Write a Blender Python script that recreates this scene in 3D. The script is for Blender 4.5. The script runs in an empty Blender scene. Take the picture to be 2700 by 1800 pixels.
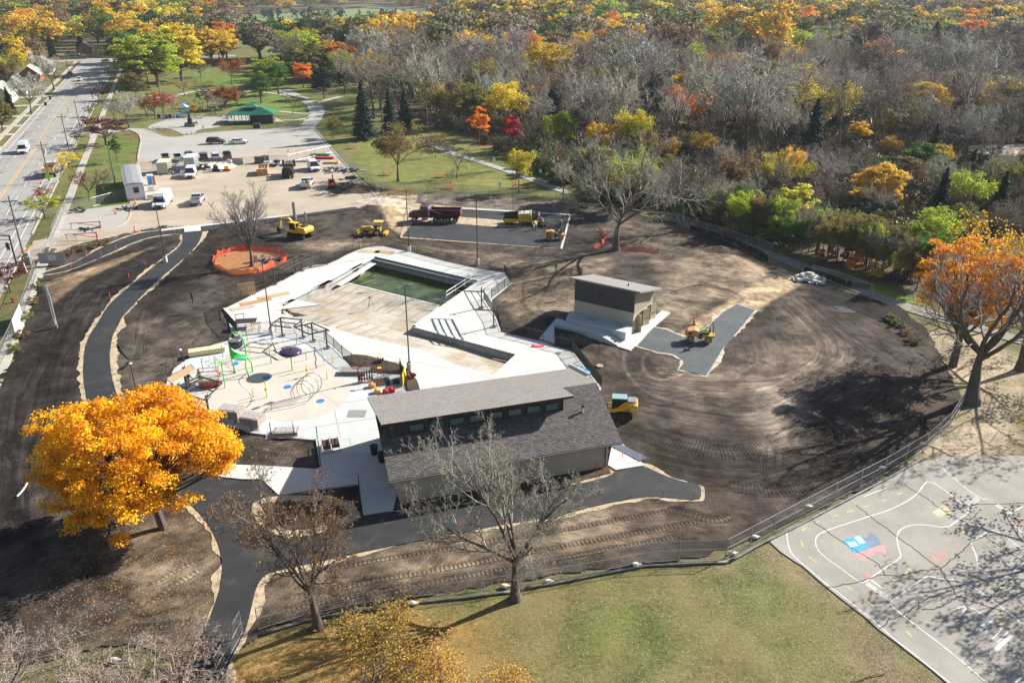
import bpy,bmesh,math,random
import numpy as np
from mathutils import Vector,Matrix,Euler
from mathutils.geometry import tessellate_polygon
R = random.Random(7)
NR = np.random.RandomState(11)
PI = math.pi
scn = bpy.context.scene
COL = scn.collection
# ---------------------------------------------------------------- camera
FPX,CX,CY,HC = 2120.0,1345.0,900.0,40.0
PITCH = math.atan(950 / 2120)
SP,CP = math.sin(PITCH),math.cos(PITCH)
cam = bpy.data.cameras.new('camera'); co = bpy.data.objects.new('camera',cam); COL.objects.link(co)
co.location = (0,0,HC); co.rotation_euler = (PI / 2 - PITCH,0,0)
cam.sensor_width = 36; cam.lens = FPX / 2700 * 36; cam.clip_start = .5; cam.clip_end = 9000
cam.shift_x = (1350 - CX) / 2700
scn.camera = co
# ---------------------------------------------------------------- sky and sun
SUN_EL = math.radians(31); SUN_AZ = math.radians(31)       # azimuth measured from +X towards +Y
w = bpy.data.worlds.new('World'); scn.world = w; w.use_nodes = True
nt = w.node_tree; bg = nt.nodes['Background']; sk = nt.nodes.new('ShaderNodeTexSky')
sk.sky_type = 'NISHITA'; sk.sun_disc = False; sk.sun_elevation = SUN_EL; sk.sun_rotation = PI / 2 - SUN_AZ
nt.links.new(sk.outputs[0],bg.inputs[0]); bg.inputs[1].default_value = .058
sl = bpy.data.lights.new('sun','SUN'); sl.energy = 5.0; sl.angle = math.radians(.5); sl.color = (1,.95,.87)
so = bpy.data.objects.new('sun',sl); COL.objects.link(so)
sd = Vector((math.cos(SUN_EL) * math.cos(SUN_AZ),math.cos(SUN_EL) * math.sin(SUN_AZ),math.sin(SUN_EL)))
so.rotation_euler = sd.to_track_quat('Z','Y').to_euler(); so.location = (60,60,120)
scn.view_settings.view_transform = 'Standard'; scn.view_settings.look = 'None'
scn.view_settings.exposure = 1.0; scn.view_settings.gamma = 1; scn.view_settings.use_curve_mapping = False
scn.render.engine = 'CYCLES'
scn.cycles.max_bounces = 6; scn.cycles.transparent_max_bounces = 12; scn.cycles.volume_bounces = 0
# ---------------------------------------------------------------- helpers
def g(u,v,z=0.0):
    "pixel of the 2700x1800 photograph -> point at height z"
    x = (u - CX) / FPX; y = (v - CY) / FPX
    t = (HC - z) / (SP + y * CP)
    return Vector((x * t,(CP - y * SP) * t,z))
def proj(p):
    dn = HC - p[2]; d = p[1] * CP + dn * SP
    return CX + FPX * p[0] / d,CY + FPX * (dn * CP - p[1] * SP) / d
def hgt(ub,vb,vt,z0=0):
    b = g(ub,vb,z0); lo,hi = z0,39.
    for _ in range(40):
        m = (lo + hi) / 2
        if proj((b.x,b.y,m))[1] > vt: lo = m
        else: hi = m
    return lo - z0
MATS = {}
def srgb(h):
    c = [int(h[i:i + 2],16) / 255 for i in (0,2,4)]
    return tuple((x / 12.92 if x < .04 else ((x + .055) / 1.055) ** 2.4) for x in c)
class NT:
    def __init__(s,name):
        s.m = bpy.data.materials.new(name); s.m.use_nodes = True; s.t = s.m.node_tree
        s.b = s.t.nodes['Principled BSDF']; s.out = s.t.nodes['Material Output']
    def n(s,typ,ins=None,**kw):
        nd = s.t.nodes.new('ShaderNode' + typ)
        for k,v in kw.items(): setattr(nd,k,v)
        for k,v in (ins or {}).items(): s.set(nd.inputs[k],v)
        return nd
    def set(s,sock,v):
        if isinstance(v,bpy.types.NodeSocket): s.t.links.new(v,sock)
        elif isinstance(v,bpy.types.Node): s.t.links.new(v.outputs[0],sock)
        else:
            if isinstance(v,tuple) and len(v) == 3 and sock.type == 'RGBA': v = v + (1,)
            sock.default_value = v
    def math(s,op,a,b=0.0,c=0.0,clamp=False):
        nd = s.n('Math',operation=op,use_clamp=clamp)
        s.set(nd.inputs[0],a); s.set(nd.inputs[1],b); s.set(nd.inputs[2],c); return nd.outputs[0]
    def mix(s,f,a,b,mode='MIX'):
        nd = s.n('Mix',data_type='RGBA',blend_type=mode)
        s.set(nd.inputs[0],f); s.set(nd.inputs[6],a); s.set(nd.inputs[7],b); return nd.outputs[2]
    def noise(s,vec,scale,detail=4,rough=.6,col=False):
        nd = s.n('TexNoise',{'Vector': vec,'Scale': scale,'Detail': detail,'Roughness': rough})
        return nd.outputs[1 if col else 0]
    def ramp(s,f,a,b):
        nd = s.n('MapRange',{'Value': f,'From Min': a,'From Max': b}); return nd.outputs[0]
    def bump(s,h,strength=.5,dist=.05):
        nd = s.n('Bump',{'Height': h,'Strength': strength,'Distance': dist}); s.set(s.b.inputs['Normal'],nd.outputs[0])
def mat(name,col,rough=.75,var=.18,scale=3.,bump=0.,bscale=30.,metal=0.,spec=.4,coord='Object',dirt=0.):
    if name in MATS: return MATS[name]
    if isinstance(col,str): col = srgb(col)
    t = NT(name); tc = t.n('TexCoord'); v = tc.outputs[coord]
    n1 = t.noise(v,scale,5); n2 = t.noise(v,scale * 7,3)
    f = t.math('ADD',t.math('MULTIPLY',n1,.65),t.math('MULTIPLY',n2,.35))
    lo = tuple(c * (1 - var) for c in col); hi = tuple(min(1,c * (1 + var)) for c in col)
    c = t.mix(t.ramp(f,.3,.7),lo,hi)
    if dirt: c = t.mix(t.math('MULTIPLY',t.ramp(t.noise(v,scale * .7,6),.5,.75),dirt),c,(.1,.08,.06))
    t.set(t.b.inputs['Base Color'],c); t.set(t.b.inputs['Roughness'],rough); t.set(t.b.inputs['Metallic'],metal)
    t.set(t.b.inputs['Specular IOR Level'],spec)
    if bump: t.bump(t.noise(v,bscale,3),bump,.03)
    MATS[name] = t.m; return t.m
class MB:
    "collects geometry of ONE mesh"
    def __init__(s): s.v = []; s.f = []
    def add(s,vs,fs):
        o = len(s.v); s.v += [tuple(v) for v in vs]; s.f += [tuple(i + o for i in f) for f in fs]; return s
    def box(s,x0,x1,y0,y1,z0,z1,m=None):
        vs = [Vector((x,y,z)) for z in (z0,z1) for y in (y0,y1) for x in (x0,x1)]
        if m: vs = [m @ v for v in vs]
        return s.add(vs,[(0,2,3,1),(4,5,7,6),(0,1,5,4),(2,6,7,3),(0,4,6,2),(1,3,7,5)])
    def bar(s,a,b,w,h=None,up=(0,0,1)):
        a = Vector(a); b = Vector(b); h = h or w; d = b - a
        if d.length < 1e-5: return s
        d.normalize(); u = Vector(up)
        if abs(d.dot(u)) > .98: u = Vector((0,1,0))
        x = d.cross(u).normalized(); y = x.cross(d)
        vs = [p + x * i * w / 2 + y * j * h / 2 for p in (a,b) for i,j in ((-1,-1),(1,-1),(1,1),(-1,1))]
        return s.add(vs,[(3,2,1,0),(4,5,6,7),(0,1,5,4),(1,2,6,5),(2,3,7,6),(3,0,4,7)])
    def tube(s,pts,rad,n=8,cap=True):
        pts = [Vector(p) for p in pts]; k = len(pts)
        rad = [rad] * k if not hasattr(rad,'__len__') else rad
        vs = []; fs = []; x = None
        for i,p in enumerate(pts):
            d = (pts[min(i + 1,k - 1)] - pts[max(i - 1,0)]).normalized()
            if x is None:
                u = Vector((0,0,1)) if abs(d.z) < .9 else Vector((1,0,0)); x = d.cross(u).normalized()
            else: x = (x - d * x.dot(d)).normalized()
            y = d.cross(x)
            vs += [p + (x * math.cos(2 * PI * j / n) + y * math.sin(2 * PI * j / n)) * rad[i] for j in range(n)]
        for i in range(k - 1):
            for j in range(n):
                q = (j + 1) % n; fs.append((i * n + j,i * n + q,(i + 1) * n + q,(i + 1) * n + j))
        if cap: fs += [tuple(range(n))[::-1],tuple(range((k - 1) * n,k * n))]
        return s.add(vs,fs)
    def cyl(s,a,b,r,n=14): return s.tube([a,b],r,n)
    def ring(s,c,r,t,n=20,ax='z'):
        pts = []
        for i in range(n + 1):
            q = 2 * PI * i / n; x,y = r * math.cos(q),r * math.sin(q)
            pts.append(Vector(c) + Vector((x,y,0) if ax == 'z' else (x,0,y) if ax == 'y' else (0,x,y)))
        return s.tube(pts,t,6,False)
    def ell(s,c,rx,ry,rz,n=14,m=8):
        vs = [(c[0],c[1],c[2] + rz)]; fs = []
        for i in range(1,m):
            a = PI * i / m
            for j in range(n):
                b = 2 * PI * j / n
                vs.append((c[0] + rx * math.sin(a) * math.cos(b),c[1] + ry * math.sin(a) * math.sin(b),c[2] + rz * math.cos(a)))
        vs.append((c[0],c[1],c[2] - rz)); L = len(vs) - 1
        for j in range(n):
            fs.append((0,1 + j,1 + (j + 1) % n)); fs.append((L,L - n + (j + 1) % n,L - n + j))
            for i in range(m - 2):
                a = 1 + i * n; fs.append((a + j,a + n + j,a + n + (j + 1) % n,a + (j + 1) % n))
        return s.add(vs,fs)
    def prism(s,poly,z0,z1):
        n = len(poly); p3 = [Vector((p[0],p[1],0)) for p in poly]
        ar = sum(p3[i].x * p3[(i + 1) % n].y - p3[(i + 1) % n].x * p3[i].y for i in range(n))
        if ar < 0: p3 = p3[::-1]
        zt = z1 if callable(z1) else (lambda x,y: z1)
        tri = tessellate_polygon([p3])
        vs = [(p.x,p.y,z0) for p in p3] + [(p.x,p.y,zt(p.x,p.y)) for p in p3]; fs = []
        for t in tri:
            a,b,c = [p3[i] for i in t]
            if (b - a).cross(c - a).z < 0: t = t[::-1]
            fs.append(tuple(i + n for i in t)); fs.append(tuple(t[::-1]))
        fs += [(i,(i + 1) % n,(i + 1) % n + n,i + n) for i in range(n)]
        return s.add(vs,fs)
    def side(s,prof,y0,y1,wf=None):
        "profile in xz extruded across y; wf(z)=half width factor"
        n = len(prof); wf = wf or (lambda x,z: 1)
        vs = [(x,y * wf(x,z),z) for y in (y0,y1) for x,z in prof]
        tri = tessellate_polygon([[Vector((x,z,0)) for x,z in prof]])
        fs = [(i,(i + 1) % n,(i + 1) % n + n,i + n) for i in range(n)]
        fs += [tuple(t) for t in tri] + [tuple(i + n for i in t[::-1]) for t in tri]
        return s.add(vs,fs)
    def build(s,name,m,parent=None,label=None,smooth=False,loc=None,bevel=0):
        me = bpy.data.meshes.new(name); me.from_pydata(s.v,[],s.f); me.validate()
        bm = bmesh.new(); bm.from_mesh(me); bmesh.ops.recalc_face_normals(bm,faces=bm.faces)
        if bevel:
            es = [e for e in bm.edges if len(e.link_faces) == 2 and e.calc_face_angle(0) > .5]
            bmesh.ops.bevel(bm,geom=es,offset=bevel,segments=1,affect='EDGES',clamp_overlap=True)
        bm.to_mesh(me); bm.free()
        if m: me.materials.append(m)
        if smooth: me.shade_smooth()
        return link(name,me,parent,label,loc)
def link(name,me,parent=None,label=None,loc=None):
    o = bpy.data.objects.new(name,me); COL.objects.link(o)
    if parent: o.parent = parent
    if label: o['label'] = label
    if loc is not None: o.location = loc
    return o
def thing(name,label,cat,loc=(0,0,0),rz=0.,group=None):
    o = bpy.data.objects.new(name,None); COL.objects.link(o); o.empty_display_size = .3
    o.location = loc; o.rotation_euler = (0,0,rz); return tag(o,label,cat,group)
def tag(o,label,cat,group=None):
    o['label'] = label; o['category'] = cat
    if group: o['group'] = group
    return o
def struct(o): o['kind'] = 'structure'; return o
def stuff(o,label=None,cat=None):
    o['kind'] = 'stuff'
    if label: o['label'] = label
    if cat: o['category'] = cat
    return o
KIDS = {}
def kids(o): return [c for c in o.children]
def dup(root,loc,rz=0.,label=None,group=None,sc=1.,color=None,cat=None):
    r = root.copy(); COL.objects.link(r); r.location = loc; r.rotation_euler = (0,0,rz); r.scale = (sc,sc,sc) if not hasattr(sc,'__len__') else sc
    if label: r['label'] = label
    if group: r['group'] = group
    if cat: r['category'] = cat
    for c in KIDS.setdefault(root.name,list(root.children)):
        n = c.copy(); COL.objects.link(n); n.parent = r
        if color and c.get('tint'): n.color = color
        for d in KIDS.setdefault(c.name,list(c.children)):
            m = d.copy(); COL.objects.link(m); m.parent = n
            if color and d.get('tint'): m.color = color
    return r
def px(pts,k=1.,z=0.): return [g(u * k,v * k,z) for u,v in pts]
def resample(pts,step,closed=True):
    out = []; n = len(pts)
    for i in range(n if closed else n - 1):
        a = Vector(pts[i][:2]); b = Vector(pts[(i + 1) % n][:2]); k = max(1,int((b - a).length / step))
        out += [a.lerp(b,j / k) for j in range(k)]
    if not closed: out.append(Vector(pts[-1][:2]))
    return out
def smooth(pts,it=1,closed=True):
    pts = [Vector(p[:2]) for p in pts]
    for _ in range(it):
        out = []; n = len(pts)
        rng = range(n if closed else n - 1)
        if not closed: out.append(pts[0])
        for i in rng:
            a,b = pts[i],pts[(i + 1) % n]; out += [a.lerp(b,.25),a.lerp(b,.75)]
        if not closed: out.append(pts[-1])
        pts = out
    return pts
def offset(poly,d,jit=0.,step=.6,seed=1):
    p = resample(poly,step); n = len(p); ar = sum(p[i].x * p[(i + 1) % n].y - p[(i + 1) % n].x * p[i].y for i in range(n))
    s = 1 if ar > 0 else -1; rr = random.Random(seed); out = []; nz = [rr.uniform(-1,1) for _ in range(n)]
    nz = [(nz[i - 1] + nz[i] * 2 + nz[(i + 1) % n]) / 4 for i in range(n)]
    for i in range(n):
        t = (p[(i + 1) % n] - p[i - 1]); t = t.normalized() if t.length > 1e-6 else Vector((1,0))
        out.append(p[i] + Vector((t.y,-t.x)) * s * (d + jit * nz[i]))
    return out
def sheet(name,poly,z,th,m,parent=None,jit=0.,label=None):
    if jit: poly = offset(poly,0,jit)
    return MB().prism(poly,z - th,z).build(name,m,parent,label)
def clip_cell(poly,x0,x1,y0,y1):
    def cut(ps,f,ins):
        out = []
        for i in range(len(ps)):
            a,b = ps[i - 1],ps[i]
            if ins(b):
                if not ins(a): out.append(f(a,b))
                out.append(b)
            elif ins(a): out.append(f(a,b))
        return out
    def fx(c): return lambda a,b: (c,a[1] + (b[1] - a[1]) * (c - a[0]) / (b[0] - a[0]))
    def fy(c): return lambda a,b: (a[0] + (b[0] - a[0]) * (c - a[1]) / (b[1] - a[1]),c)
    for f,ins in ((fx(x0),lambda p: p[0] >= x0),(fx(x1),lambda p: p[0] <= x1),(fy(y0),lambda p: p[1] >= y0),(fy(y1),lambda p: p[1] <= y1)):
        if len(poly) < 3: return []
        poly = cut(poly,f,ins)
    return poly
def slabs(name,poly,ang,dx,dy,gap,z,th,m,parent,zf=None):
    "splits a polygon into separately built slabs"
    ca,sa = math.cos(ang),math.sin(ang)
    q = [(p[0] * ca + p[1] * sa,-p[0] * sa + p[1] * ca) for p in poly]
    x0 = min(p[0] for p in q); x1 = max(p[0] for p in q); y0 = min(p[1] for p in q); y1 = max(p[1] for p in q)
    for i in range(int((x1 - x0) / dx) + 1):
        for j in range(int((y1 - y0) / dy) + 1):
            c = clip_cell(q,x0 + i * dx + gap,x0 + (i + 1) * dx - gap,y0 + j * dy + gap,y0 + (j + 1) * dy - gap)
            c2 = []
            for p in c:
                if not c2 or math.hypot(p[0] - c2[-1][0],p[1] - c2[-1][1]) > .01: c2.append(p)
            if len(c2) > 3 and math.hypot(c2[0][0] - c2[-1][0],c2[0][1] - c2[-1][1]) < .01: c2.pop()
            if len(c2) < 3: continue
            ar = abs(sum(c2[k - 1][0] * c2[k][1] - c2[k][0] * c2[k - 1][1] for k in range(len(c2)))) / 2
            if ar < .08: continue
            w2 = [(p[0] * ca - p[1] * sa,p[0] * sa + p[1] * ca) for p in c2]
            zz = z + R.uniform(-.003,.003)
            o = MB().prism(w2,z - th if not zf else -1.6,(lambda x,y: zf(x,y) + zz) if zf else zz).build(name,m,parent)
def vnoise(x,y,sc,seed=0):
    x = np.asarray(x) / sc + 1000.3; y = np.asarray(y) / sc + 1000.7
    xi = np.floor(x).astype(int); yi = np.floor(y).astype(int); fx = x - xi; fy = y - yi
    def h(a,b):
        n = (a * 374761393 + b * 668265263 + seed * 1442695) & 0x7fffffff
        n = ((n ^ (n >> 13)) * 1274126177) & 0x7fffffff
        return ((n ^ (n >> 16)) & 0xffff) / 65535.
    fx = fx * fx * (3 - 2 * fx); fy = fy * fy * (3 - 2 * fy)
    return (h(xi,yi) * (1 - fx) + h(xi + 1,yi) * fx) * (1 - fy) + (h(xi,yi + 1) * (1 - fx) + h(xi + 1,yi + 1) * fx) * fy
def fbm(x,y,sc,seed=0,o=4):
    s = 0; a = 1; t = 0
    for i in range(o): s = s + a * vnoise(x,y,sc / 2 ** i,seed + i * 7); t += a; a *= .55
    return s / t
def inpoly(x,y,poly):
    c = np.zeros(x.shape,bool); n = len(poly)
    for i in range(n):
        x0,y0 = poly[i][0],poly[i][1]; x1,y1 = poly[i - 1][0],poly[i - 1][1]
        if y0 == y1: continue
        c ^= ((y0 > y) != (y1 > y)) & (x < (x1 - x0) * (y - y0) / (y1 - y0) + x0)
    return c
def segdist(x,y,pts):
    "distance, signed side offset and length along a polyline"
    best = np.full(x.shape,1e9); sg = np.zeros(x.shape); al = np.zeros(x.shape); L = 0.
    for i in range(len(pts) - 1):
        ax,ay = pts[i][0],pts[i][1]; bx,by = pts[i + 1][0],pts[i + 1][1]; dx,dy = bx - ax,by - ay; l = math.hypot(dx,dy)
        if l < 1e-4: continue
        t = np.clip(((x - ax) * dx + (y - ay) * dy) / l / l,0,1)
        ex = x - ax - t * dx; ey = y - ay - t * dy; d = np.hypot(ex,ey); m = d < best
        best = np.where(m,d,best); sg = np.where(m,np.sign(dx * ey - dy * ex) * d,sg); al = np.where(m,L + t * l,al); L += l
    return best,sg,al
# ---------------------------------------------------------------- ground materials
def m_soil():
    t = NT('soil'); v = t.n('NewGeometry').outputs['Position']
    col = t.n('Attribute',attribute_name='col').outputs['Color']; fl = t.n('Attribute',attribute_name='flow').outputs['Vector']
    sx = t.n('SeparateXYZ',{0: fl}); al,si,mk = sx.outputs
    tr = t.n('Attribute',attribute_name='tread').outputs['Fac']
    n1 = t.noise(v,1.1,8,.7); n2 = t.noise(v,7,5,.7); n3 = t.noise(v,26,3)
    fv = t.n('CombineXYZ',{0: t.math('MULTIPLY',al,.22),1: t.math('MULTIPLY',si,5.)})
    st = t.noise(fv,1.0,6,.8)
    fv2 = t.n('CombineXYZ',{0: t.math('MULTIPLY',al,.1),1: t.math('MULTIPLY',si,1.6)})
    st = t.math('ADD',t.math('MULTIPLY',st,.55),t.math('MULTIPLY',t.noise(fv2,1.0,3,.6),.45))
    st = t.ramp(st,.41,.60)
    base = t.math('ADD',t.math('MULTIPLY',n1,.5),t.math('ADD',t.math('MULTIPLY',n2,.3),t.math('MULTIPLY',n3,.2)))
    base = t.ramp(base,.36,.66)
    f = t.n('Mix',{0: t.math('MULTIPLY',mk,.8),2: base,3: st}).outputs[0]
    c = t.mix(f,t.mix(1.,col,(.20,.19,.185),'MULTIPLY'),t.mix(1.,col,(1.8,1.75,1.72),'MULTIPLY'))
    # pale clods and leaf flecks
    vo = t.n('TexVoronoi',{'Vector': v,'Scale': 2.6}); vd = vo.outputs['Distance']; vc = t.n('SeparateColor',{0: vo.outputs['Color']})
    fleck = t.math('MULTIPLY',t.math('LESS_THAN',vd,.13),t.math('GREATER_THAN',vc.outputs[0],.55))
    fleck = t.math('MULTIPLY',fleck,t.ramp(t.noise(v,.11,3),.45,.6))
    c = t.mix(t.math('MULTIPLY',fleck,.6),c,(.42,.34,.27))
    lf = t.n('Attribute',attribute_name='leaf').outputs['Fac']
    v3 = t.n('TexVoronoi',{'Vector': v,'Scale': 5.5}); f3 = t.math('MULTIPLY',t.math('LESS_THAN',v3.outputs['Distance'],.34),lf)
    v3c = t.n('SeparateColor',{0: v3.outputs['Color']})
    c = t.mix(t.math('MULTIPLY',f3,t.math('LESS_THAN',v3c.outputs[1],.6)),c,t.mix(v3c.outputs[0],(.30,.11,.03),(.62,.38,.14)))
    t.set(t.b.inputs['Base Color'],c); t.set(t.b.inputs['Roughness'],.95); t.set(t.b.inputs['Specular IOR Level'],.15)
    # tread bars pressed into the soil
    sn = t.math('SINE',t.math('MULTIPLY',al,2 * PI / .34)); sn = t.math('MULTIPLY',t.ramp(sn,-.2,.6),tr)
    hgtv = t.math('ADD',t.math('MULTIPLY',f,.5),t.math('ADD',t.math('MULTIPLY',n2,.6),t.math('MULTIPLY',sn,.8)))
    t.bump(hgtv,1.,.16)
    MATS['soil'] = t.m
m_soil()
def m_turf():
    t = NT('turf'); v = t.n('NewGeometry').outputs['Position']
    col = t.n('Attribute',attribute_name='col').outputs['Color']
    n1 = t.noise(v,.35,6,.65); n2 = t.noise(v,3.5,6,.75); n3 = t.noise(v,16,3)
    f = t.ramp(t.math('ADD',t.math('MULTIPLY',n1,.3),t.math('ADD',t.math('MULTIPLY',n2,.35),t.math('MULTIPLY',t.noise(v,9,4,.8),.35))),.41,.59)
    c = t.mix(f,t.mix(1.,col,(.32,.42,.32),'MULTIPLY'),t.mix(1.,col,(1.8,1.6,1.7),'MULTIPLY'))
    dry = t.ramp(t.math('ADD',t.math('MULTIPLY',t.noise(v,2.2,8,.85),.6),t.math('MULTIPLY',t.noise(v,.18,4),.4)),.46,.6)
    c = t.mix(t.math('MULTIPLY',dry,.75),c,(.24,.19,.08))
    lf = t.n('Attribute',attribute_name='leaf').outputs['Fac']
    vo = t.n('TexVoronoi',{'Vector': v,'Scale': 7.5}); d = vo.outputs['Distance']; vc = t.n('SeparateColor',{0: vo.outputs['Color']})
    m = t.math('MULTIPLY',t.math('LESS_THAN',d,.22),t.math('LESS_THAN',vc.outputs[1],lf))
    c = t.mix(m,c,t.mix(vc.outputs[0],(.26,.15,.08),(.66,.56,.48)))
    t.set(t.b.inputs['Base Color'],c); t.set(t.b.inputs['Roughness'],.9); t.set(t.b.inputs['Specular IOR Level'],.15)
    t.bump(t.math('ADD',n2,t.math('MULTIPLY',n3,.8)),.8,.1); MATS['turf'] = t.m
m_turf()
def m_pave(name,a,b,sc=.5,rough=.85,joint=None,crack=False,streak=None,spec=.25,bumps=.15):
    t = NT(name); v = t.n('NewGeometry').outputs['Position']
    n = t.math('ADD',t.math('MULTIPLY',t.noise(v,sc,6,.65),.65),t.math('MULTIPLY',t.noise(v,14,4,.8),.35))
    c = t.mix(t.ramp(n,.34,.66),a,b)
    gr = t.noise(v,45,2)
    c = t.mix(t.math('MULTIPLY',t.ramp(gr,.3,.7),.25),c,t.mix(1.,c,(.55,.55,.55),'MULTIPLY'))
    if streak:
        r = t.n('VectorRotate',{'Vector': v,'Angle': streak},rotation_type='Z_AXIS'); s = t.n('VectorMath',{0: r,1: (.05,1.6,1)},operation='MULTIPLY')
        c = t.mix(t.math('MULTIPLY',t.ramp(t.noise(s,1.,5,.75),.35,.65),.5),c,t.mix(1.,c,(.55,.55,.55),'MULTIPLY')); c = t.mix(t.math('MULTIPLY',t.ramp(t.noise(v,.35,7,.75),.52,.72),.16),c,(.30,.25,.19))
    if crack:
        wv = t.n('VectorMath',{0: v,1: t.n('VectorMath',{0: t.noise(v,.8,4,.6,True),'Scale': 1.6},operation='SCALE')},operation='ADD')
        vo = t.n('TexVoronoi',{'Vector': wv,'Scale': crack},feature='DISTANCE_TO_EDGE')
        c = t.mix(t.math('MULTIPLY',t.math('LESS_THAN',vo.outputs['Distance'],.008),.7),c,(.07,.05,.035))
    if name[:4] == 'sand': c = t.mix(t.math('MULTIPLY',t.ramp(t.noise(v,1.1,7,.8),.48,.60),.75),c,(.15,.12,.09))
    if name == 'pool_concrete':
        st = t.math('MULTIPLY',t.ramp(t.noise(v,.42,6,.6),.53,.56),.6); c = t.mix(st,c,(.38,.29,.19)); c = t.mix(t.math('MULTIPLY',t.ramp(t.noise(v,1.4,5,.7),.5,.7),.35),c,(.44,.40,.34))
    t.set(t.b.inputs['Base Color'],c); t.set(t.b.inputs['Roughness'],rough); t.set(t.b.inputs['Specular IOR Level'],spec)
    t.bump(t.math('ADD',gr,t.math('MULTIPLY',n,.5)),bumps,.02); MATS[name] = t.m; return t.m
m_pave('new_asphalt',(.030,.031,.033),(.045,.046,.049),.4,.72,streak=.3,spec=.35)
m_pave('court_asphalt',(.040,.042,.046),(.055,.057,.062),.4,.7,streak=.25,spec=.35)
m_pave('drive_asphalt',(.09,.10,.105),(.13,.14,.145),.35,.6,streak=-1.,spec=.4)
m_pave('street_asphalt',(.30,.29,.27),(.40,.385,.36),.12,.9,crack=.07)
m_pave('lot_asphalt',(.36,.345,.31),(.46,.44,.40),.1,.9)
m_pave('yard_dust',(.36,.29,.21),(.52,.45,.36),.16,.95)
m_pave('play_asphalt',(.27,.25,.22),(.42,.395,.35),.25,.9)
m_pave('concrete',(.56,.55,.51),(.68,.67,.63),.25,.85)
m_pave('concrete_cool',(.50,.52,.51),(.60,.62,.61),.3,.8)
m_pave('splash_concrete',(.54,.48,.41),(.64,.58,.51),.35,.85)
m_pave('pool_concrete',(.30,.25,.18),(.60,.56,.50),.28,.8)
m_pave('old_concrete',(.40,.36,.30),(.52,.48,.42),.3,.9)
m_pave('trail_gravel',(.20,.17,.14),(.34,.31,.27),.6,.95)
m_pave('sand',(.46,.36,.23),(.62,.50,.34),.8,.95,bumps=.5)
m_pave('sand_pale',(.50,.43,.33),(.68,.62,.52),.8,.95,bumps=.5)
m_pave('mulch',(.05,.035,.025),(.12,.085,.06),2.,.95,bumps=1.)
m_pave('leaf_mulch',(.25,.09,.03),(.52,.27,.12),3.,.95,bumps=1.)
# ---------------------------------------------------------------- ground meshes
def grid_mesh(name,xs,ys,keep,height,mat_,attrs):
    X,Y = np.meshgrid(xs,ys); nx,ny = len(xs),len(ys); x = X.ravel(); y = Y.ravel()
    k = keep(x,y)
    kk = k.reshape(ny,nx); cell = kk[:-1,:-1] & kk[1:,:-1] & kk[:-1,1:] & kk[1:,1:]
    used = np.zeros((ny,nx),bool); used[:-1,:-1] |= cell; used[1:,:-1] |= cell; used[:-1,1:] |= cell; used[1:,1:] |= cell
    idx = np.full(ny * nx,-1); u = used.ravel(); idx[u] = np.arange(u.sum()); x = x[u]; y = y[u]
    j,i = np.nonzero(cell); a = j * nx + i
    F = np.stack([idx[a],idx[a + 1],idx[a + nx + 1],idx[a + nx]],1)
    at = attrs(x,y); z = height(x,y,at)
    me = bpy.data.meshes.new(name); me.vertices.add(len(x)); me.vertices.foreach_set('co',np.stack([x,y,z],1).ravel().astype(np.float32))
    me.loops.add(F.size); me.loops.foreach_set('vertex_index',F.ravel().astype(np.int32)); me.polygons.add(len(F))
    me.polygons.foreach_set('loop_start',np.arange(0,F.size,4,dtype=np.int32)); me.update(calc_edges=True)
    for nm,(ty,val) in at.items():
        if nm[0] == '_': continue
        A = me.attributes.new(nm,ty,'POINT')
        A.data.foreach_set({'FLOAT': 'value','FLOAT_VECTOR': 'vector','FLOAT_COLOR': 'color'}[ty],val.astype(np.float32).ravel())
    me.materials.append(MATS[mat_]); me.shade_smooth()
    return struct(link(name,me))
def zones(x,y,base,zl):
    c = np.tile(np.array(base,float),(len(x),1)); wob = (fbm(x,y,3.,5,4) - .5) * 2; wob2 = (fbm(x,y,14.,9,3) - .5) * 2
    for poly,colr,soft in zl:
        P = np.array([p[:2] for p in poly]); bx = (x > P[:,0].min() - 8) & (x < P[:,0].max() + 8) & (y > P[:,1].min() - 8) & (y < P[:,1].max() + 8)
        if not bx.any(): continue
        xx,yy = x[bx],y[bx]; d,_,_ = segdist(xx,yy,list(poly) + [poly[0]]); d = np.where(inpoly(xx,yy,poly),d,-d) + wob[bx] * soft * .9 + wob2[bx] * soft * .6
        f = np.clip(d / soft * .5 + .5,0,1)[:,None]; f = f * f * (3 - 2 * f); c[bx] = c[bx] * (1 - f) + np.array(colr) * f
    return c
K = 2700 / 2352
WORK = px([(-120,1100),(0,985),(30,960),(98,735),(103,724),(128,700),(130,672),(220,640),(350,612),(420,596),(500,596),(700,575),(960,545),(975,520),(1060,500),(1500,532),(1600,548),(1800,590),(1850,600),(2020,690),(2150,745),(2320,795),(2440,860),(2480,930),(2545,1060),(2530,1090),(2440,1180),(2300,1282),(1970,1432),(1840,1475),(1500,1512),(1000,1592),(700,1660),(660,1700),(560,1775),(330,1700),(0,1765),(-160,1790)])
D_,MI,TN,SA = (.028,.025,.023),(.078,.065,.055),(.30,.235,.165),(.50,.39,.25)
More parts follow.
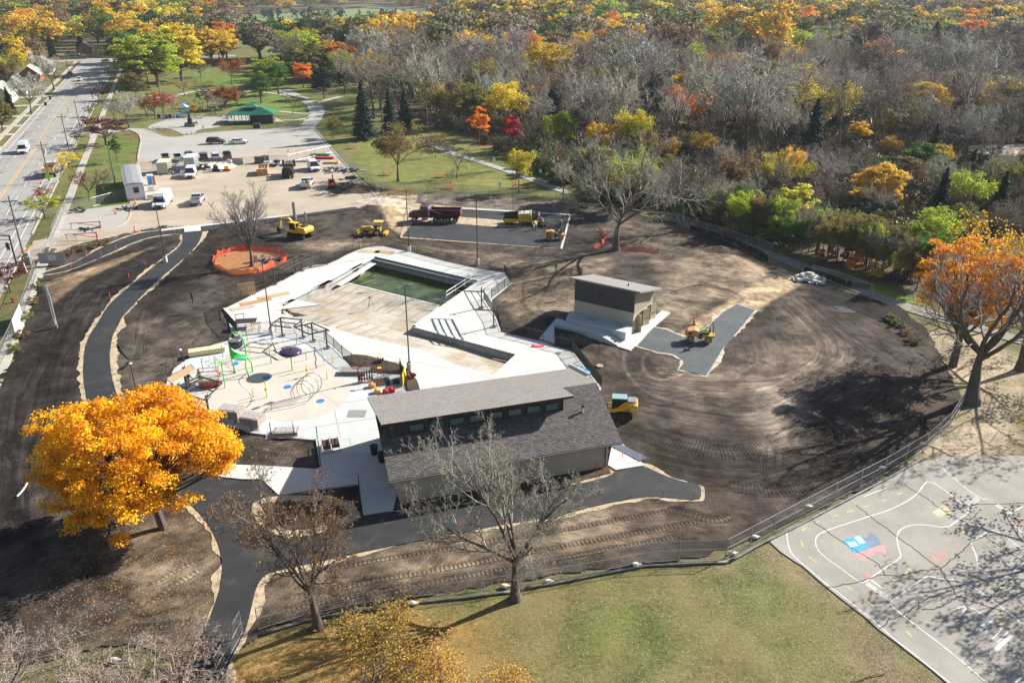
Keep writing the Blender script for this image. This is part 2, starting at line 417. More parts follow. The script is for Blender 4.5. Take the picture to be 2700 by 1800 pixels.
DZ = [
 (px([(90,650),(220,600),(350,545),(400,555),(330,640),(240,740),(190,850),(180,950),(120,1150),(90,1250),(-90,1260),(-90,900)],K),(.038,.032,.028),.8),
 (px([(355,600),(470,530),(600,520),(640,570),(490,600),(480,640),(420,690),(330,720),(290,700)],K),(.040,.032,.027),1.5),
 (px([(300,740),(520,740),(500,760),(400,850),(390,900),(290,900),(268,820)],K),(.125,.105,.085),1.5),
 (px([(640,560),(860,545),(1000,570),(1180,590),(1320,600),(1400,590),(1400,640),(1180,620),(900,560),(760,580),(680,580)],K),(.20,.16,.12),1.2),
 (px([(1170,650),(1260,620),(1330,640),(1320,700),(1280,745),(1190,735),(1150,690)],K),(.22,.175,.125),1.2),
 (px([(1480,600),(1640,570),(1760,600),(1770,660),(1640,700),(1540,770),(1520,700),(1505,640)],K),(.26,.21,.155),2.),
 (px([(1800,606),(1870,622),(1810,672),(1745,715),(1700,700),(1560,795),(1530,790),(1600,735),(1700,672),(1770,640)],K),SA,.5),
 (px([(1640,590),(1700,590),(1760,620),(1790,640),(1760,650),(1690,615)],K),(.38,.29,.2),.7),
 (px([(826,452),(965,448),(948,490),(938,545),(895,525),(870,480)],K),SA,.6),
 (px([(600,1315),(1000,1235),(1400,1148),(1620,1150),(1660,1200),(1450,1255),(1000,1335),(585,1425)],K),(.235,.185,.135),1.),
 (px([(1400,1150),(1640,1150),(1700,1210),(1620,1245),(1450,1230)],K),(.13,.10,.075),1.),
 (px([(230,1240),(430,1160),(500,1230),(508,1380),(440,1520),(100,1540),(270,1400)],K),(.19,.145,.10),1.2),
 (px([(310,1300),(500,1270),(505,1345),(300,1370)],K),(.33,.27,.20),.5),
 (px([(955,440),(1330,455),(1320,500),(1100,480),(960,465)],K),(.19,.165,.14),.8),
 (px([(970,425),(1320,448),(1320,458),(970,440)],K),(.36,.28,.2),.5),
 (px([(1470,850),(1700,830),(1820,720),(1900,760),(1940,830),(1860,880),(1700,920),(1560,900)],K),(.155,.125,.098),2.5),
 (px([(1760,900),(1850,900),(1830,1010),(1750,1050),(1720,980)],K),(.20,.165,.13),1.5),
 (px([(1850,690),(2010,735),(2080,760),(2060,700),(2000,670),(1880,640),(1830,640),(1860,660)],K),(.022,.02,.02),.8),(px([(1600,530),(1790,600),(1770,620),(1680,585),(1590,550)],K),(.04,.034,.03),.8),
 (px([(1300,770),(1400,760),(1440,800),(1380,870),(1330,800)],K),(.11,.085,.066),1.),
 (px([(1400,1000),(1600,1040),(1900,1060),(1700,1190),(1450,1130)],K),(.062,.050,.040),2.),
 (px([(100,650),(350,570),(200,640),(120,700)],K),(.27,.20,.13),.5),
 (px([(1380,500),(1600,530),(1550,600),(1380,570)],K),(.14,.115,.09),1.5),
]
def T(pts,hw,s,tr=0.,cs=1.,k=K): return (smooth(px(pts,k),2,False),hw,s,tr,cs)
TRK = [
 T([(1800,690),(1880,745),(1925,810),(1880,860),(1780,885),(1650,885),(1480,875)],3.4,1,.0,1.25),
 T([(1830,680),(1930,760),(2010,820),(2120,850)],2.6,1,0,1.15),
 T([(2060,800),(1960,850),(1850,930),(1740,975),(1600,955),(1450,925)],3.4,1,0,1.15),
 T([(1850,880),(1790,960),(1760,1060),(1780,1150)],1.6,.9,0,1.5),
 T([(1430,975),(1560,1020),(1700,1045),(1850,1000),(1960,920)],2.4,.9,.7,1.),
 T([(1450,1040),(1600,1080),(1780,1090),(1980,1040),(2150,930)],2.6,.9,.0,.9),
 T([(1640,1110),(1800,1130),(1950,1090),(2100,1010)],1.8,.9,.5,.9),
 T([(1830,930),(1900,960),(1950,1010),(1900,1050),(1820,1030),(1830,980)],1.2,1,.8,1.),
 T([(1500,870),(1600,905),(1750,900),(1900,830),(1960,780)],1.2,1,0,1.35),
 T([(1750,830),(1690,870),(1660,900),(1500,920)],.9,1,0,.8),
 T([(1440,800),(1430,840),(1470,900),(1560,925)],.35,1,0,2.6),
 T([(1500,800),(1470,830),(1500,880),(1570,860),(1640,835)],.35,1,0,2.6),
 T([(1960,770),(2050,820),(2150,900)],1.5,1,.0,1.2),
 T([(360,545),(230,640),(140,745),(80,860),(40,1000),(30,1200)],1.6,.9,.0,.9),
 T([(190,660),(120,800),(85,950),(70,1100),(95,1230)],1.0,1,1,1.25),
 T([(250,650),(170,790),(140,900),(120,1050),(90,1180)],.9,1,1,1.3),
 T([(40,900),(20,1050),(15,1150),(60,1250)],.8,1,1,1.1),
 T([(130,650),(230,610),(330,590),(340,630),(260,700)],.6,1,.6,1.9),
 T([(110,760),(190,680),(300,620),(380,570)],.8,.9,.0,1.5),
 T([(620,1385),(800,1345),(1050,1302),(1400,1235),(1660,1190)],.5,1,1,.75),
 T([(640,1330),(850,1290),(1100,1250),(1400,1200),(1600,1160)],.45,1,1,.72),
 T([(600,1415),(800,1370),(1100,1320),(1400,1262),(1600,1225)],.45,1,1,.8),
 T([(1500,1160),(1580,1180),(1650,1200),(1700,1170)],.9,.9,1,.8),
 T([(300,1420),(420,1330),(500,1290)],.5,1,1,1.5),
 T([(310,1370),(420,1300),(500,1275)],.4,1,1,1.4),
 T([(230,1460),(330,1440),(480,1430)],.5,1,1,.8),
 T([(270,1400),(330,1425),(460,1380)],.35,1,0,.3),
 T([(230,1340),(330,1400),(380,1460)],.3,1,0,.35),
 T([(1200,640),(1195,700),(1240,750),(1300,745)],.5,1,0,.5),
 T([(1290,650),(1240,680),(1230,720),(1290,745)],.4,1,0,.6),
 T([(1160,610),(1300,600),(1450,620),(1600,640),(1750,650)],1.6,.9,0,.9),
 T([(1530,680),(1620,650),(1720,690),(1640,700),(1540,690)],.8,1,1,.6),
 T([(900,560),(1050,575),(1200,600),(1330,605)],1.2,.9,.5,1.3),
 T([(480,560),(370,640),(330,720),(310,840)],1.4,.9,.0,1.1),
 T([(600,590),(700,560),(850,560)],1.,.9,.0,1.1),
 T([(700,520),(820,500),(900,530),(930,560)],1.5,.9,0,1.2),
 T([(1840,650),(1950,690),(2050,720)],1.2,.9,.3,1.3),
 T([(560,1020),(640,1040),(700,1040)],1.,.9,.8,1.3),
]
LEAFZ = [(px([(150,1230),(400,1180),(500,1330),(490,1500),(60,1540),(80,1330)],K),.62,3.),(px([(1900,900),(2200,900),(2150,1050),(1850,1130)],K),.25,2.),
         (px([(600,1370),(1450,1240),(1450,1290),(600,1440)],K),.4,1.),(px([(560,1000),(720,1020),(720,1060),(600,1060)],K),.2,1.)]
MOUND = [((620,560),(960,610),3.,.7),((930,590),(1010,590),2.5,.8)]
PH = math.radians(-32.94); P1 = Vector((math.cos(PH),math.sin(PH))); P2 = Vector((-math.sin(PH),math.cos(PH))); PO = g(1514,822,1.25)
def ploc(a,b,z=0): return Vector((PO.x + P1.x * a + P2.x * b,PO.y + P1.y * a + P2.y * b,z))
def soil_attrs(x,y):
    c = zones(x,y,MI,DZ); n = len(x)
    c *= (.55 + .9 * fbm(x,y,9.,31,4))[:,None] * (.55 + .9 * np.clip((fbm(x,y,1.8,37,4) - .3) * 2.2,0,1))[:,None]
    a0 = fbm(x,y,30,51,3) * 5; wx = x + 2.5 * fbm(x,y,6,53,3); wy = y + 2.5 * fbm(x,y,6,57,3); cx_,cy_ = g(1760,900).x,g(1760,900).y; rr_ = np.hypot(wx - cx_,wy - cy_); flow = np.stack([np.where(x > 2,rr_ * np.arctan2(wy - cy_,wx - cx_),wx * .55 + wy * .83),np.where(x > 2,rr_,wx * .83 - wy * .55),np.full(n,.42)],1); tread = np.zeros(n); hz = np.zeros(n); wsum = np.zeros(n)
    for pts,hw,s,tr,cs in TRK:
        P = np.array([p[:] for p in pts]); r = hw + 1.5
        b = (x > P[:,0].min() - r) & (x < P[:,0].max() + r) & (y > P[:,1].min() - r) & (y < P[:,1].max() + r)
        if not b.any(): continue
        d,sg,al = segdist(x[b],y[b],pts); f = np.clip((hw - d) / (hw * .45 + .12),0,1) * s
        f *= np.clip(al / 2.,0,1) * np.clip((al.max() - al) / 2.,0,1) * (.6 + .4 * vnoise(al,sg,3.,3))
        bet = f > np.maximum(flow[b,2],.42); fb = flow[b]; fb[bet] = np.stack([al,sg,f],1)[bet]; flow[b] = fb
        tb = tread[b]; tb[bet] = (f * tr)[bet]; tread[b] = tb
        ln = vnoise(sg,al * .05,.55,17); c[b] *= (1 + f * (cs * (.65 + .7 * ln) - 1))[:,None]
        hz[b] += f * (ln - .6) * .11 + np.where((d > hw * .8) & (d < hw * 1.25),.04,0) * s * (np.clip(al,0,1))
    leaf = np.zeros(n)
    for poly,val,soft in LEAFZ:
        d,_,_ = segdist(x,y,list(poly) + [poly[0]]); d = np.where(inpoly(x,y,poly),d,-d); leaf = np.maximum(leaf,val * np.clip(d / soft + .5,0,1))
    leaf *= .4 + 1.1 * fbm(x,y,2.5,77,3)
    return {'col': ('FLOAT_COLOR',np.concatenate([np.clip(c,.012,.8),np.ones((n,1))],1)),'flow': ('FLOAT_VECTOR',flow),'tread': ('FLOAT',tread),'leaf': ('FLOAT',leaf),'_h': ('',hz)}
xs = np.arange(-98,62,.24)
ys = []; yv = 33.
while yv < 163: ys.append(yv); yv += .13 + max(0,(yv - 45)) * .0028
def soil_h(x,y,at):
    h = .02 + .05 * fbm(x,y,2.2,3,5) + np.clip(at['_h'][1],-.05,.14) + .22 * np.clip(np.abs(fbm(x,y,1.5,63,4) - .5) * 2.4,0,1) * (1 - .75 * at['flow'][1][:,2])
    h += np.clip(fbm(x,y,.9,8,3) - .62,0,1) * .35 * np.clip(fbm(x,y,10,12,2) * 3 - 1.2,0,1)
    h = np.clip(h,.0,.32)
    for c,r,hh in MND:
        e = np.exp(-((x - c[0]) ** 2 + (y - c[1]) ** 2) / r / r) * hh; h = h + e * (.75 + .5 * fbm(x,y,1.2,4,3))
    for P in PAVED:
        P2 = np.array([p[:2] for p in P]); b = (x > P2[:,0].min() - 3) & (x < P2[:,0].max() + 3) & (y > P2[:,1].min() - 3) & (y < P2[:,1].max() + 3)
        d,_,_ = segdist(x[b],y[b],list(P) + [P[0]]); d = np.where(inpoly(x[b],y[b],P),0,d); hb = h[b]; h[b] = hb * np.clip((d - .5) / 1.5,.0,1) + np.minimum(hb,.055) * (1 - np.clip((d - .5) / 1.5,0,1))
    return h
LOOP_A = [(101,722),(190,697),(238,668),(298,638),(357,617),(402,609),(485,603),(530,598),(534,610),(528,634),(506,662),(465,698),(417,737),(372,781),(343,814),(322,834),(307,867),(294,889),(289,940),(295,993),(307,1035),(320,1065),(325,1105),(350,1160),(420,1225),(500,1255),(470,1300),(395,1260),(330,1210),(265,1145),(240,1085),(229,1053),(222,1013),(219,969),(222,927),(232,889),(247,867),(268,832),(292,796),(328,766),(387,716),(441,674),(471,653),(483,632),(480,614),(417,620),(357,635),(268,677),(191,710),(131,723)]
TPATH = [(395,1240),(470,1240),(557,1252),(640,1260),(690,1256),(735,1300),(760,1300),(850,1300),(950,1360),(1036,1345),(1084,1354),(1200,1333),(1308,1315),(1400,1298),(1495,1281),(1546,1271),(1607,1254),(1622,1242),(1625,1236),(1699,1227),(1725,1240),(1760,1256),(1800,1268),(1846,1276),(1850,1300),(1842,1319),(1778,1313),(1715,1306),(1651,1316),(1571,1332),(1491,1354),(1400,1369),(1300,1386),(1256,1396),(1065,1431),(937,1459),(841,1479),(762,1495),(704,1510),(685,1530),(669,1571),(656,1635),(635,1690),(600,1750),(590,1830),(480,1830),(508,1760),(545,1650),(574,1571),(587,1504),(585,1466),(570,1415),(542,1370),(513,1338),(470,1300)]
D1 = [(586,812),(597,811),(638,791),(673,773),(722,750),(750,736),(798,708),(829,699),(865,696),(890,685),(913,672),(949,657),(980,650),(1010,649),(1076,663),(1178,690),(1255,707),(1329,719),(1348,746),(1296,788),(1300,812),(1311,845),(1321,875),(1431,900),(1461,912),(1359,934),(1085,861),(1261,740),(987,676),(745,800),(740,826),(600,832)]
D2 = [(600,832),(740,826),(862,860),(959,889),(1107,920),(1206,962),(1296,991),(1359,934),(1461,912),(1507,924),(1519,939),(1585,1022),(1550,1062),(1105,1075),(1107,1026),(1100,1003),(1082,976),(1055,961),(966,936),(936,934),(903,940),(881,918),(856,898),(814,886),(778,879),(728,873),(683,879),(647,883),(620,886),(608,871)]
D3 = [(620,886),(647,883),(683,879),(728,873),(778,879),(814,886),(856,898),(881,918),(903,940),(930,965),(966,979),(1022,982),(1055,985),(1072,1029),(1105,1075),(1060,1110),(1052,1150),(832,1159),(772,1154),(713,1147),(662,1140),(626,1124),(591,1121),(567,1114),(528,1108),(489,1093),(460,1071),(442,1050),(437,1026),(440,1003),(460,970),(489,949),(510,940),(543,915),(567,907),(606,897)]
D4 = [(832,1159),(1052,1150),(1062,1250),(1036,1342),(958,1356),(946,1274),(844,1232)]
D5 = [(557,1253),(590,1223),(690,1226),(830,1235),(844,1232),(946,1274),(850,1287),(735,1304),(690,1262),(640,1262)]
DRIVE = [(1722,862),(1755,868),(1802,888),(1835,880),(1865,862),(1906,823),(1942,801),(1991,817),(1966,847),(1906,918),(1877,966),(1860,990),(1790,972),(1803,958),(1801,948),(1778,933),(1728,924),(1681,911)]
PAVED = [px(p,1,.17) for p in (LOOP_A,TPATH,DRIVE,D1,D2,D3,D4,D5,[(1055,628),(1478,658),(1501,566),(1205,546),(1075,536)],[(530,598),(750,571),(935,545),(955,551),(700,583),(534,610)],[(1669,865),(1749,826),(1722,862),(1665,927),(1634,915)],[(990,1120),(1620,1010),(1650,1200),(1040,1320)])]
PHOLE = px([(735,828),(745,796),(987,672),(1266,739),(1095,859),(1364,935),(1296,996),(1180,962),(1094,925),(862,868)],1,.2)
PHOLE2 = px([(720,840),(735,790),(987,662),(1290,736),(1110,862),(1400,935),(1296,1006),(1094,935),(862,880)],1,.2)
MND = [(g(1010,562),4.5,1.0),(g(385,745),3.,.35),(g(445,815),2.2,.55),(g(905,556),3.5,.35),(g(930,590),2.,.3),(g(1735,957),1.6,.4),(g(700,1160),2.,.35),(g(215,850),1.5,.35),(g(195,950),1.4,.35),(g(190,1050),1.3,.35),(g(300,720),2.,.3),(ploc(2.2,-6.2),2.4,.75),(ploc(-2.5,-1.5),2.6,.9),(g(1920,690),2.5,.4),(g(2080,800),4.,.3)]
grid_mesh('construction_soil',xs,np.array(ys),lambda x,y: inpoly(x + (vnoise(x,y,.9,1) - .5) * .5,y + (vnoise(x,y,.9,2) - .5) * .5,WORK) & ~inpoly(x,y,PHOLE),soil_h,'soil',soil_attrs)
# turf, park and wood floor
GR,OL,LI,WF = (.085,.15,.028),(.15,.16,.055),(.17,.115,.06),(.065,.052,.036)
WOOD = px([(1000,215),(1010,320),(1230,345),(1330,400),(1420,440),(1530,500),(1700,545),(1860,590),(2050,660),(2200,725),(2400,790),(2900,900),(3100,300),(2700,60),(1000,60)],1)
TZ = [
 (px([(200,270),(300,160),(700,130),(1000,250),(1000,330),(1230,350),(1350,420),(1500,500),(1560,540),(1000,500),(800,320),(300,460),(130,560)],1),(.12,.15,.045),3.),
 (px([(520,190),(740,200),(860,290),(830,320),(520,270)],1),(.10,.19,.03),4.),
 (px([(130,620),(300,560),(345,530),(330,410),(370,380),(300,350),(180,560)],1),(.10,.17,.03),2.),
 (px([(850,310),(1010,345),(1250,350),(1400,440),(1500,505),(1550,530),(1280,500),(1000,480)],1),(.17,.20,.05),3.),
 (px([(1060,320),(1200,330),(1210,350),(1070,345)],1),(.10,.22,.03),2.),
 (px([(1240,350),(1420,360),(1420,395),(1250,385)],1),(.25,.07,.04),2.),
 (WOOD,WF,4.),
 (px([(2190,720),(2330,755),(2420,800),(2400,825),(2280,780),(2180,735)],1),(.13,.24,.03),1.5),
 (px([(2340,860),(2600,880),(2700,960),(2700,1210),(2500,1230),(2380,1260),(2440,1150),(2560,1060),(2460,930)],1),(.42,.36,.26),1.5),
 (px([(630,100),(900,90),(960,50),(1250,30),(1250,60),(700,125),(640,115)],1),(.25,.34,.12),10.),
 (px([(600,1700),(1000,1600),(1300,1610),(1450,1900),(500,1900)],1),(.32,.20,.06),2.5),
 (px([(1300,1550),(1900,1480),(2100,1500),(2400,1800),(2300,1900),(1400,1900)],1),(.165,.16,.065),3.),
 (px([(1500,1640),(1650,1600),(1800,1700),(1700,1800),(1500,1800)],1),(.13,.155,.045),3.),
 (px([(1850,1475),(2050,1430),(2500,1850),(2300,1850)],1),(.20,.16,.10),2.),
 (px([(1880,1520),(2000,1480),(2180,1620),(2250,1800),(2000,1700)],1),(.12,.15,.045),2.),
]
def turf_attrs(x,y):
    c = zones(x,y,(.12,.13,.05),TZ); n = len(x); c *= (.7 + .6 * fbm(x,y,12.,44,4))[:,None]
    lf = .04 + .12 * fbm(x,y,20,5,3)
    for poly,val in [(px([(1850,1440),(2450,1180),(2700,950),(2700,1300),(2300,1420),(2080,1440),(2600,1850),(2200,1850),(1850,1600)],1),.75),(px([(1300,1600),(1900,1500),(2200,1800),(1400,1850)],1),.3)]:
        d,_,_ = segdist(x,y,list(poly) + [poly[0]]); d = np.where(inpoly(x,y,poly),d,-d); lf = np.maximum(lf,val * np.clip(d / 4 + .5,0,1))
    lf = np.where(y > 160,lf * .3,lf)
    return {'col': ('FLOAT_COLOR',np.concatenate([np.clip(c,.012,.8),np.ones((n,1))],1)),'leaf': ('FLOAT',lf)}
tx = np.arange(-330,330.1,1.1); ty = []; yv = 20.
while yv < 620: ty.append(yv); yv += .45 + max(0,yv - 60) * .008
grid_mesh('ground',tx,np.array(ty),lambda x,y: ~inpoly(x,y,[p * 1. for p in PHOLE2]),lambda x,y,a: -.03 + .02 * fbm(x,y,6,2,3),'turf',turf_attrs)
gx = np.arange(-3600,3601,60.); gy = np.arange(-200,4500,60.)
HILL = lambda x,y: np.clip((y - 1150 - .5 * np.abs(x - 300)) / 900,0,1) ** 1.3 * 55 * (.6 + .7 * fbm(x,y,700,3,3)) * (.35 + .65 * np.clip((x + 200) / 900,0,1)) + np.clip((y - 1300) / 900,0,1) ** 1.2 * 40 * np.clip((-x - 500) / 300,0,1)
grid_mesh('far_ground',gx,gy,lambda x,y: ~((np.abs(x) < 310) & (y < 590)),lambda x,y,a: -.12 + HILL(x,y),'turf',lambda x,y: {'col': ('FLOAT_COLOR',np.concatenate([np.tile([.10,.09,.045],(len(x),1)),np.ones((len(x),1))],1)),'leaf': ('FLOAT',np.zeros(len(x)))})
# ---------------------------------------------------------------- paving
def ribbon(mb,pts,w,z,closed=False,th=.004):
    pts = [Vector((p[0],p[1])) for p in pts]; n = len(pts); vs = []
    for i in range(n):
        a = pts[i - 1] if (i or closed) else pts[0]; b = pts[(i + 1) % n] if (i < n - 1 or closed) else pts[-1]
        t = (b - a); t = t.normalized() if t.length > 1e-6 else Vector((1,0)); nn = Vector((-t.y,t.x)) * w / 2
        vs += [(pts[i].x + nn.x,pts[i].y + nn.y,z),(pts[i].x - nn.x,pts[i].y - nn.y,z),(pts[i].x - nn.x,pts[i].y - nn.y,z - th),(pts[i].x + nn.x,pts[i].y + nn.y,z - th)]
    fs = []
    for i in range(n if closed else n - 1):
        a = i * 4; b = ((i + 1) % n) * 4; fs += [(a,b,b + 1,a + 1),(a + 1,b + 1,b + 2,a + 2),(a + 3,b + 3,b,a)]
    mb.add(vs,fs); return mb
def asphalt(name,pts,m='new_asphalt',sandw=.55,z=.12,sj=.3,seed=3,sm='sand',it=1):
    poly = smooth(px(pts,1,z),it) if it else px(pts,1,z)
    o = struct(MB().prism(offset(poly,0,.05,.6),z - .15,z).build(name,MATS[m]))
    if sandw:
        struct(MB().prism(offset(offset(poly,sandw * .75,sj * 1.9,1.7,seed),0,.3,.35,seed + 1),0,.09).build('sand_shoulder',MATS[sm]))
    return poly
asphalt('asphalt_path',LOOP_A,seed=2)
asphalt('asphalt_path',TPATH,seed=5,z=.126)
isl = px([(662,1352),(669,1325),(700,1310),(760,1304),(850,1304),(930,1320),(950,1362),(900,1387),(850,1402),(810,1414),(760,1420),(714,1404),(682,1382)],1,.2)
struct(MB().prism(offset(isl,0,.15),.1,.20).build('sand_island',MATS['sand']))
struct(MB().prism(offset(isl,-.9,.25),.15,.235).build('planting_bed',MATS['mulch']))
asphalt('pump_house_drive',[(1722,862),(1755,868),(1802,888),(1835,880),(1865,862),(1906,823),(1942,801),(1991,817),(1966,847),(1906,918),(1877,966),(1860,990),(1790,972),(1803,958),(1801,948),(1778,933),(1728,924),(1681,911)],'drive_asphalt',.6,seed=8,sm='sand_pale',it=0)
struct(MB().prism(px([(1055,628),(1478,658),(1501,566),(1205,546),(1075,536)],1),.02,.115).build('court_base',MATS['sand']))
struct(MB().prism(px([(1060,623),(1476,654),(1497,575),(1425,570),(1415,595),(1383,602),(1311,598),(1178,588),(1089,588)],1,.17),.02,.17).build('court_paving',MATS['court_asphalt']))
struct(MB().prism(px([(1209,550),(1499,567),(1498,572),(1430,580),(1324,579),(1207,570)],1,.17),.02,.166).build('court_paving',MATS['court_asphalt']))
struct(MB().prism(px([(1478,655),(1501,567),(1505,567),(1482,656)],1,.2),.02,.2).build('court_kerb',MATS['concrete']))
struct(MB().prism(px([(1205,547),(1503,564),(1503,567),(1205,550)],1,.2),.02,.19).build('court_kerb',MATS['concrete']))
# asphalt strip along the yard, with its white kerb and concrete pad
struct(MB().prism(px([(530,598),(620,586),(750,571),(935,545),(955,551),(880,560),(700,583),(534,610)],1,.16),.02,.165).build('asphalt_strip',MATS['new_asphalt']))
struct(MB().prism(px([(425,604),(484,597),(630,581),(760,566),(760,569),(630,585),(484,602),(425,609)],1,.2),.02,.2).build('yard_kerb',MATS['concrete']))
struct(MB().prism(px([(485,600),(528,595),(530,608),(486,612)],1,.2),.02,.21).build('concrete_pad',MATS['concrete']))
# ---------------------------------------------------------------- deck round the pool
ZD = .22
SPL = [(543,1017),(567,979),(579,949),(608,931),(650,914),(686,904),(730,902),(781,910),(832,934),(864,967),(912,997),(930,1014),(921,1047),(891,1077),(832,1101),(757,1111),(698,1099),(638,1074),(580,1074),(549,1066),(534,1038)]
for nm,P,m,sz,an,z in (('pool_deck',D1,'concrete',4.2,math.radians(65),ZD),('pool_apron',D2,'concrete',4.6,math.radians(65),ZD),('splash_pad_deck',D3,'concrete_cool',4.2,math.radians(17),ZD),('plaza',D4,'concrete_cool',3.1,math.radians(17),ZD),('concrete_walk',D5,'concrete',4.4,math.radians(10),ZD)):
    poly = px(P,1,z); b = struct(MB().prism(poly,-.1,z - .03).build(nm,MATS['concrete_cool'])); slabs('slab',poly,an,sz,sz,.022,z,.1,MATS[m],b)
sp = smooth(px(SPL,1,ZD),2); b = struct(MB().prism(sp,ZD - .06,ZD + .004).build('splash_pad',MATS['splash_concrete'])); slabs('slab',sp,math.radians(40),5.,5.,.01,ZD + .012,.006,MATS['splash_concrete'],b)
bed = px([(905,941),(936,935),(966,938),(1055,962),(1080,977),(1098,1004),(1105,1030),(1075,1030),(1058,987),(1022,984),(966,981),(930,967)],1,ZD)
struct(MB().prism(bed,ZD - .1,lambda x,y: ZD + .05 + .1 * float(vnoise(np.array([x]),np.array([y]),1.5,3)[0])).build('planting_bed',MATS['mulch']))
for c in ((1001,956),(1086,996)):
    p = g(*c,ZD); mb = MB(); rr = random.Random(c[0])
    for i in range(60):
        a = rr.uniform(0,6.3); l = rr.uniform(.25,.55); mb.add([p + Vector((0,0,.1)),p + Vector((math.cos(a) * l,math.sin(a) * l,.2 + rr.random() * .5)),p + Vector((math.cos(a + .3) * l,math.sin(a + .3) * l,.15 + rr.random() * .4))],[(0,1,2)])
    tag(mb.build('shrub',mat('rust_leaf',(.22,.08,.05),.9)),'small rust red shrub in the planting bed ' + ('behind the picket fence' if c[0] < 1050 else 'beside the tall lamp post'),'shrub')
# ---------------------------------------------------------------- pool
NE = px([(740,826),(862,860),(959,889),(1107,920),(1206,962),(1296,991)],1,ZD)
c0,c1,c2,c3,c4 = g(745,800,ZD),g(987,676,ZD),g(1261,740,ZD),g(1085,861,ZD),g(1359,934,ZD)
def floorz(x,y):
    d,_,_ = segdist(np.array([x]),np.array([y]),NE[1:]); return ZD - min(1.2,.02 + float(d[0]) * .17)
ml,mr = g(918,747,-1.0),g(1157,806,-1.0)
FL = [NE[0],c0,ml,mr,c3,c4,NE[5],NE[4],NE[3],NE[2],NE[1]]
pool = struct(MB().prism([p for p in FL],-1.9,-1.3).build('pool_basin',MATS['pool_concrete']))
fine = []
slabs('slab',FL,math.radians(65.4),4.4,2.9,.03,0,.4,MATS['pool_concrete'],pool,zf=floorz)
wl = MB()
def wallseg(mb,a,b,z0,z1,t=.22):
    a = Vector(a[:2]); b = Vector(b[:2]); d = (b - a).normalized(); n = Vector((-d.y,d.x)) * t
    mb.prism([a,b,b + n,a + n],z0,z1)
for a,b in ((NE[0],NE[1]),(c0,NE[0]),(c1,c0),(c2,c1),(c3,c2),(c4,c3)):
    wallseg(wl,Vector(b[:2]),Vector(a[:2]),-3.2,ZD - .13,.25)
wl.build('wall',mat('pool_wall',(.42,.40,.36),.85,.2,.6,.3,dirt=.4),pool)
gt = MB()
for a,b in ((c0,c1),(c1,c2),(c2,c3),(c3,c4)): wallseg(gt,a,b,ZD + .0,ZD + .045,-.0 + .5)
gt.build('coping',mat('coping_white',(.74,.74,.71),.7,.06),pool)
tl = MB()
for a,b in ((c0,c1),): wallseg(tl,b,a,ZD - .13,ZD - .01,.26)
tl.build('tile_band',mat('tile_blue',(.42,.50,.62),.4,.15,4),pool)
gu = MB()
n_in = Vector((c2.y - c1.y,-(c2.x - c1.x))).normalized()
for k,(o1,zz) in enumerate(((.25,ZD - .25),(.7,ZD - .75))):
    a = Vector(c1[:2]) + n_in * o1; b = Vector(c2[:2]) + n_in * o1; gu.prism([a,b,b + n_in * .35,a + n_in * .35],zz - .12,zz)
gu.build('gutter_ledge',mat('ledge',(.33,.32,.29),.8),pool)
pp = MB()
for k in range(11):
    q = c1.lerp(c2,(k + .5) / 11); q2 = Vector(q[:2]) + n_in * .5; pp.bar((q2.x,q2.y,ZD - .95),(q2.x,q2.y,ZD - .15),.05)
a = Vector(c1[:2]) + n_in * .6; b = Vector(c2[:2]) + n_in * .6; pp.bar((a.x,a.y,ZD - .42),(b.x,b.y,ZD - .42),.05); pp.bar((a.x,a.y,ZD - .65),(b.x,b.y,ZD - .65),.05)
pp.build('gutter_pipe',mat('galv',(.45,.46,.47),.4,.1,3,metal=.6),pool)
deep = [ml,mr,Vector(c2),Vector(c1)]
MB().prism([p for p in deep],-4,lambda x,y: -1.15 - min(2.4,.27 * max(0,(Vector((x,y)) - Vector(ml[:2])).dot(Vector((mr.y - ml.y,-(mr.x - ml.x))).normalized() * -1)))).build('deep_floor',mat('algae_floor',(.17,.19,.07),.8,.4,.5),pool)
t = NT('pool_water'); v = t.n('NewGeometry').outputs['Position']
t.set(t.b.inputs['Base Color'],t.mix(t.ramp(t.noise(v,.5,5),.35,.65),(.03,.06,.015),(.13,.16,.045)))
t.set(t.b.inputs['Roughness'],.03); t.set(t.b.inputs['Alpha'],.8); t.bump(t.noise(v,3.,3),.12,.02)
wat = struct(MB().prism([p for p in deep],-1.31,-1.3).build('pool_water',t.m))
ns = MB()
for off,w in ((0.,.35),): ribbon(ns,[Vector(ml[:2]),Vector(mr[:2])],w,-.94,th=.1)
ns.build('depth_ledge',MATS['concrete'],pool)
r0,r1 = g(1177,788,ZD),g(1247,742,ZD); rl = thing('pool_handrail','white steel two rail handrail on the right edge of the deep pool end','handrail',r0)
mw = mat('white_rail',(.78,.76,.70),.5,.05)
dv = r1 - r0
MB().tube([(0,0,1.05),dv + Vector((0,0,1.05))],.045,6).build('top_rail',mw,rl); MB().tube([(0,0,.5),dv + Vector((0,0,.5))],.045,6).build('middle_rail',mw,rl)
for k in range(4): p = dv * (k / 3); MB().tube([p,p + Vector((0,0,1.08))],.045,6).build('post',mw,rl)
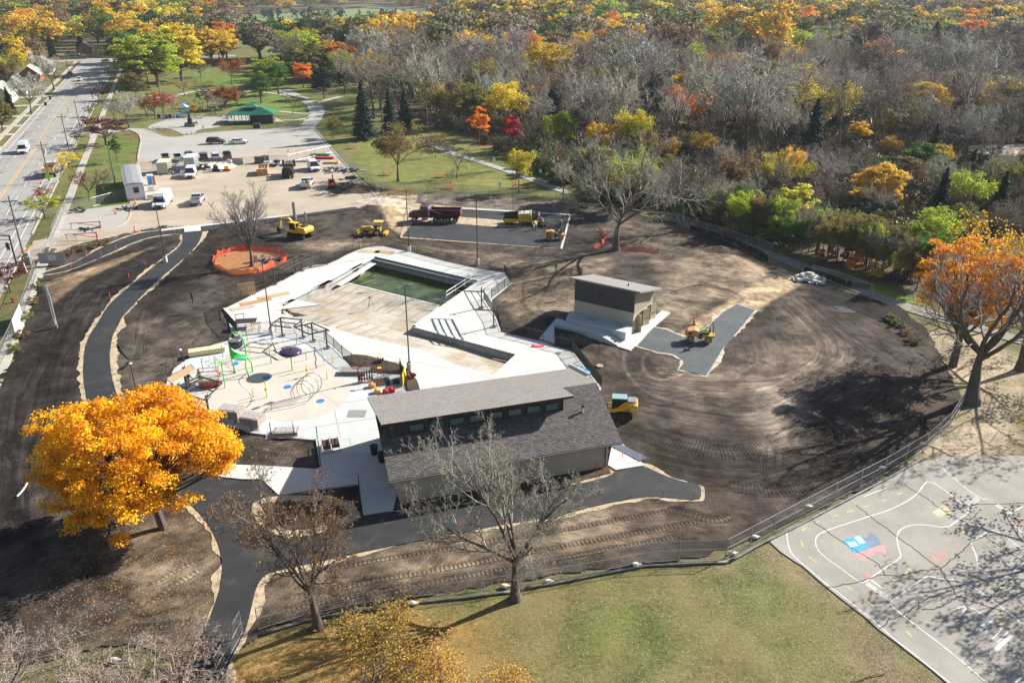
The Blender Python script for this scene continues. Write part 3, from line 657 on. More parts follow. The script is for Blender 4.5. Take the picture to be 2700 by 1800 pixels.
# steps in the near left corner
st = thing('pool_steps','concrete entry steps in the near left corner of the empty pool','steps',c0)
dd = (Vector(NE[0][:2]) - Vector(c0[:2])); 
ux = (c2 - c1).normalized(); uy = dd.normalized(); uy = Vector((uy.x,uy.y,0)); ux.z = 0
for k in range(4): a_ = ux * (.26 + .4 * k); b_ = ux * (.66 + .4 * k); MB().prism([a_ + uy * .3,b_ + uy * .3,b_ + uy * 2.6,a_ + uy * 2.6],-1.6,-.2 - .22 * k).build('step',MATS['old_concrete'],st)
bj = MB(); dL = (Vector(c0[:2]) - Vector(c1[:2])).normalized()
for k in range(9):
    q = Vector(ml[:2]).lerp(Vector(mr[:2]),(k + .35) / 9); L_ = [q + dL * i * .8 for i in range(60)]; ins = inpoly(np.array([p.x for p in L_]),np.array([p.y for p in L_]),[p[:2] for p in FL])
    L_ = [p for p,i_ in zip(L_,ins) if i_]; nn = Vector((-dL.y,dL.x)) * .17
    if len(L_) > 2: bj.add([(p.x + s * nn.x,p.y + s * nn.y,floorz(p.x,p.y) + .014) for p in L_ for s in (-1,1)],[(2 * i,2 * i + 1,2 * i + 3,2 * i + 2) for i in range(len(L_) - 1)])
stuff(bj.build('joint_band',mat('joint_band',(.33,.28,.22),.8,.3,.8),pool))
gd = thing('entry_ramp','pale ramp board with rail along the left pool wall','ramp',g(893,752,-.9)); e = g(985,694,-.1) - g(893,752,-.9)
MB().bar((0,0,0),e,.9,.08).build('board',mw,gd); MB().tube([(0,0,.9),e + Vector((0,0,.9))],.03,6).build('rail',MATS['galv'],gd)
tp = thing('survey_tripod','small survey tripod with rod standing on the empty pool floor','tripod',g(977,812,-.6))
for k in range(3): MB().tube([(0,0,1.5),(math.cos(k * 2.1) * .6,math.sin(k * 2.1) * .6,0)],.03,5).build('leg',mat('rusty',(.30,.13,.06),.8),tp)
MB().box(-.25,.25,-.12,.12,1.45,1.65).build('head',mat('steel',(.35,.35,.36),.4,.1,3,metal=.5),tp)
# ---------------------------------------------------------------- street
SA_ = math.radians(111.88); SD = Vector((math.cos(SA_),math.sin(SA_))); SN = Vector((SD.y,-SD.x)); SO = Vector((-86.,150.39))
def fs(s,n): return SO + SD * s + SN * n
def band(name,s0,s1,n0,n1,z,m,parent=None,th=.06): return MB().prism([fs(s0,n0),fs(s1,n0),fs(s1,n1),fs(s0,n1)],z - th,z).build(name,m,parent)
ST = struct(band('street',-120,362,-20.4,-3.0,.03,MATS['street_asphalt'])); struct(band('cross_street',345,358,-120,60,.026,MATS['street_asphalt'])); struct(band('cross_street',-75,-45,-90,-20.4,.026,MATS['street_asphalt']))
struct(band('street_corner',318,346,-3,3,.022,MATS['street_asphalt']))
ym = mat('yellow_paint',(.62,.42,.12),.7,.2,2); wm = mat('white_paint',(.70,.70,.67),.7,.12,2)
mb = MB()
for n in (-12.1,-12.5): ribbon(mb,[fs(-120,n),fs(70,n),fs(120,n - .9 if n < -12.3 else n),fs(150,n - 1.2 if n < -12.3 else n + .4),fs(340,n - 1.2 if n < -12.3 else n + .4)],.16,.037)
mb.build('centre_line',ym,ST)
mb = MB()
for n in (-4.4,-5.8,-18.7): ribbon(mb,[fs(-120,n),fs(340,n)],.13,.037)
for n in (-9.,-15.6):
    for k in range(-10,28): ribbon(mb,[fs(k * 12,n),fs(k * 12 + 4,n)],.13,.037)
for k in range(8): ribbon(mb,[fs(-58,-4.2 - k * 2),fs(-55,-4.2 - k * 2)],.5,.037)
ribbon(mb,[fs(-52,-3.3),fs(-52,-11.8)],.4,.037)
mb.build('lane_line',wm,ST)
KB = struct(MB().build('kerb',MATS['old_concrete'])) if False else None
for s0,s1,n0 in ((-44.5,-24.5,-3.),(-16,28,-3.),(36,318,-3.),(-42,62,-20.65),(70,345,-20.65),(-120,-78,-20.65),(-120,-62,-3)):
    struct(band('kerb',s0,s1,n0,n0 + .25,.15,MATS['old_concrete'],th=.2))
sw = struct(band('sidewalk',-120,345,0,1.5,.07,MATS['old_concrete'],th=.1))
for i in range(258):
    s0 = -120 + i * 1.8
    if s0 < 345: MB().prism([fs(s0 + .015,0),fs(s0 + 1.785,0),fs(s0 + 1.785,1.5),fs(s0 + .015,1.5)],.06,.09 + R.uniform(0,.006)).build('slab',MATS['old_concrete'],sw)
struct(band('sidewalk',-42,345,-24.2,-22.7,.09,MATS['old_concrete'],th=.1))
for s in (74,96,112,133,160,185,215): struct(band('driveway',s,s + 4,-32,-20.4,.11,MATS['old_concrete'],th=.1))
# ---------------------------------------------------------------- parking lot, yard, drive
LOT = px([(372,372),(366,352),(340,342),(300,348),(235,362),(236,352),(300,338),(384,340),(410,346),(432,359),(470,361),(520,352),(611,344),(700,339),(820,329),(990,520),(960,545),(700,570),(640,430),(430,436),(363,423)],1)
struct(MB().prism(LOT,.0,.05).build('parking_lot',MATS['lot_asphalt']))
YARD = px([(363,418),(440,428),(640,404),(700,398),(850,388),(945,470),(1010,520),(985,545),(920,556),(750,572),(640,588),(480,604),(420,612),(350,620),(220,648),(120,680),(70,690),(60,672),(90,636),(149,626),(152,600),(168,560),(342,538),(343,500)],1)
struct(MB().prism(offset(YARD,0,.3),.01,.06).build('work_yard',MATS['yard_dust']))
struct(MB().prism(px([(149,623),(152,600),(170,558),(343,541),(345,560),(330,590),(298,601),(200,618)],1),.02,.068).build('side_bay',MATS['lot_asphalt']))
for a in (px([(347,541),(346,562),(333,590),(300,603),(200,622),(150,633)],1),px([(372,372),(366,400),(363,423)],1),px([(372,372),(366,353),(340,343),(240,360)],1),px([(384,341),(410,347),(432,360),(470,362),(520,353),(611,345),(700,340),(820,330)],1),px([(820,329),(880,400),(945,470),(1000,530)],1)):
    struct(ribbon(MB(),smooth(a,1,False),.3,.16,th=.15).build('kerb',MATS['old_concrete']))
# park plaza and paths
struct(MB().prism(smooth(px([(387,342),(395,330),(430,318),(470,310),(520,306),(570,310),(604,300),(640,290),(700,300),(745,318),(748,322),(600,326),(565,338),(520,342),(515,352),(478,356),(470,348),(440,338)],1),1),0,.06).build('park_plaza',MATS['lot_asphalt']))
def path(name,pts,w,m='lot_asphalt',z=.085): return struct(ribbon(MB(),smooth(px(pts,1),2,False),w,z,th=.06).build(name,MATS[m]))
path('park_path',[(800,345),(822,322),(838,300),(828,275),(800,262),(770,250),(745,236)],5.)
path('park_path',[(745,318),(780,318),(812,312)],2.); path('park_path',[(735,294),(790,300),(820,300)],2.)
path('park_path',[(830,272),(870,262),(900,255)],2.5)
path('park_path',[(300,348),(200,352),(130,362)],3.)
path('park_path',[(380,252),(440,262),(520,236),(700,242),(800,262)],2.5)
path('wood_trail',[(1115,368),(1145,385),(1190,405),(1260,425),(1330,448),(1420,480),(1500,510)],2.3)
path('wood_trail',[(1740,570),(1830,600),(1950,640),(2080,690),(2180,730),(2280,770),(2400,815),(2520,850),(2700,900)],2.6,'trail_gravel')
struct(MB().prism(px([(2520,385),(2700,380),(2750,420),(2620,430)],1),0,.05).build('clearing',MATS['sand_pale']))
struct(ribbon(MB(),px([(705,62),(760,72),(830,90)],1),5,.1,th=.1).build('cemetery_lane',MATS['lot_asphalt']))
struct(ribbon(MB(),px([(900,12),(1000,20),(1100,40),(1200,48)],1),9,.1,th=.1).build('far_street',MATS['street_asphalt']))
# ---------------------------------------------------------------- playground tarmac and its markings
PC = lambda x,y: g(1950 + x * .3827,1200 + y * .3827,.05)
pg = struct(MB().prism(offset(px([(2030,1428),(2076,1391),(2164,1357),(2256,1311),(2333,1269),(2390,1226),(2486,1204),(2760,1200),(3000,1500),(2900,2000),(2620,1900),(2467,1774),(2409,1728),(2317,1659),(2275,1621),(2180,1548),(2115,1491),(2057,1453)],1,.05),0,.08),-.05,.05).build('playground',MATS['play_asphalt']))
WH = [[(325,515),(325,560),(340,640),(370,690),(430,745),(520,820),(610,895),(700,960),(850,1080),(960,1170),(1060,1260),(1200,1365),(1450,1568),(1560,1650)],
 [(1020,380),(830,440),(600,515),(540,545),(520,580),(530,640),(580,695),(700,780),(830,875),(860,875),(980,790),(1110,705),(1110,680),(1085,600),(1085,540),(1120,500),(1200,475),(1300,480),(1430,500),(1500,450),(1580,390),(1575,360),(1530,330),(1360,200),(1300,175),(1270,200),(1230,260),(1150,320),(1020,380)],
 [(1035,1010),(1150,930),(1280,835),(1310,830),(1400,855),(1520,860),(1600,900),(1720,980),(1850,1080),(1980,1180)],
 [(1040,1020),(1060,1050),(1200,1160),(1400,1310),(1560,1440),(1720,1580)],
 [(1590,610),(1640,570),(1720,512),(1780,525),(1860,580),(2000,690)],[(1600,625),(1635,700),(1640,770),(1720,830),(1790,865),(1880,800),(1980,720)],
 [(1400,60),(1395,90),(1480,160),(1600,260),(1670,300),(1710,300)],[(1960,350),(1860,400),(1850,430),(1900,490),(1980,560)],[(850,285),(890,270),(1010,225)],
 [(1470,1062),(1575,1030),(1735,1135)],[(1520,1105),(1575,1030)],[(1900,1568),(1990,1490)]]
mb = MB()
for l in WH: ribbon(mb,smooth([PC(*p) for p in l],1,False),.105,.057)
for a,b in (((1735,1130),(1630,1215)),((1872,1235),(1765,1340))): ribbon(mb,[PC(*a),PC(*b)],.26,.057)
for l in ([(1760,1150),(1692,1218),(1728,1238),(1812,1178)],[(1812,1185),(1740,1268),(1775,1288),(1850,1215)]): ribbon(mb,[PC(*p) for p in l],.06,.057)
def bars(a,b,n,wx,wy):
    for i in range(n):
        f = i / (n - 1); x = a[0] + (b[0] - a[0]) * f; y = a[1] + (b[1] - a[1]) * f; ribbon(mb,[PC(x,y),PC(x + wx,y + wy)],.1,.057)
bars((868,892),(1020,1000),13,22,-20); bars((1535,330),(1625,285),9,34,30); bars((1765,350),(1845,402),7,22,-14); ribbon(mb,[PC(905,858),PC(985,915)],.2,.057)
mb.build('white_marking',mat('worn_white',(.60,.60,.57),.8,.3,2.5),pg)
mb = MB()
for a in ((430,520,455,495),(425,585,435,630),(475,695,530,740),(520,465,550,455),(635,420,680,410),(740,390,790,378),(850,355,895,345),(980,312,1015,305),(1090,270,1120,255),(1030,885,1075,860),(1145,1210,1190,1250),(740,900,780,930),(860,990,920,1040),(1635,850,1740,915),(1205,145,1225,120)): ribbon(mb,[PC(*a[:2]),PC(*a[2:])],.16,.057)
for tr in (((1165,775),(1192,797),(1128,820)),((1515,525),(1575,505),(1545,547)),((1735,1120),(1800,1135),(1870,1195),(1800,1180)),((1325,395),(1390,345),(1450,360),(1455,400),(1370,430))): mb.prism([PC(*p) for p in tr],.052,.057)
mb.build('yellow_marking',mat('worn_yellow',(.52,.42,.22),.8,.3,2.5),pg)
for nm,ps,c,z in (('blue_marking',((710,585),(800,553),(838,550),(892,640),(785,672)),(.07,.36,.62),.057),('blue_marking',((900,528),(925,540),(985,605),(893,638),(850,560),(880,570)),(.18,.25,.33),.057),('light_blue_marking',((735,600),(795,590),(820,620),(765,634)),(.40,.62,.70),.061),('light_blue_marking',((785,560),(830,555),(868,600),(830,612)),(.45,.66,.72),.061),('light_blue_marking',((1340,390),(1375,372),(1405,390),(1372,412)),(.38,.55,.58),.061),('pink_marking',((780,680),(985,618),(990,605),(1012,682),(965,662),(830,726)),(.62,.30,.32),.057),('red_marking',((858,815),(880,808),(903,825),(890,842),(865,838)),(.72,.25,.22),.061),('red_marking',((1465,308),(1482,302),(1495,312),(1478,320)),(.6,.22,.2),.061),('faded_red_marking',((1300,690),(1380,670),(1440,650),(1430,700),(1360,750)),(.42,.27,.22),.054),('red_marking',((1918,470),(1945,466),(1950,486),(1925,488)),(.5,.2,.2),.061)):
    MB().prism([PC(*p) for p in ps],z - .006,z).build(nm,mat(nm + str(int(c[0] * 100)),c,.85,.2,2),pg)
mb = MB()
for l in ([(500,450),(700,590),(860,690),(960,750),(1010,830)],[(800,340),(900,420),(1090,560),(1250,680),(1380,780),(1420,830)],[(600,910),(830,870),(950,825),(1130,825),(1250,790),(1380,785),(1500,690),(1590,600),(1700,550)],[(960,1195),(1040,1130),(1130,1100),(1200,1050),(1310,970),(1470,935)],[(1380,790),(1460,900),(1495,965),(1620,1010),(1830,1080)],[(1495,970),(1430,1025),(1330,1060),(1250,1060)],[(1130,200),(1280,290),(1430,400),(1560,460),(1650,530),(1800,630),(1980,745)],[(1510,375),(1640,335),(1800,335),(1960,325)],[(1700,1010),(1800,900),(1960,780)],[(700,1580),(1000,1500)]):
    q = resample([PC(*p) for p in l],.25,False); q = [p + Vector((R.uniform(-.07,.07),R.uniform(-.07,.07))) for p in q]; ribbon(mb,q,.07,.059)
mb.build('crack',mat('crack_dirt',(.06,.04,.025),.95,.4,3),pg)
# ---------------------------------------------------------------- common materials
STEEL = mat('dark_bronze',(.055,.052,.045),.5,.12,3,spec=.5); GALV = MATS['galv']; CHAR = mat('charcoal',(.035,.034,.034),.6,.12,3)
BLK = mat('black_rubber',(.018,.018,.02),.8,.15,6); CHR = mat('chrome',(.55,.56,.58),.22,.05,2,metal=.8); GLS = mat('dark_glass',(.02,.025,.03),.06,.1,2,spec=.7)
YEL = mat('machine_yellow',(.60,.36,.03),.45,.12,2.5,dirt=.35); RED = mat('barrier_red',(.45,.03,.035),.55,.12,3); WHT = mat('vehicle_white',(.74,.75,.75),.35,.06,1.5)
ORG = mat('safety_orange',(.85,.14,.03),.6,.1,4); BLU = mat('playground_blue',(.06,.25,.6),.5); GRN = mat('splash_green',(.06,.62,.05),.35,.05,2); PUR = mat('splash_purple',(.055,.04,.085),.25,.1,2)
WOOD = mat('raw_wood',(.55,.38,.20),.85,.2,4); TIM = mat('pole_wood',(.13,.11,.095),.9,.25,5); CON = MATS['concrete']
# ---------------------------------------------------------------- bathhouse
BA = math.radians(17.36); B1 = Vector((math.cos(BA),math.sin(BA))); BO = g(1026.5,1267,3.1)
bh = thing('bathhouse','long low bathhouse with grey shingle roofs and a row of teal clerestory windows','building',(BO.x,BO.y,0),BA)
LX = 20.5; RY,RZ = 6.0,5.95; BY,BZ = 12.4,4.4; HY,HZ = 3.1,6.6
cmu_m = NT('pale_block'); v = cmu_m.n('TexCoord').outputs['Object']
br = cmu_m.n('ObjectInfo').outputs['Random']
cmu_m.set(cmu_m.b.inputs['Base Color'],cmu_m.mix(cmu_m.ramp(cmu_m.noise(v,4,5),.3,.7),(.42,.36,.29),(.52,.46,.38))); cmu_m.set(cmu_m.b.inputs['Roughness'],.9); MATS['pale_block'] = cmu_m.m
def shingle_mat(name,a,b):
    t = NT(name); at = t.n('Attribute',attribute_name='v').outputs['Fac']; v = t.n('TexCoord').outputs['Object']
    t.set(t.b.inputs['Base Color'],t.mix(t.math('ADD',t.math('MULTIPLY',at,.8),t.math('MULTIPLY',t.noise(v,9,4),.3)),a,b)); t.set(t.b.inputs['Roughness'],.9); t.bump(t.noise(v,90,2),.3,.01); MATS[name] = t.m; return t.m
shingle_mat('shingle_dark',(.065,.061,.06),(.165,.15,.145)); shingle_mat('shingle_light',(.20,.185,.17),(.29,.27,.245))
def shingles(name,x0,x1,p0,p1,m,parent,course=.145,tab=.33,th=.02,cutf=None):
    "p0,p1 = (y,z) bottom and top of the slope"
    L = math.hypot(p1[0] - p0[0],p1[1] - p0[1]); uy,uz = (p1[0] - p0[0]) / L,(p1[1] - p0[1]) / L; ny,nz = (-uz,uy) if uy > 0 else (uz,-uy)
    vs = []; fs = []; cv = []; n = int(L / course); course = L / n
    for i in range(n):
        x = x0 - (R.random() * tab)
        while x < x1:
            w = tab * R.uniform(.75,1.25); a = max(x,x0); b = min(x + w - .015,x1); x += w
            if b - a < .03: continue
            s0 = i * course; s1 = s0 + course * 1.05; t0 = th * R.uniform(.8,1.7); k = len(vs)
            for s,t in ((s0,t0),(s1,.004),(s0,0)):
                for q in (a,b): vs.append((q,p0[0] + uy * s + ny * t,p0[1] + uz * s + nz * t))
            fs += [(k,k + 1,k + 3,k + 2),(k + 4,k + 5,k + 1,k),(k,k + 2,k + 4),(k + 1,k + 5,k + 3)]; r = R.random(); cv += [r,r,r,r]
    me = bpy.data.meshes.new(name); me.from_pydata(vs,[],fs); A = me.attributes.new('v','FLOAT','FACE'); A.data.foreach_set('value',cv); me.materials.append(m)
    return stuff(link(name,me,parent))
def blockwall(name,x0,x1,z0,z1,m,parent,mtx,bw=.4,bhh=.2,depth=.03):
    mb = MB(); r = int((z1 - z0) / bhh); bhh = (z1 - z0) / r
    for i in range(r):
        x = x0 - (bw / 2 if i % 2 else 0)
        while x < x1 - .02:
            a,b = max(x,x0),min(x + bw - .012,x1); x += bw
            if b - a > .04: mb.box(a,b,-depth - R.uniform(0,.006),0,z0 + i * bhh,z0 + (i + 1) * bhh - .012,mtx)
    return stuff(mb.build(name,m,parent))
I4 = Matrix.Identity(4)
sh = mat('block_core',(.30,.26,.21),.9)
WX0,WX1,WY0,WY1 = .9,LX - .9,.85,BY - .6
rz = lambda y: 3.1 + (RZ - 3.1) * y / RY if y < RY else RZ - (RZ - BZ) * (y - RY) / (BY - RY)
MB().side([(WY0,.1),(WY1,.1),(WY1,rz(WY1) - .3),(RY,RZ - .3),(WY0,rz(WY0) - .3)],WX0,WX1).build('wall',sh,bh)
bh.children[-1].matrix_local = Matrix(((0,1,0,0),(1,0,0,0),(0,0,1,0),(0,0,0,1)))
blockwall('front_block',WX0,WX1,.15,3.0,MATS['pale_block'],bh,Matrix.Translation((0,WY0,0)))
blockwall('end_block',-WY1,-WY0,.15,2.9,MATS['pale_block'],bh,Matrix.Translation((WX0,0,0)) @ Matrix.Rotation(-PI / 2,4,'Z'))
blockwall('end_block',WY0,WY1,.15,2.9,MATS['pale_block'],bh,Matrix.Translation((WX1,0,0)) @ Matrix.Rotation(PI / 2,4,'Z'))
MB().side([(0,3.08),(0,2.9),(RY,RZ - .2),(RY,RZ - .02)],0,LX).build('lower_roof',CHAR,bh).matrix_local = Matrix(((0,1,0,0),(1,0,0,0),(0,0,1,0),(0,0,0,1)))
MB().side([(BY,BZ),(BY,BZ - .2),(RY,RZ - .22),(RY,RZ - .02)],.1,LX).build('back_roof',CHAR,bh).matrix_local = Matrix(((0,1,0,0),(1,0,0,0),(0,0,1,0),(0,0,0,1)))
CX1 = 17.1
MB().side([(RY,RZ - .02),(RY,RZ - .24),(HY,HZ - .24),(HY,HZ - .02)],.1,CX1).build('upper_roof',CHAR,bh).matrix_local = Matrix(((0,1,0,0),(1,0,0,0),(0,0,1,0),(0,0,0,1)))
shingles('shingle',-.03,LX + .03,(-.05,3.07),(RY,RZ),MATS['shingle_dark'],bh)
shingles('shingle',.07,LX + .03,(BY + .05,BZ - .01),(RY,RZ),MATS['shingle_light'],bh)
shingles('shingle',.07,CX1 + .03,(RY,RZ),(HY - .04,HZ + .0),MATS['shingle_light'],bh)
CY0 = 3.75; CW0,CW1 = .95,16.4
cb = mat('clerestory_board',(.050,.046,.043),.75,.12,3)
zc = rz(CY0)
def box(name,x0,x1,y0,y1,z0,z1,m,parent,**k): return MB().box(x0,x1,y0,y1,z0,z1).build(name,m,parent,**k)
box('clerestory_wall',CW0,CW1,CY0,CY0 + .2,zc - .2,HZ - .4,cb,bh)
for x in (CW0,CW1 - .2):
    MB().side([(CY0,zc - .2),(CY0,HZ - .35),(RY,RZ - .2),(RY,RZ - .6)],x,x + .2).build('clerestory_end',mat('end_panel',(.30,.26,.21),.8) if x < 2 else cb,bh).matrix_local = Matrix(((0,1,0,0),(1,0,0,0),(0,0,1,0),(0,0,0,1)))
tg = mat('teal_glass',(.03,.13,.14),.12,.25,1.2,spec=.7)
for i in range(8):
    x = CW0 + 2.15 + i * 1.745; f = box('window',x - .66,x + .66,CY0 - .05,CY0 + .02,zc + .22,zc + .98,mat('black_frame',(.012,.012,.013),.5),bh)
    box('pane',x - .57,x + .57,CY0 - .075,CY0 - .052,zc + .30,zc + .90,tg,f)
for x0,x1 in ((2.9,4.2),(5.2,6.5),(8.4,9.4),(18.,19.)): f = box('vent_window',x0,x1,WY0 - .1,WY0 - .03,2.45,2.8,MATS['black_frame'],bh)
MB().tube([(-.05,-.12,2.97),(LX + .05,-.12,2.97)],.075,6).build('gutter',mat('gutter_grey',(.16,.16,.16),.4,.1),bh)
MB().tube([(LX - 1.1,.75,2.9),(LX - 1.1,.72,.3)],.05,6).build('downpipe',CHAR,bh)
vp = MB().cyl((18.1,3.3,rz(3.3) - .1),(18.1,3.3,rz(3.3) + .55),.09).build('vent_pipe',mat('vent_white',(.6,.6,.6),.5),bh)
MB().cyl((18.1,3.3,rz(3.3) + .5),(18.1,3.3,rz(3.3) + .7),.14).build('vent_cap',CHAR,vp)
box('door',LX - .87,LX - .82,5,5.95,.2,2.3,CHAR,bh); box('door',WX0 - .06,WX0 - .02,5,5.95,.2,2.3,CHAR,bh)
struct(MB().prism(px([(1036,1342),(1040,1280),(1500,1190),(1600,1225),(1610,1250),(1495,1278),(1300,1314),(1084,1352)],1),.05,.14).build('foundation_soil',MATS['mulch']))
struct(MB().prism(px([(1603,1225),(1612,1180),(1640,1168),(1700,1226),(1624,1238)],1,.2),.02,.22).build('side_walk',MATS['concrete']))
# ---------------------------------------------------------------- pump house
ph = thing('pump_house','tall pump house with dark upper walls, pale block base and mono pitch roof','building',(PO.x,PO.y,0),PH)
PZ = 1.25; zr = lambda y: 5.65 - .245 * y
swapm = Matrix(((0,1,0,0),(1,0,0,0),(0,0,1,0),(0,0,0,1)))
MB().side([(0.05,0),(5.7,0),(5.7,zr(5.7)),(.05,zr(.05))],.05,8.2).build('wall',mat('pump_core',(.42,.36,.27),.85),ph).matrix_local = swapm
blockwall('block_course',0,8.25,PZ,2.9,MATS['pale_block'],ph,Matrix.Translation((0,.04,0)))
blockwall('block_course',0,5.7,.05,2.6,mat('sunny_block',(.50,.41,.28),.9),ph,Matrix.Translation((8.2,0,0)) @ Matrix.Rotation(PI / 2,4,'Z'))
mb = MB()
for k in range(13): mb.box(-.02,8.28,-.0,.045,2.9 + k * .212,2.9 + k * .212 + .2)
stuff(mb.build('siding_board',mat('siding_dark',(.062,.058,.055),.7,.1),ph))
mb = MB(); n = 9
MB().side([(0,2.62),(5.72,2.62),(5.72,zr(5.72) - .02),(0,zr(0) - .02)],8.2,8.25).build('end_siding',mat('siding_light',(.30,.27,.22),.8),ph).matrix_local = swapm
MB().side([(-.45,zr(-.45) + .02),(-.45,zr(-.45) + .22),(6.5,zr(6.5) + .22),(6.5,zr(6.5) + .02)],-.7,9.1).build('roof',mat('membrane_grey',(.25,.232,.215),.8,.06,1,dirt=.1),ph).matrix_local = swapm
MB().cyl((6.3,2.2,zr(2.2) + .1),(6.3,2.2,zr(2.2) + .6),.08).build('vent_pipe',CHAR,ph)
w_ = box('vent_window',3.4,4.1,-.06,.0,4.0,4.6,MATS['black_frame'],ph); box('louvre',3.48,4.02,-.075,-.062,4.08,4.52,CHAR,w_)
crm = mat('cream_door',(.62,.53,.36),.6,.06,2)
box('doorway',8.19,8.27,1.3,2.9,.1,2.35,mat('dark_inside',(.02,.02,.02),.9),ph); box('doorway',8.19,8.27,4.2,5.2,.1,2.35,MATS['dark_inside'],ph)
for y,a,w0,h in ((1.3,-30,.8,2.25),(2.9,62,1.0,2.3),(5.2,70,1.0,2.2)):
    d = MB().box(0,w0,-.03,.03,0,h).build('door',crm,ph); d.location = (8.28,y,.12); d.rotation_euler = (0,0,math.radians(a - 0)); MB().bar((w0 * .2,-.06,1.0),(w0 * .85,-.06,1.),.05).build('push_bar',CHAR,d)
box('frame',8.25,8.29,3.5,3.9,1.0,2.2,crm,ph)
cc = MATS['concrete_cool']
pf = struct(MB().prism([ploc(-.6,0),ploc(.2,-2.5),ploc(8.45,-2.5),ploc(8.28,0)],0,PZ).build('platform',cc))
MB().prism([ploc(2.6,-.6),ploc(3.6,-.6),ploc(3.6,-1.3),ploc(2.6,-1.3)],PZ - .02,PZ + .015).build('hatch',GALV,pf); MB().prism([ploc(6.3,-.6),ploc(7.3,-.6),ploc(7.3,-1.3),ploc(6.3,-1.3)],PZ - .02,PZ + .015).build('hatch',GALV,pf)
lw = struct(MB().prism([ploc(-1.2,-2.52),ploc(5.6,-2.52),ploc(5.6,-4.1),ploc(-.6,-4.1)],0,.98).build('lower_walk',cc))
for k in range(4): MB().prism([ploc(-.6 + k * 1.55 + .02,-2.56),ploc(.93 + k * 1.55,-2.56),ploc(.93 + k * 1.55,-4.06),ploc(-.6 + k * 1.55 + .02,-4.06)],.9,1.01).build('slab',cc,lw)
ss = thing('concrete_stairs','short flight of concrete steps beside the pump house platform','stairs',tuple(ploc(5.6,-2.52)),PH)
for k in range(6): box('step',.01 + k * .47,.48 + k * .47,-1.5,0,0,1.0 - .165 * (k + .3),cc,ss)
MB().side([(0,0),(0,1.05),(2.9,.12),(2.9,0)],-1.72,-1.52).build('cheek_wall',cc,ss)
struct(MB().prism([ploc(8.3,-4.5),ploc(10.15,-4.7),ploc(9.6,3.6),ploc(9.5,9.),ploc(8.3,9.)],.0,.2).build('side_walk',MATS['concrete']))
q0,q1,q2,q3 = g(1463,905,.25),g(1420,893,.25),ploc(-1.2,-2.5),ploc(-.6,-4.1)
rw = struct(MB().prism([q1,q0,q3,q2],-.1,lambda x,y: .22 + .78 * min(1,max(0,(Vector((x,y)) - q1.xy).length / (q2.xy - q1.xy).length))).build('ramp_walk',cc))
# ---------------------------------------------------------------- park shelter
sp_ = g(667,322); shl = thing('picnic_shelter','park shelter with a green metal roof and brown log walls','shelter',(sp_.x,sp_.y,0),math.radians(8))
gm = mat('green_roof',(.035,.20,.13),.45,.12,1.5); lg = mat('log_brown',(.10,.075,.055),.9,.3,3)
Wd,Dp = 23.,12.; shl.scale = (.64,.72,.88)
e = [(-Wd / 2,-Dp / 2),(Wd / 2,-Dp / 2),(Wd / 2,Dp / 2),(-Wd / 2,Dp / 2)]
mb = MB().add([(a,b,3.0) for a,b in e] + [(-4.5,0,5.2),(4.5,0,5.2)],[(0,1,5,4),(1,2,5),(2,3,4,5),(3,0,4),(0,3,2,1)]); mb.build('roof',gm,shl)
mb = MB()
for k in range(57):
    x = -11.2 + k * .4; y1 = -.4 if abs(x) < 4.5 else -Dp / 2 + (11.5 - abs(x)) / 7 * 6; z1 = 3 + 2.2 * (y1 + 6) / 6; mb.bar((x,-6,3.03),(x,y1,z1 + .03),.06,.07)
stuff(mb.build('roof_rib',gm,shl))
mb = MB().box(-2.6,2.6,-1.7,1.7,4.3,5.2); mb.build('cupola',CHAR,shl); MB().add([(-3.3,-2.4,5.2),(3.3,-2.4,5.2),(3.3,2.4,5.2),(-3.3,2.4,5.2),(-1.2,0,6.3),(1.2,0,6.3)],[(0,1,5,4),(1,2,5),(2,3,4,5),(3,0,4),(3,2,1,0)]).build('cupola_roof',gm,shl)
for i in range(12): MB().box(-.5,10.3,-5.0,3.5,.1 + i * .24,.1 + i * .24 + .215).build('log_course',lg,shl)
for x in (1.2,8.8): box('door',x,x + .9,-5.06,-5.0,.1,2.2,CHAR,shl)
for x in (-10.8,-7.5,-4.2,-1.2): box('post',x,x + .25,-5.2,-4.9,0,3,lg,shl); box('post',x,x + .25,4.9,5.2,0,3,lg,shl)
# ---------------------------------------------------------------- fences
def alongp(pts,step):
    out = [pts[0]]; 
    for a,b in zip(pts,pts[1:]):
        n = max(1,round((b - a).length / step)); out += [a.lerp(b,(k + 1) / n) for k in range(n)]
    return out
def picket_fence(label,pts,h=1.35,step=2.3,z=ZD,top=True,m=None,n=.115):
    m = m or STEEL; P = [g(*p,z) if len(p) == 2 else Vector(p) for p in pts]; o = P[0].copy(); t = thing('picket_fence',label,'fence',o); P = [p - o for p in P]; Q = alongp(P,step)
    for q in Q: MB().bar(q,q + Vector((0,0,h + .06)),.065).build('post',m,t)
    r = MB(); k = MB()
    for a,b in zip(Q,Q[1:]):
        for zz in (.15,h - .1): r.bar(a + Vector((0,0,zz)),b + Vector((0,0,zz)),.035,.035)
        c = int((b - a).length / n)
        for i in range(1,c): p = a.lerp(b,i / c); k.add([p + Vector(x) for x in ((-.011,-.008,.08),(.011,-.008,.08),(0,.012,.08),(-.011,-.008,h),(.011,-.008,h),(0,.012,h))],[(0,1,4,3),(1,2,5,4),(2,0,3,5)])
    stuff(r.build('rail',m,t)); stuff(k.build('picket',m,t)); return t
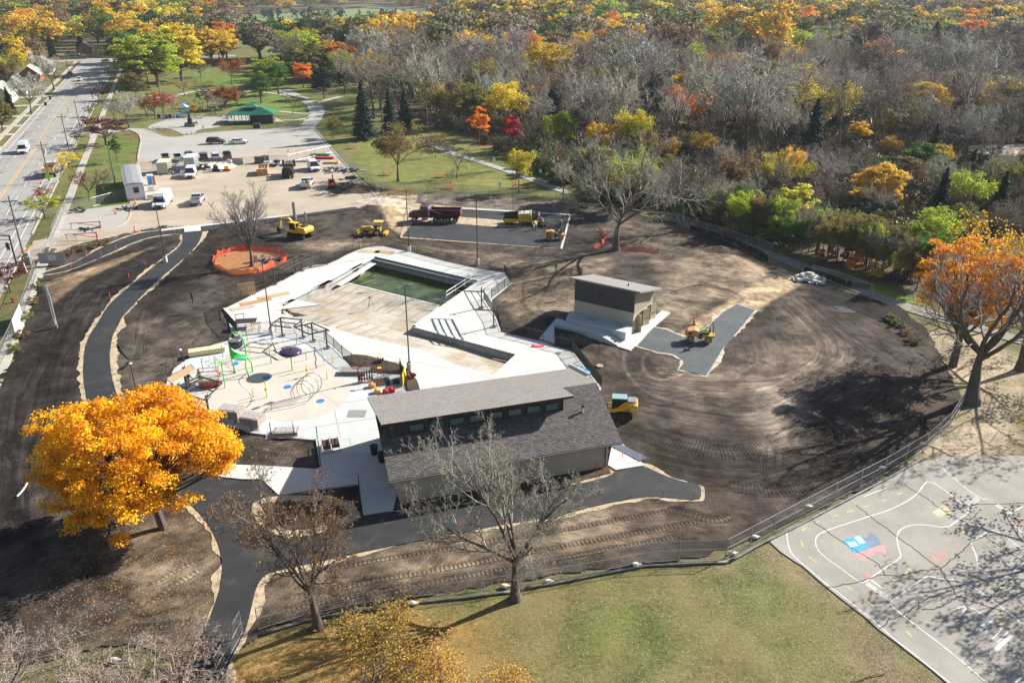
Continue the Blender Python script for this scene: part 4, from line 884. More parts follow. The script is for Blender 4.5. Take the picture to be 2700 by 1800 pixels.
def chain_fence(label,pts,h=1.8,step=3.,z=.05,m=None,rails=(.97,.05),cell=.13,wire=.014,sag=0,name='chain_link_fence',solid=None):
    m = m or GALV; P = [g(*p,z) if len(p) == 2 else Vector(p) for p in pts]; o = P[0].copy(); t = thing(name,label,'fence',o); P = [p - o for p in P]; Q = alongp(P,step)
    pm = MB().tube([(0,0,0),(0,0,h)],.032,6)
    first = None
    for q in Q:
        if first is None: first = pm.build('post',m,t,loc=q); continue
        c = first.copy(); COL.objects.link(c); c.parent = t; c.location = q
    r = MB(); k = MB()
    for a,b in zip(Q,Q[1:]):
        for zz in rails: r.tube([a + Vector((0,0,h * zz)),b + Vector((0,0,h * zz))],.025,5,False)
        d = b - a; L = d.length; d.normalize(); c = int(L / cell)
        for i in range(-int(h / cell / 2),c):
            for s in (1,-1):
                x0 = i * L / c; x1 = x0 + h / 2; z0,z1 = .03,h - .02
                if x0 < 0: z0 += (0 - x0) * (z1 - z0) / (x1 - x0); x0 = 0
                if x1 > L: z1 = z0 + (L - x0) * (z1 - z0) / (x1 - x0); x1 = L
                if x1 <= x0: continue
                if s < 0: A,B = a + d * (L - x0),a + d * (L - x1)
                else: A,B = a + d * x0,a + d * x1
                A = A + Vector((0,0,z0)); B = B + Vector((0,0,z1)); u = d * wire / 2; k.add([A - u,A + u,B + u,B - u],[(0,1,2,3)])
    stuff(r.build('rail',m,t)); stuff(k.build('wire_mesh',m,t))
    if solid:
        i0,i1 = solid
        for a,b in zip(Q[i0:i1],Q[i0 + 1:i1 + 1]): MB().bar(a + Vector((0,0,h / 2)),b + Vector((0,0,h / 2)),.02,h * .93).build('banner',mat('white_banner',(.8,.8,.8),.7,.04),t)
    return t
F = picket_fence
F('long dark picket fence along the far left edge of the pool deck',[(749,739),(798,712),(862,698),(912,673),(948,655)])
F('dark picket fence between the two lamp posts behind the pool',[(958,652),(978,648),(1008,647),(1076,662),(1178,689),(1255,706),(1329,718)])
F('short dark fence corner at the right tip of the pool deck',[(1329,718),(1346,742)])
F('dark fence falling from the right tip of the deck to the pergola',[(1346,748),(1296,786)])
F('dark fence between the single pergola and the pump house ramp',[(1276,790),(1310,842),(1321,873),(1392,889),(1432,899)])
F('pale end fence beside the pump house ramp and the red float',[(1461,911),(1507,922)])
F('close dark fence from the ramp down to the bathhouse roof',[(1507,922),(1519,938),(1552,980),(1585,1021)],step=1.5,n=.06)
F('dark fence at the far left corner of the pool deck by the wooden pallet',[(601,806),(638,790)])
F('close dark fence down the left side of the deck',[(587,812),(592,838),(627,878)],step=1.6,n=.06)
F('curving dark fence between the splash pad and the empty pool',[(620,884),(650,881),(683,877),(728,872),(778,877),(814,884),(856,897),(881,917),(903,939)])
F('picket fence round the planting bed by the tall lamp',[(903,939),(930,960),(966,974),(1022,980),(1055,983)])
F('tight dark fence panel beside the yellow board by the bathhouse',[(1056,975),(1074,1028)],step=1.6,n=.06)
# loose posts of the unfinished fence round the splash pad
for i,(u,v) in enumerate([(442,990),(461,967),(486,953),(513,928),(450,1062),(478,1082),(515,1098),(566,1110),(621,1117),(663,1136),(715,1146),(776,1150),(837,1156),(842,1193),(846,1231),(947,1287),(952,1330)]):
    p = g(u,v,ZD); tag(MB().bar((0,0,0),(0,0,1.35),.07).build('fence_post',STEEL,None,loc=p),'loose dark fence post standing at the rim of the splash pad deck' if i < 13 else 'loose dark fence post standing along the plaza edge by the bathhouse','post','unfinished fence posts at the rim' if i < 13 else 'unfinished fence posts on the plaza')
C = chain_fence
C('tall black chain link fence along the far side of the court',[(1128,530),(1205,548),(1352,557),(1503,566)],3.,3.3,.1,STEEL,(.99,.5,.02),.3,.016)
C('tall black chain link fence on the right side of the court',[(1503,566),(1474,655)],3.,2.4,.1,STEEL,(.99,.5,.02),.3,.016)
C('chain link fence crossing the lot behind the storage yard',[(375,448),(470,447),(640,435),(760,428),(875,402)],1.8,3.,.05)
C('tilted chain link fence beside the lawn right of the storage yard',[(898,412),(940,455),(978,487),(1000,520)],2.,3.,.05)
C('chain link panels from the trailer to the sidewalk',[(168,560),(245,545),(330,522)],1.8,3.,.05)
C('chain link fence beside the sidewalk at the yard entrance',[(140,626),(168,560)],1.9,3.,.05)
C('low open chain link fence across the yard entrance drive',[(113,672),(135,652),(205,642)],1.5,3.,.05)
C('chain link fence with white banner panels beside the lower left sidewalk',[(0,966),(30,905),(60,835),(82,770),(97,722)],1.9,3.,.05,solid=(3,5))
C('leaning chain link fence above the asphalt path by the sidewalk',[(112,693),(130,652)],1.9,3.,.05)
C('chain link construction fence along the lawn in the foreground',[(682,1660),(812,1620),(960,1590),(1090,1574),(1230,1560),(1360,1542),(1480,1524),(1570,1508),(1700,1484),(1790,1478),(1912,1474)],1.9,3.3,.02,rails=(.97,.52,.05),cell=.17)
C('chain link construction fence rising to the big oak',[(1912,1474),(2040,1405),(2200,1320),(2330,1252),(2440,1185),(2500,1130),(2537,1070)],1.9,3.3,.02,rails=(.97,.52,.05),cell=.17)
C('chain link fence across the bottom left corner',[(-30,1795),(180,1745),(350,1700),(470,1690)],1.9,3.,.02,rails=(.97,.5,.05),cell=.17)
C('pale leaning fence panels at the foot of the asphalt path',[(640,1668),(612,1720),(575,1790)],1.9,3.,.02,rails=(.97,.5,.05),cell=.17)
C('chain link fence in front of the picnic lawn',[(985,500),(1150,505),(1290,512),(1400,522),(1500,528)],1.7,3.,.0)
C('chain link fence along the upper wood trail',[(1790,590),(1900,622),(2000,655),(2035,665)],1.6,3.,.0)
C('chain link fence along the lower wood trail by the rock pile',[(2140,725),(2200,740),(2300,780)],1.6,3.,.0)
# silt fences and socks
sf = mat('silt_black',(.012,.012,.014),.6,.2,3)
for lab,pts in (('long black silt fence below the wood trail',[(1818,606),(1850,614),(1930,640),(2000,672),(2026,690)]),('black silt fence below the trail by the rock pile',[(2118,718),(2160,728),(2230,755),(2295,765)])):
    P = [g(*p) for p in pts]; t = thing('silt_fence',lab,'fence',P[0]); P = resample(P,1.,False); mb = MB()
    for a,b in zip(P,P[1:]): mb.bar(Vector((a.x,a.y,.4)) - Vector((*t.location.xy,0)),Vector((b.x,b.y,.4 + R.uniform(-.05,.05))) - Vector((*t.location.xy,0)),.05,.95)
    mb.build('fabric',sf,t)
    for q in P[::3]: MB().bar((q.x - t.location.x,q.y - t.location.y - .06,0),(q.x - t.location.x,q.y - t.location.y - .06,1.1),.05).build('stake',WOOD,t)
def sock(lab,pts,r=.12):
    P = resample([g(*p,.05) for p in pts],.7,False); o = P[0]; tag(MB().tube([(p.x - o.x,p.y - o.y,r * .8 + R.uniform(-.03,.03)) for p in P],[r * R.uniform(.75,1.2) for _ in P],7).build('silt_sock',mat('sock_grey',(.15,.155,.155),.6,.7,1.2),None,smooth=True,loc=(o.x,o.y,0)),lab,'silt sock')
sock('grey erosion sock along the lawn edge left of the front bare tree',[(690,1672),(820,1632),(960,1608),(1090,1590),(1240,1574),(1350,1560)])
sock('grey erosion sock along the lawn edge right of the front bare tree',[(1380,1552),(1480,1535),(1580,1515),(1700,1492),(1800,1488),(1915,1482)])
sock('grey erosion sock rising beside the playground tarmac',[(1925,1480),(2000,1438),(2100,1388),(2220,1325),(2340,1262),(2440,1205)])
# ---------------------------------------------------------------- poles and lamps
def lamp(label,u,v,arm,dbl=False,h=9.1,z=.15):
    p = g(u,v,z); t = thing('lamp_post',label,'lamp post',p,arm); MB().cyl((0,0,0),(0,0,.9),.3,16).build('concrete_base',CON,t,smooth=False)
    MB().tube([(0,0,.88),(0,0,.93 + h)],[.085,.06],8).build('pole',STEEL,t); MB().cyl((0,0,.9),(0,0,1.0),.17).build('base_plate',STEEL,t)
    for s in ((1,-1) if dbl else (1,)):
        a = MB().bar((0,0,.85 + h),(s * .5,0,.9 + h),.07).build('arm',STEEL,t); MB().box(min(s * .4,s * 1.15),max(s * .4,s * 1.15),-.17,.17,.84 + h,.95 + h).build('lamp_head',mat('lamp_grey',(.12,.12,.13),.4),a)
    return t
lamp('black lamp post inside the path loop near the white box truck',437,690,0); lamp('lamp post between the splash pad and the far fence',716,882,PI / 2,True)
lamp('lamp post with two heads at the planting bed by the pool',1080,975,math.radians(45),True); lamp('lamp post behind the pool next to the court entrance',1079,663,PI / 2)
lamp('lamp post behind the pool nearest the paving crew',1259,697,PI)
def wpole(label,u,v,h,cross=True,r=.14,tfm=False,lampa=None):
    p = g(u,v); t = thing('utility_pole',label,'utility pole',p,SA_ - PI / 2); MB().tube([(0,0,0),(0,0,h)],[r,r * .7],8).build('pole',TIM,t)
    if cross:
        MB().box(-1.15,1.15,-.06,.06,h - .9,h - .77).build('crossarm',TIM,t)
        for s in (-1,1): MB().bar((s * .9,0,h - .85),(0,0,h - 1.7),.05).build('brace',TIM,t)
        for x in (-1.05,-.5,.5,1.05): MB().cyl((x,0,h - .77),(x,0,h - .6),.05,6).build('insulator',mat('insulator',(.5,.5,.5),.3),t)
    if tfm: MB().cyl((.42,0,h - 2.6),(.42,0,h - 1.7),.25,10).build('transformer',mat('tf_grey',(.55,.56,.56),.5),t)
    if lampa: a = MB().tube([(0,0,h - 1.7),(-1.5,0,h - 1.2),(-2.6,0,h - 1.1)],.04,5).build('lamp_arm',GALV,t); MB().box(-3.2,-2.5,-.13,.13,h - 1.18,h - 1.06).build('lamp_head',GALV,a)
    return t
POLES = [('street corner beside the traffic signal',63,677,9.8),('street beside the orange dump truck',131,478,8.6),('street beside the small yellow tree',181,393,9.),('street beside the maroon tree',214,351,9.2),('street in the tree shadow',246,262,9.),('street by the far dark red bush',265,225,9.),('far end of the street by the big yellow tree',284,212,14.)]
for i,(l,u,v,h) in enumerate(POLES): wpole('wooden utility pole on the ' + l,u,v,h,i not in (3,),tfm=i == 1,lampa=i in (1,))
wpole('bare wooden pole leaning by the crabapples and the office trailer',305,490,8.3,False); wpole('wooden pole at the playground among the red trees',433,315,13,False)
wpole('light pole at the far left kerb by the bare trees',181,190,9,False); wpole('thin pole in front of the brick house',112,265,8.5,False)
p = g(149,866); t = thing('utility_pole','silver steel pole standing alone in the dark soil at left','pole',p); h = hgt(149,866,752); MB().tube([(0,0,0),(0,0,h)],.13,8).build('pole',GALV,t); MB().tube([(.14,0,0),(.14,0,h * .8)],.06,6).build('conduit',mat('conduit_white',(.6,.6,.62),.4),t); box('box',-.15,.15,-.3,-.1,.6,1.4,GALV,t)
for i,(u,v,vt) in enumerate(((778,578,549),(806,582,562))):
    p = g(u,v,.1); tag(MB().tube([(0,0,0),(0,0,3.2 if i == 0 else 1.6)],.3 if i == 0 else .18,10).build('steel_sleeve',GALV,None,loc=p),('tall' if i == 0 else 'short') + ' steel sleeve standing behind the yellow excavator','pipe')
wr = MB(); wtop = [fs(-29.5 + (x := 0),-2.4)]
tops = [g(u,v) + Vector((0,0,h - .6)) for _,u,v,h in POLES]
pre = tops[0] - Vector((SD.x * 58,SD.y * 58,0)); tops = [pre] + tops
for dx in (-1.05,-.5,.5,1.05):
    for a,b in zip(tops,tops[1:]):
        o = Vector((SN.x * dx,SN.y * dx,0)); pts = []
        for k in range(9): f = k / 8; q = a.lerp(b,f) + o; q.z -= 4 * f * (1 - f) * .7; pts.append(q)
        wr.tube(pts,.018,3,False)
tag(wr.build('overhead_wire',STEEL),'thin overhead wires strung between the street utility poles','wires')
p = g(45,702); t = thing('traffic_signal','black traffic signal pole with mast arm at the left edge','traffic signal',p)
MB().tube([(0,0,0),(0,0,4.9)],.13,8).build('pole',CHAR,t); MB().tube([(0,0,4.9),(-7,-1,5.1)],.09,6).build('mast_arm',CHAR,t); MB().tube([(0,0,4.2),(-7,-1,4.6)],.05,6).build('brace',CHAR,t)
hd = MB().box(-.7,-.28,-.35,-.1,2.7,3.8).build('signal_head',CHAR,t)
for k,c in enumerate(((.03,.02,.02),(.03,.03,.02),(.02,.30,.22))): MB().cyl((-.49,-.38,3.6 - k * .34),(-.49,-.35,3.6 - k * .34),.13,12).build('lens',mat('lens%d' % k,c,.3),hd)
p = g(52,700); tag(MB().box(-.4,.4,-.3,.3,0,1.5).build('control_cabinet',mat('cab_grey',(.3,.31,.31),.5),None,loc=g(75,690),bevel=.03),'grey control cabinet beside the signal corner','cabinet'); tag(MB().box(-.35,.35,-.3,.3,0,1.2).build('control_cabinet',mat('cab_grey2',(.22,.23,.23),.5),None,loc=g(78,696),bevel=.03),'darker low cabinet in front of the grey control cabinet','cabinet')
# ---------------------------------------------------------------- shade frames
def pergola(label,px4,hs,beams=2,z=ZD,posts=None,inset=.12,m=None,boards=False):
    "px4: four ground pixels of the roof corners; posts: ground pixels of the posts"
    m = m or STEEL; c = [Vector(p) for p in px4]; o = c[0].copy(); o.z = z; t = thing('shade_frame',label,'shade frame',o)
    c = [p - o for p in c]; w = .14
    for a,b in ((0,1),(1,2),(2,3),(3,0)): MB().bar(c[a],c[b],.1,w).build('beam',m,t)
    for k in range(beams): f = (k + 1) / (beams + 1); MB().bar(c[0].lerp(c[1],f),c[3].lerp(c[2],f),.07,.12).build('rafter',m,t)
    for q in posts:
        q = g(*q,z) - o; hh = (c[0].z + c[2].z) / 2; MB().bar(q,(q.x,q.y,hh),.16,.16).build('post',m,t); MB().ring((q.x,q.y,.06),.36,.06,16).build('footing_ring',mat('footing',(.36,.30,.22),.9),t)
        for s in ((.5,0),(0,.5)): MB().bar((q.x,q.y,hh - .6),(q.x + s[0],q.y + s[1],hh - .05),.07).build('brace',m,t)
    return t
def gz(u,v,z): return g(u,v,z)
pergola('dark steel shade frame at the fence near the orange ringed tree',[gz(715,708,2.75),gz(748,712,2.75),gz(824,677,2.75),gz(788,674,2.75)],2.7,1,posts=[(725,750),(797,714),(779,716)])
pergola('dark steel shade frame behind the purple mushroom',[gz(713,857,2.6),gz(740,837,2.6),gz(797,843,2.6),gz(770,864,2.6)],2.6,1,posts=[(745,886),(799,890)])
pergola('dark steel shade frame right of the purple mushroom',[gz(777,862,2.6),gz(823,851,2.6),gz(866,870,2.6),gz(815,881,2.6)],2.6,1,posts=[(826,899),(863,917)])
pergola('single dark cantilever shade frame right of the pool',[gz(1223,767,3.1),gz(1276,769,3.1),gz(1309,819,3.1),gz(1250,816,3.1)],3.1,2,posts=[(1302,862),(1270,812)])
pergola('dark diamond shade frame at the left rim of the splash pad',[gz(484,1037,2.7),gz(532,994,2.7),gz(586,1009,2.7),gz(539,1054,2.7)],2.7,1,posts=[(503,1083),(553,1100)])
tpp = pergola('dark shade frame being built with pale boards and clamps',[gz(460,1022,2.6),gz(528,992,2.6),gz(532,998,2.6),gz(466,1026,2.6)],2.6,0,posts=[(478,1066),(500,1050)])
t2 = pergola('shade frame topped with new pale boards at the splash pad rim',[gz(440,997,2.6),gz(504,963,2.6),gz(512,972,2.6),gz(450,1008,2.6)],2.6,0,posts=[(459,1040),(492,1020)])
o = t2.location
for k in range(6): a = gz(441 + k * 1.8,998 + k * 2.2,2.72) - o; b = gz(504 + k * 1.8,964 + k * 2.,2.72) - o; MB().bar(a,b,.22,.04).build('board',WOOD,t2)
# ---------------------------------------------------------------- vehicles
ORD = ['first','second','third','fourth','fifth','sixth','seventh','eighth','ninth','tenth','eleventh','twelfth','thirteenth','fourteenth','fifteenth','sixteenth','seventeenth']
for grp,how in (('unfinished fence posts at the rim','counting round from the far left of the pad'),('unfinished fence posts on the plaza','counting down from the pad')):
    for i,o in enumerate([o for o in bpy.data.objects if o.get('group') == grp]): o['label'] = ('loose dark fence post, %s %s' % (ORD[i],how))
def wheel(t,x,y,r,w=.24,rim=True,s=1):
    o = MB().cyl((x,y - w / 2,r),(x,y + w / 2,r),r,16).build('wheel',BLK,t)
    if rim: sy = 1 if y > 0 else -1; MB().cyl((x,y + sy * (w / 2 - .02),r),(x,y + sy * (w / 2 + .015),r),r * .58,12).build('rim',CHR,o)
    return o
def wfn(belt,top,f): return lambda x,z: 1 if z <= belt else 1 - (z - belt) / (top - belt) * f
lampm = mat('headlight',(.75,.75,.72),.15,.05); tailm = mat('tail_light',(.40,.015,.015),.3,.1); plas = mat('trim_black',(.02,.02,.02),.6,.1)
def car(label,cat,u,v,rz,kind,col,L=4.7,W=1.82,z=.06,name=None,rf=None):
    p = g(u,v,z); t = thing(name or {'car': 'parked_car','suv': 'parked_car','pickup': 'pickup_truck','van': 'van','service': 'service_truck'}[kind],label,cat,p,rz)
    pm = mat('paint_%02x%02x%02x' % tuple(int(c * 99) for c in col),col,.28,.06,1.,spec=.6); y = W / 2
    h = L / 2
    if kind == 'car': hull = [(-h,.35),(-h + .02,.85),(-h + .15,1.0),(-h + .9,1.02),(h - 1.45,.98),(h - .3,.78),(h,.6),(h,.3)]; cab = [(-h + .55,1.0),(-h + 1.25,1.42),(h - 2.15,1.42),(h - 1.25,.96)]; top = 1.42
    elif kind == 'suv': hull = [(-h,.4),(-h,1.05),(-h + .1,1.12),(h - 1.3,1.1),(h - .25,.98),(h,.75),(h,.35)]; cab = [(-h + .08,1.1),(-h + .4,1.68),(h - 2.0,1.68),(h - 1.2,1.08)]; top = 1.68
    elif kind in ('pickup','service'): hull = [(-h,.5),(-h,1.1),(h - 1.5,1.2),(h - .2,1.12),(h,.9),(h,.45)]; cab = [(-h + 2.0,1.15),(-h + 2.2,1.88),(h - 2.2,1.88),(h - 1.45,1.17)]; top = 1.88
    else: hull = [(-h,.4),(-h,1.25),(h - .9,1.2),(h - .15,.95),(h,.7),(h,.35)]; cab = [(-h + .02,1.25),(-h + .12,2.15),(h - 1.9,2.15),(h - .85,1.18)]; top = 2.15
    if kind == 'van' and L > 6: cab = [(-h + .02,1.25),(-h + .12,2.6),(h - 2.1,2.6),(h - 1.6,2.2),(h - .85,1.18)]; top = 2.6
    belt = cab[0][1]
    MB().side(hull,-y,y).build('body',pm,t,bevel=.06)
    cf = wfn(belt,top,.16)
    solid = kind == 'van'
    c_ = MB().side(cab,-y * .97,y * .97,cf).build('cabin',pm if solid else GLS,t)
    rp = [(x,z) for x,z in cab if z > top - .1]; x0,x1 = min(q[0] for q in rp),max(q[0] for q in rp)
    MB().box(x0 - .04,x1 + .06,-y * .84,y * .84,top - .03,top + .03).build('roof',mat('roof_%d' % int(rf[0] * 99),rf,.35,.05) if rf else pm,t,bevel=.02)
    a,b = cab[-2],cab[-1]; ws = MB()
    fa = (1 - (a[1] - belt) / (top - belt) * .16); q = lambda X,Z: (X,Z)
    d = Vector((b[0] - a[0],0,b[1] - a[1])); n = Vector((-d.z,0,d.x)).normalized() * -.02
    if n.x < 0: n = -n
    if solid:
        A = [Vector((a[0],s * y * .97 * fa * .93,a[1])) + d * .06 + n for s in (-1,1)] + [Vector((b[0],s * y * .97 * .93,b[1])) - d * .04 + n for s in (1,-1)]
        ws.add(A,[(0,1,2,3)]); ws.build('windscreen',GLS,t)
        for s in (-1,1): MB().add([(b[0] - .12,s * (y * .97 + .005),b[1] + .1),(b[0] - 1.05,s * (y * .97 + .005),b[1] + .1),(b[0] - 1.05,s * (y * .93 + .005),b[1] + .62),(b[0] - .55,s * (y * .93 + .005),b[1] + .62)],[(0,1,2,3)]).build('side_window',GLS,t)
    else:
        for s in (-1,1):
            for fx in ((.0,) if kind in ('pickup','service') else (.0,.5)):
                X = x0 + (x1 - x0) * fx; MB().bar((X - (.0 if fx else .15),s * y * .955,belt),(X,s * y * .83,top),.09,.05).build('pillar',pm,t)
            MB().bar((b[0],s * y * .955,b[1]),(a[0],s * y * .83,a[1]),.08,.05).build('pillar',pm,t)
    for s in (-1,1):
        MB().box(h - .06,h + .015,s * y * .72 - .2,s * y * .72 + .2,hull[-2][1] - .08,hull[-2][1] + .1).build('headlight',lampm,t)
        MB().box(-h - .015,-h + .03,s * y * .82 - .13,s * y * .82 + .13,.75,1.0).build('tail_light',tailm,t)
        MB().box(b[0] - .25,b[0] - .1,s * (y + .09) - .1,s * (y + .09) + .1,b[1] + .02,b[1] + (.3 if L > 5.2 else .18)).build('wing_mirror',plas,t)
        r = .36 if L < 5.2 else .41
        for X in (h - .9,-h + .95): wheel(t,X,s * (y - .1),r)
    MB().box(h - .02,h + .04,-y * .5,y * .5,.5,.8).build('grille',plas,t); MB().box(h - .1,h + .08,-y * .95,y * .95,.32,.5).build('bumper',plas if kind != 'service' else CHR,t); MB().box(-h - .1,-h + .05,-y * .93,y * .93,.42,.6).build('bumper',plas,t)
    if kind in ('pickup','service'):
        MB().box(-h + .08,-h + 1.9,-y + .12,y - .12,1.02,1.19).build('bed',plas,t)
        for s in (-1,1): MB().box(-h,-h + 2.,s * (y - .07) - .06,s * (y - .07) + .06,1.1,1.38 if kind == 'pickup' else 1.6).build('bed_side',pm,t)
        MB().box(-h - .01,-h + .06,-y,y,.7,1.38).build('tailgate',pm,t)
    return t
A0 = math.radians(112)
wh = (.72,.73,.74)
car('white utility van driving down the street towards the camera','van',64,402,A0 + PI,'van',wh,6.2,2.05,.05)
car('white car driving down the street beyond the tree shadow','car',210,214,A0 + PI,'suv',wh,4.8,z=.05)
car('dark blue car parked at the left kerb of the street','car',180,206,A0 + PI,'car',(.05,.07,.12),z=.05); car('black car parked behind the dark blue car at the kerb','car',186,200,A0 + PI,'suv',(.02,.02,.02),z=.05)
car('white pickup parked at the far end of the street','pickup truck',198,147,.2,'pickup',wh,5.6,1.95,z=.05)
car('dark maroon parked in the empty lot beside a white sedan'.replace('maroon','maroon suv'),'car',570,379,.05,'suv',(.055,.012,.018),4.8)
car('white sedan parked in the empty lot beside a maroon suv','car',629,379,.12,'car',wh,4.8)
row = [(438,424,'pickup',(.4,.4,.42),'tan pickup behind the cream storage container','pickup truck'),(470,424,'pickup',(.62,.64,.66),'silver pickup parked behind the black tarp','pickup truck'),(499,417,'suv',(.035,.035,.04),'black car parked behind the white van and trailer','car'),(538,420,'suv',(.09,.085,.085),'dark grey parked behind the pile of white pipes'.replace('grey','grey suv'),'car'),(569,420,'suv',(.55,.56,.57),'silver suv parked between two dark cars behind the fence','car'),(600,419,'pickup',(.05,.045,.045),'black pickup at the right end of the row behind the fence','pickup truck')]
for u,v,k,c,l,ct in row: car(l,ct,u,v,math.radians(112),k,c,5.2 if k == 'pickup' else 4.7)
car('white van with open driver door in front of the white trailer','van',504,466,math.radians(-75),'van',wh,5.6,2.0); o = g(489,470,.06); 
vd = [x for x in bpy.data.objects if x.get('label') == 'white van with open driver door in front of the white trailer'][0]; MB().box(1.0,1.06,-2.0,-1.0,.5,1.75).build('open_door',mat('paint_474848',wh),vd)
bx = car('white box truck parked beside the blue and white site office','van',430,541,math.radians(-82),'van',wh,7.2,2.25); 
car('pale pickup with silver tool box parked in the middle of the yard','pickup truck',522,535,math.radians(100),'pickup',(.5,.51,.53),5.7,2.0)
MB().box(-1.9,-.95,-.8,.8,1.2,1.6).build('tool_box',CHR,[x for x in bpy.data.objects if str(x.get('label')).startswith('pale pickup')][0])
car('white service truck with high cap parked right of the black machine','van',827,448,math.radians(-68),'van',wh,5.9,2.0)
sv = car('silver service truck with cluttered bed beside the orange excavator','service truck',810,492,math.radians(95),'service',(.5,.53,.56),5.8,2.05)
for i,(x,y,c) in enumerate(((-2.2,-.4,(.5,.05,.04)),(-1.7,.3,(.7,.6,.1)),(-1.3,-.5,(.7,.7,.7)),(-2.3,.5,(.1,.3,.15)))): MB().box(x - .2,x + .2,y - .2,y + .2,1.15,1.6).build('cargo',mat('cargo%d' % i,c),sv)
# dump trucks
def dump_truck(label,u,v,rz,L,col,bedc,z=.15,big=True):
    p = g(u,v,z); t = thing('dump_truck',label,'dump truck',p,rz); pm = mat('truck_' + str(int(col[0] * 999)),col,.3,.08,1.,spec=.6); bm_ = mat('bed_' + str(int(bedc[0] * 999)),bedc,.45,.15,1.5); h = L / 2
    box('frame',-h + .3,h - .8,-.45,.45,.7,1.0,plas,t)
    MB().side([(h - 2.0,.8),(h - 2.0,1.95),(h - .5,1.75),(h - .05,1.5),(h,.8)],-.95,.95,lambda x,zz: 1 if zz < 1.2 else .86).build('hood',pm,t,bevel=.07)
    MB().box(h - 3.6,h - 1.95,-1.15,1.15,.95,2.05).build('cab',pm,t,bevel=.05); MB().side([(h - 3.55,2.05),(h - 3.5,2.8),(h - 2.3,2.8),(h - 1.97,2.05)],-1.12,1.12,lambda x,zz: 1 if zz < 2.2 else .9).build('cab_glass',GLS,t); MB().box(h - 3.6,h - 2.2,-1.05,1.05,2.78,2.88).build('cab_roof',pm,t,bevel=.03)
    for s in (-1,1):
        MB().tube([(h - 3.75,s * 1.0,1.0),(h - 3.75,s * 1.0,3.1)],.09,8).build('exhaust_stack',CHR,t); box('fuel_tank',h - 3.6,h - 2.5,s * 1.05 - .2,s * 1.05 + .2,.5,1.0,CHR,t); box('headlight',h - .03,h + .03,s * .7 - .15,s * .7 + .15,1.0,1.2,lampm,t); MB().ell((h - 2.8,s * .8,2.95),.12,.12,.1).build('beacon',ORG,t)
        MB().side([(h - 1.75,1.0),(h - 1.5,1.25),(h - .7,1.25),(h - .4,.9),(h - .6,1.05),(h - 1.5,1.05)],s * .9,s * 1.2).build('fender',pm,t)
    x0,x1 = -h,h - 3.95; bz0,bz1 = 1.15,2.35
    for s in (-1,1):
        MB().add([(x0 + .1,s * .85,bz0),(x1,s * .85,bz0),(x1,s * 1.22,bz1),(x0 - .1,s * 1.22,bz1),(x0 - .1,s * 1.12,bz1),(x1,s * 1.12,bz1),(x1,s * .75,bz0),(x0 + .1,s * .75,bz0)],[(0,1,2,3),(3,2,5,4),(4,5,6,7),(0,3,4,7),(1,6,5,2),(0,7,6,1)]).build('bed_side',bm_,t)
        if big: MB().bar((x1 - .1,s * 1.26,2.5),(x1 - 2.2,s * 1.2,1.6),.09).build('tarp_arm',CHR,t)
    MB().box(x0 + .1,x1,-.85,.85,bz0,bz0 + .1).build('bed_floor',plas,t); MB().box(x1 - .08,x1,-1.15,1.15,bz0,bz1 + .1).build('headboard',bm_,t); MB().add([(x1,-1.1,bz1 + .1),(x1,1.1,bz1 + .1),(x1 + .6,.9,bz1 + .55),(x1 + .6,-.9,bz1 + .55)],[(0,1,2,3)]).build('cab_shield',CHR,t)
    MB().box(x0 - .15,x0 - .02,-1.15,1.15,bz0 + .1,bz1 - .05).build('tailgate',mat('tailgate_' + str(int(bedc[0] * 999)),tuple(min(1,c * 1.6 + .05) for c in bedc),.4),t)
    MB().box(x0 + .2,x1 - .2,-.9,.9,bz0 + .1,bz0 + .75).build('asphalt_load',MATS['mulch'],t)
    for s in (-1,1):
        wheel(t,h - 1.1,s * 1.0,.52,.32)
        for X in ((-h + .9,-h + 2.2,-h + 3.3,-h + 4.4) if big else (-h + 1.3,)): wheel(t,X,s * .95,.5,.5)
    return t
dump_truck('dark red five axle dump truck on the court with raised silver arms',1147,583,math.radians(176),9.4,(.085,.008,.016),(.10,.008,.022))
d = dump_truck('small dump truck with orange wooden bed parked on the street',136,462,math.radians(111),7.,(.7,.71,.7),(.55,.33,.12),.05,False)
# ---------------------------------------------------------------- machines
def tracks(t,L,W,h,w=.45,m=BLK):
    for s in (-1,1):
        y = s * (W / 2 - w / 2); r = h / 2; a = L / 2 - r; pr = []
        for k in range(9): q = -PI / 2 + PI * k / 8; pr.append((a + r * math.cos(q),r + r * math.sin(q)))
        for k in range(9): q = PI / 2 + PI * k / 8; pr.append((-a + r * math.cos(q),r + r * math.sin(q)))
        tr = MB().side(pr,y - w / 2,y + w / 2).build('track',m,t)
        mb = MB()
        for k in range(int(L / .2)): mb.box(-L / 2 + .1 + k * .2,-L / 2 + .16 + k * .2,y - w / 2 - .01,y + w / 2 + .01,h - .01,h + .035)
        stuff(mb.build('grouser',m,tr)); mb = MB()
        for k in range(5): X = -a + 2 * a * k / 4; MB().cyl((X,y - w / 2 - .02,r * .8),(X,y + w / 2 + .02,r * .8),r * .45,10).build('roller',CHAR,tr)
def cabin(t,x0,x1,y0,y1,z0,z1,fr=YEL,roof=None):
    MB().box(x0,x1,y0,y1,z0,z1).build('cab_glass',GLS,t)
    for x in (x0,x1):
        for y in (y0,y1): MB().bar((x,y,z0),(x,y,z1),.09).build('pillar',fr,t)
    MB().box(x0 - .06,x1 + .08,y0 - .06,y1 + .06,z1,z1 + .09).build('cab_roof',roof or fr,t,bevel=.02); MB().box(x0 - .01,x1 + .01,y0 - .01,y1 + .01,z0 - .3,z0 + .15).build('cab_base',fr,t)
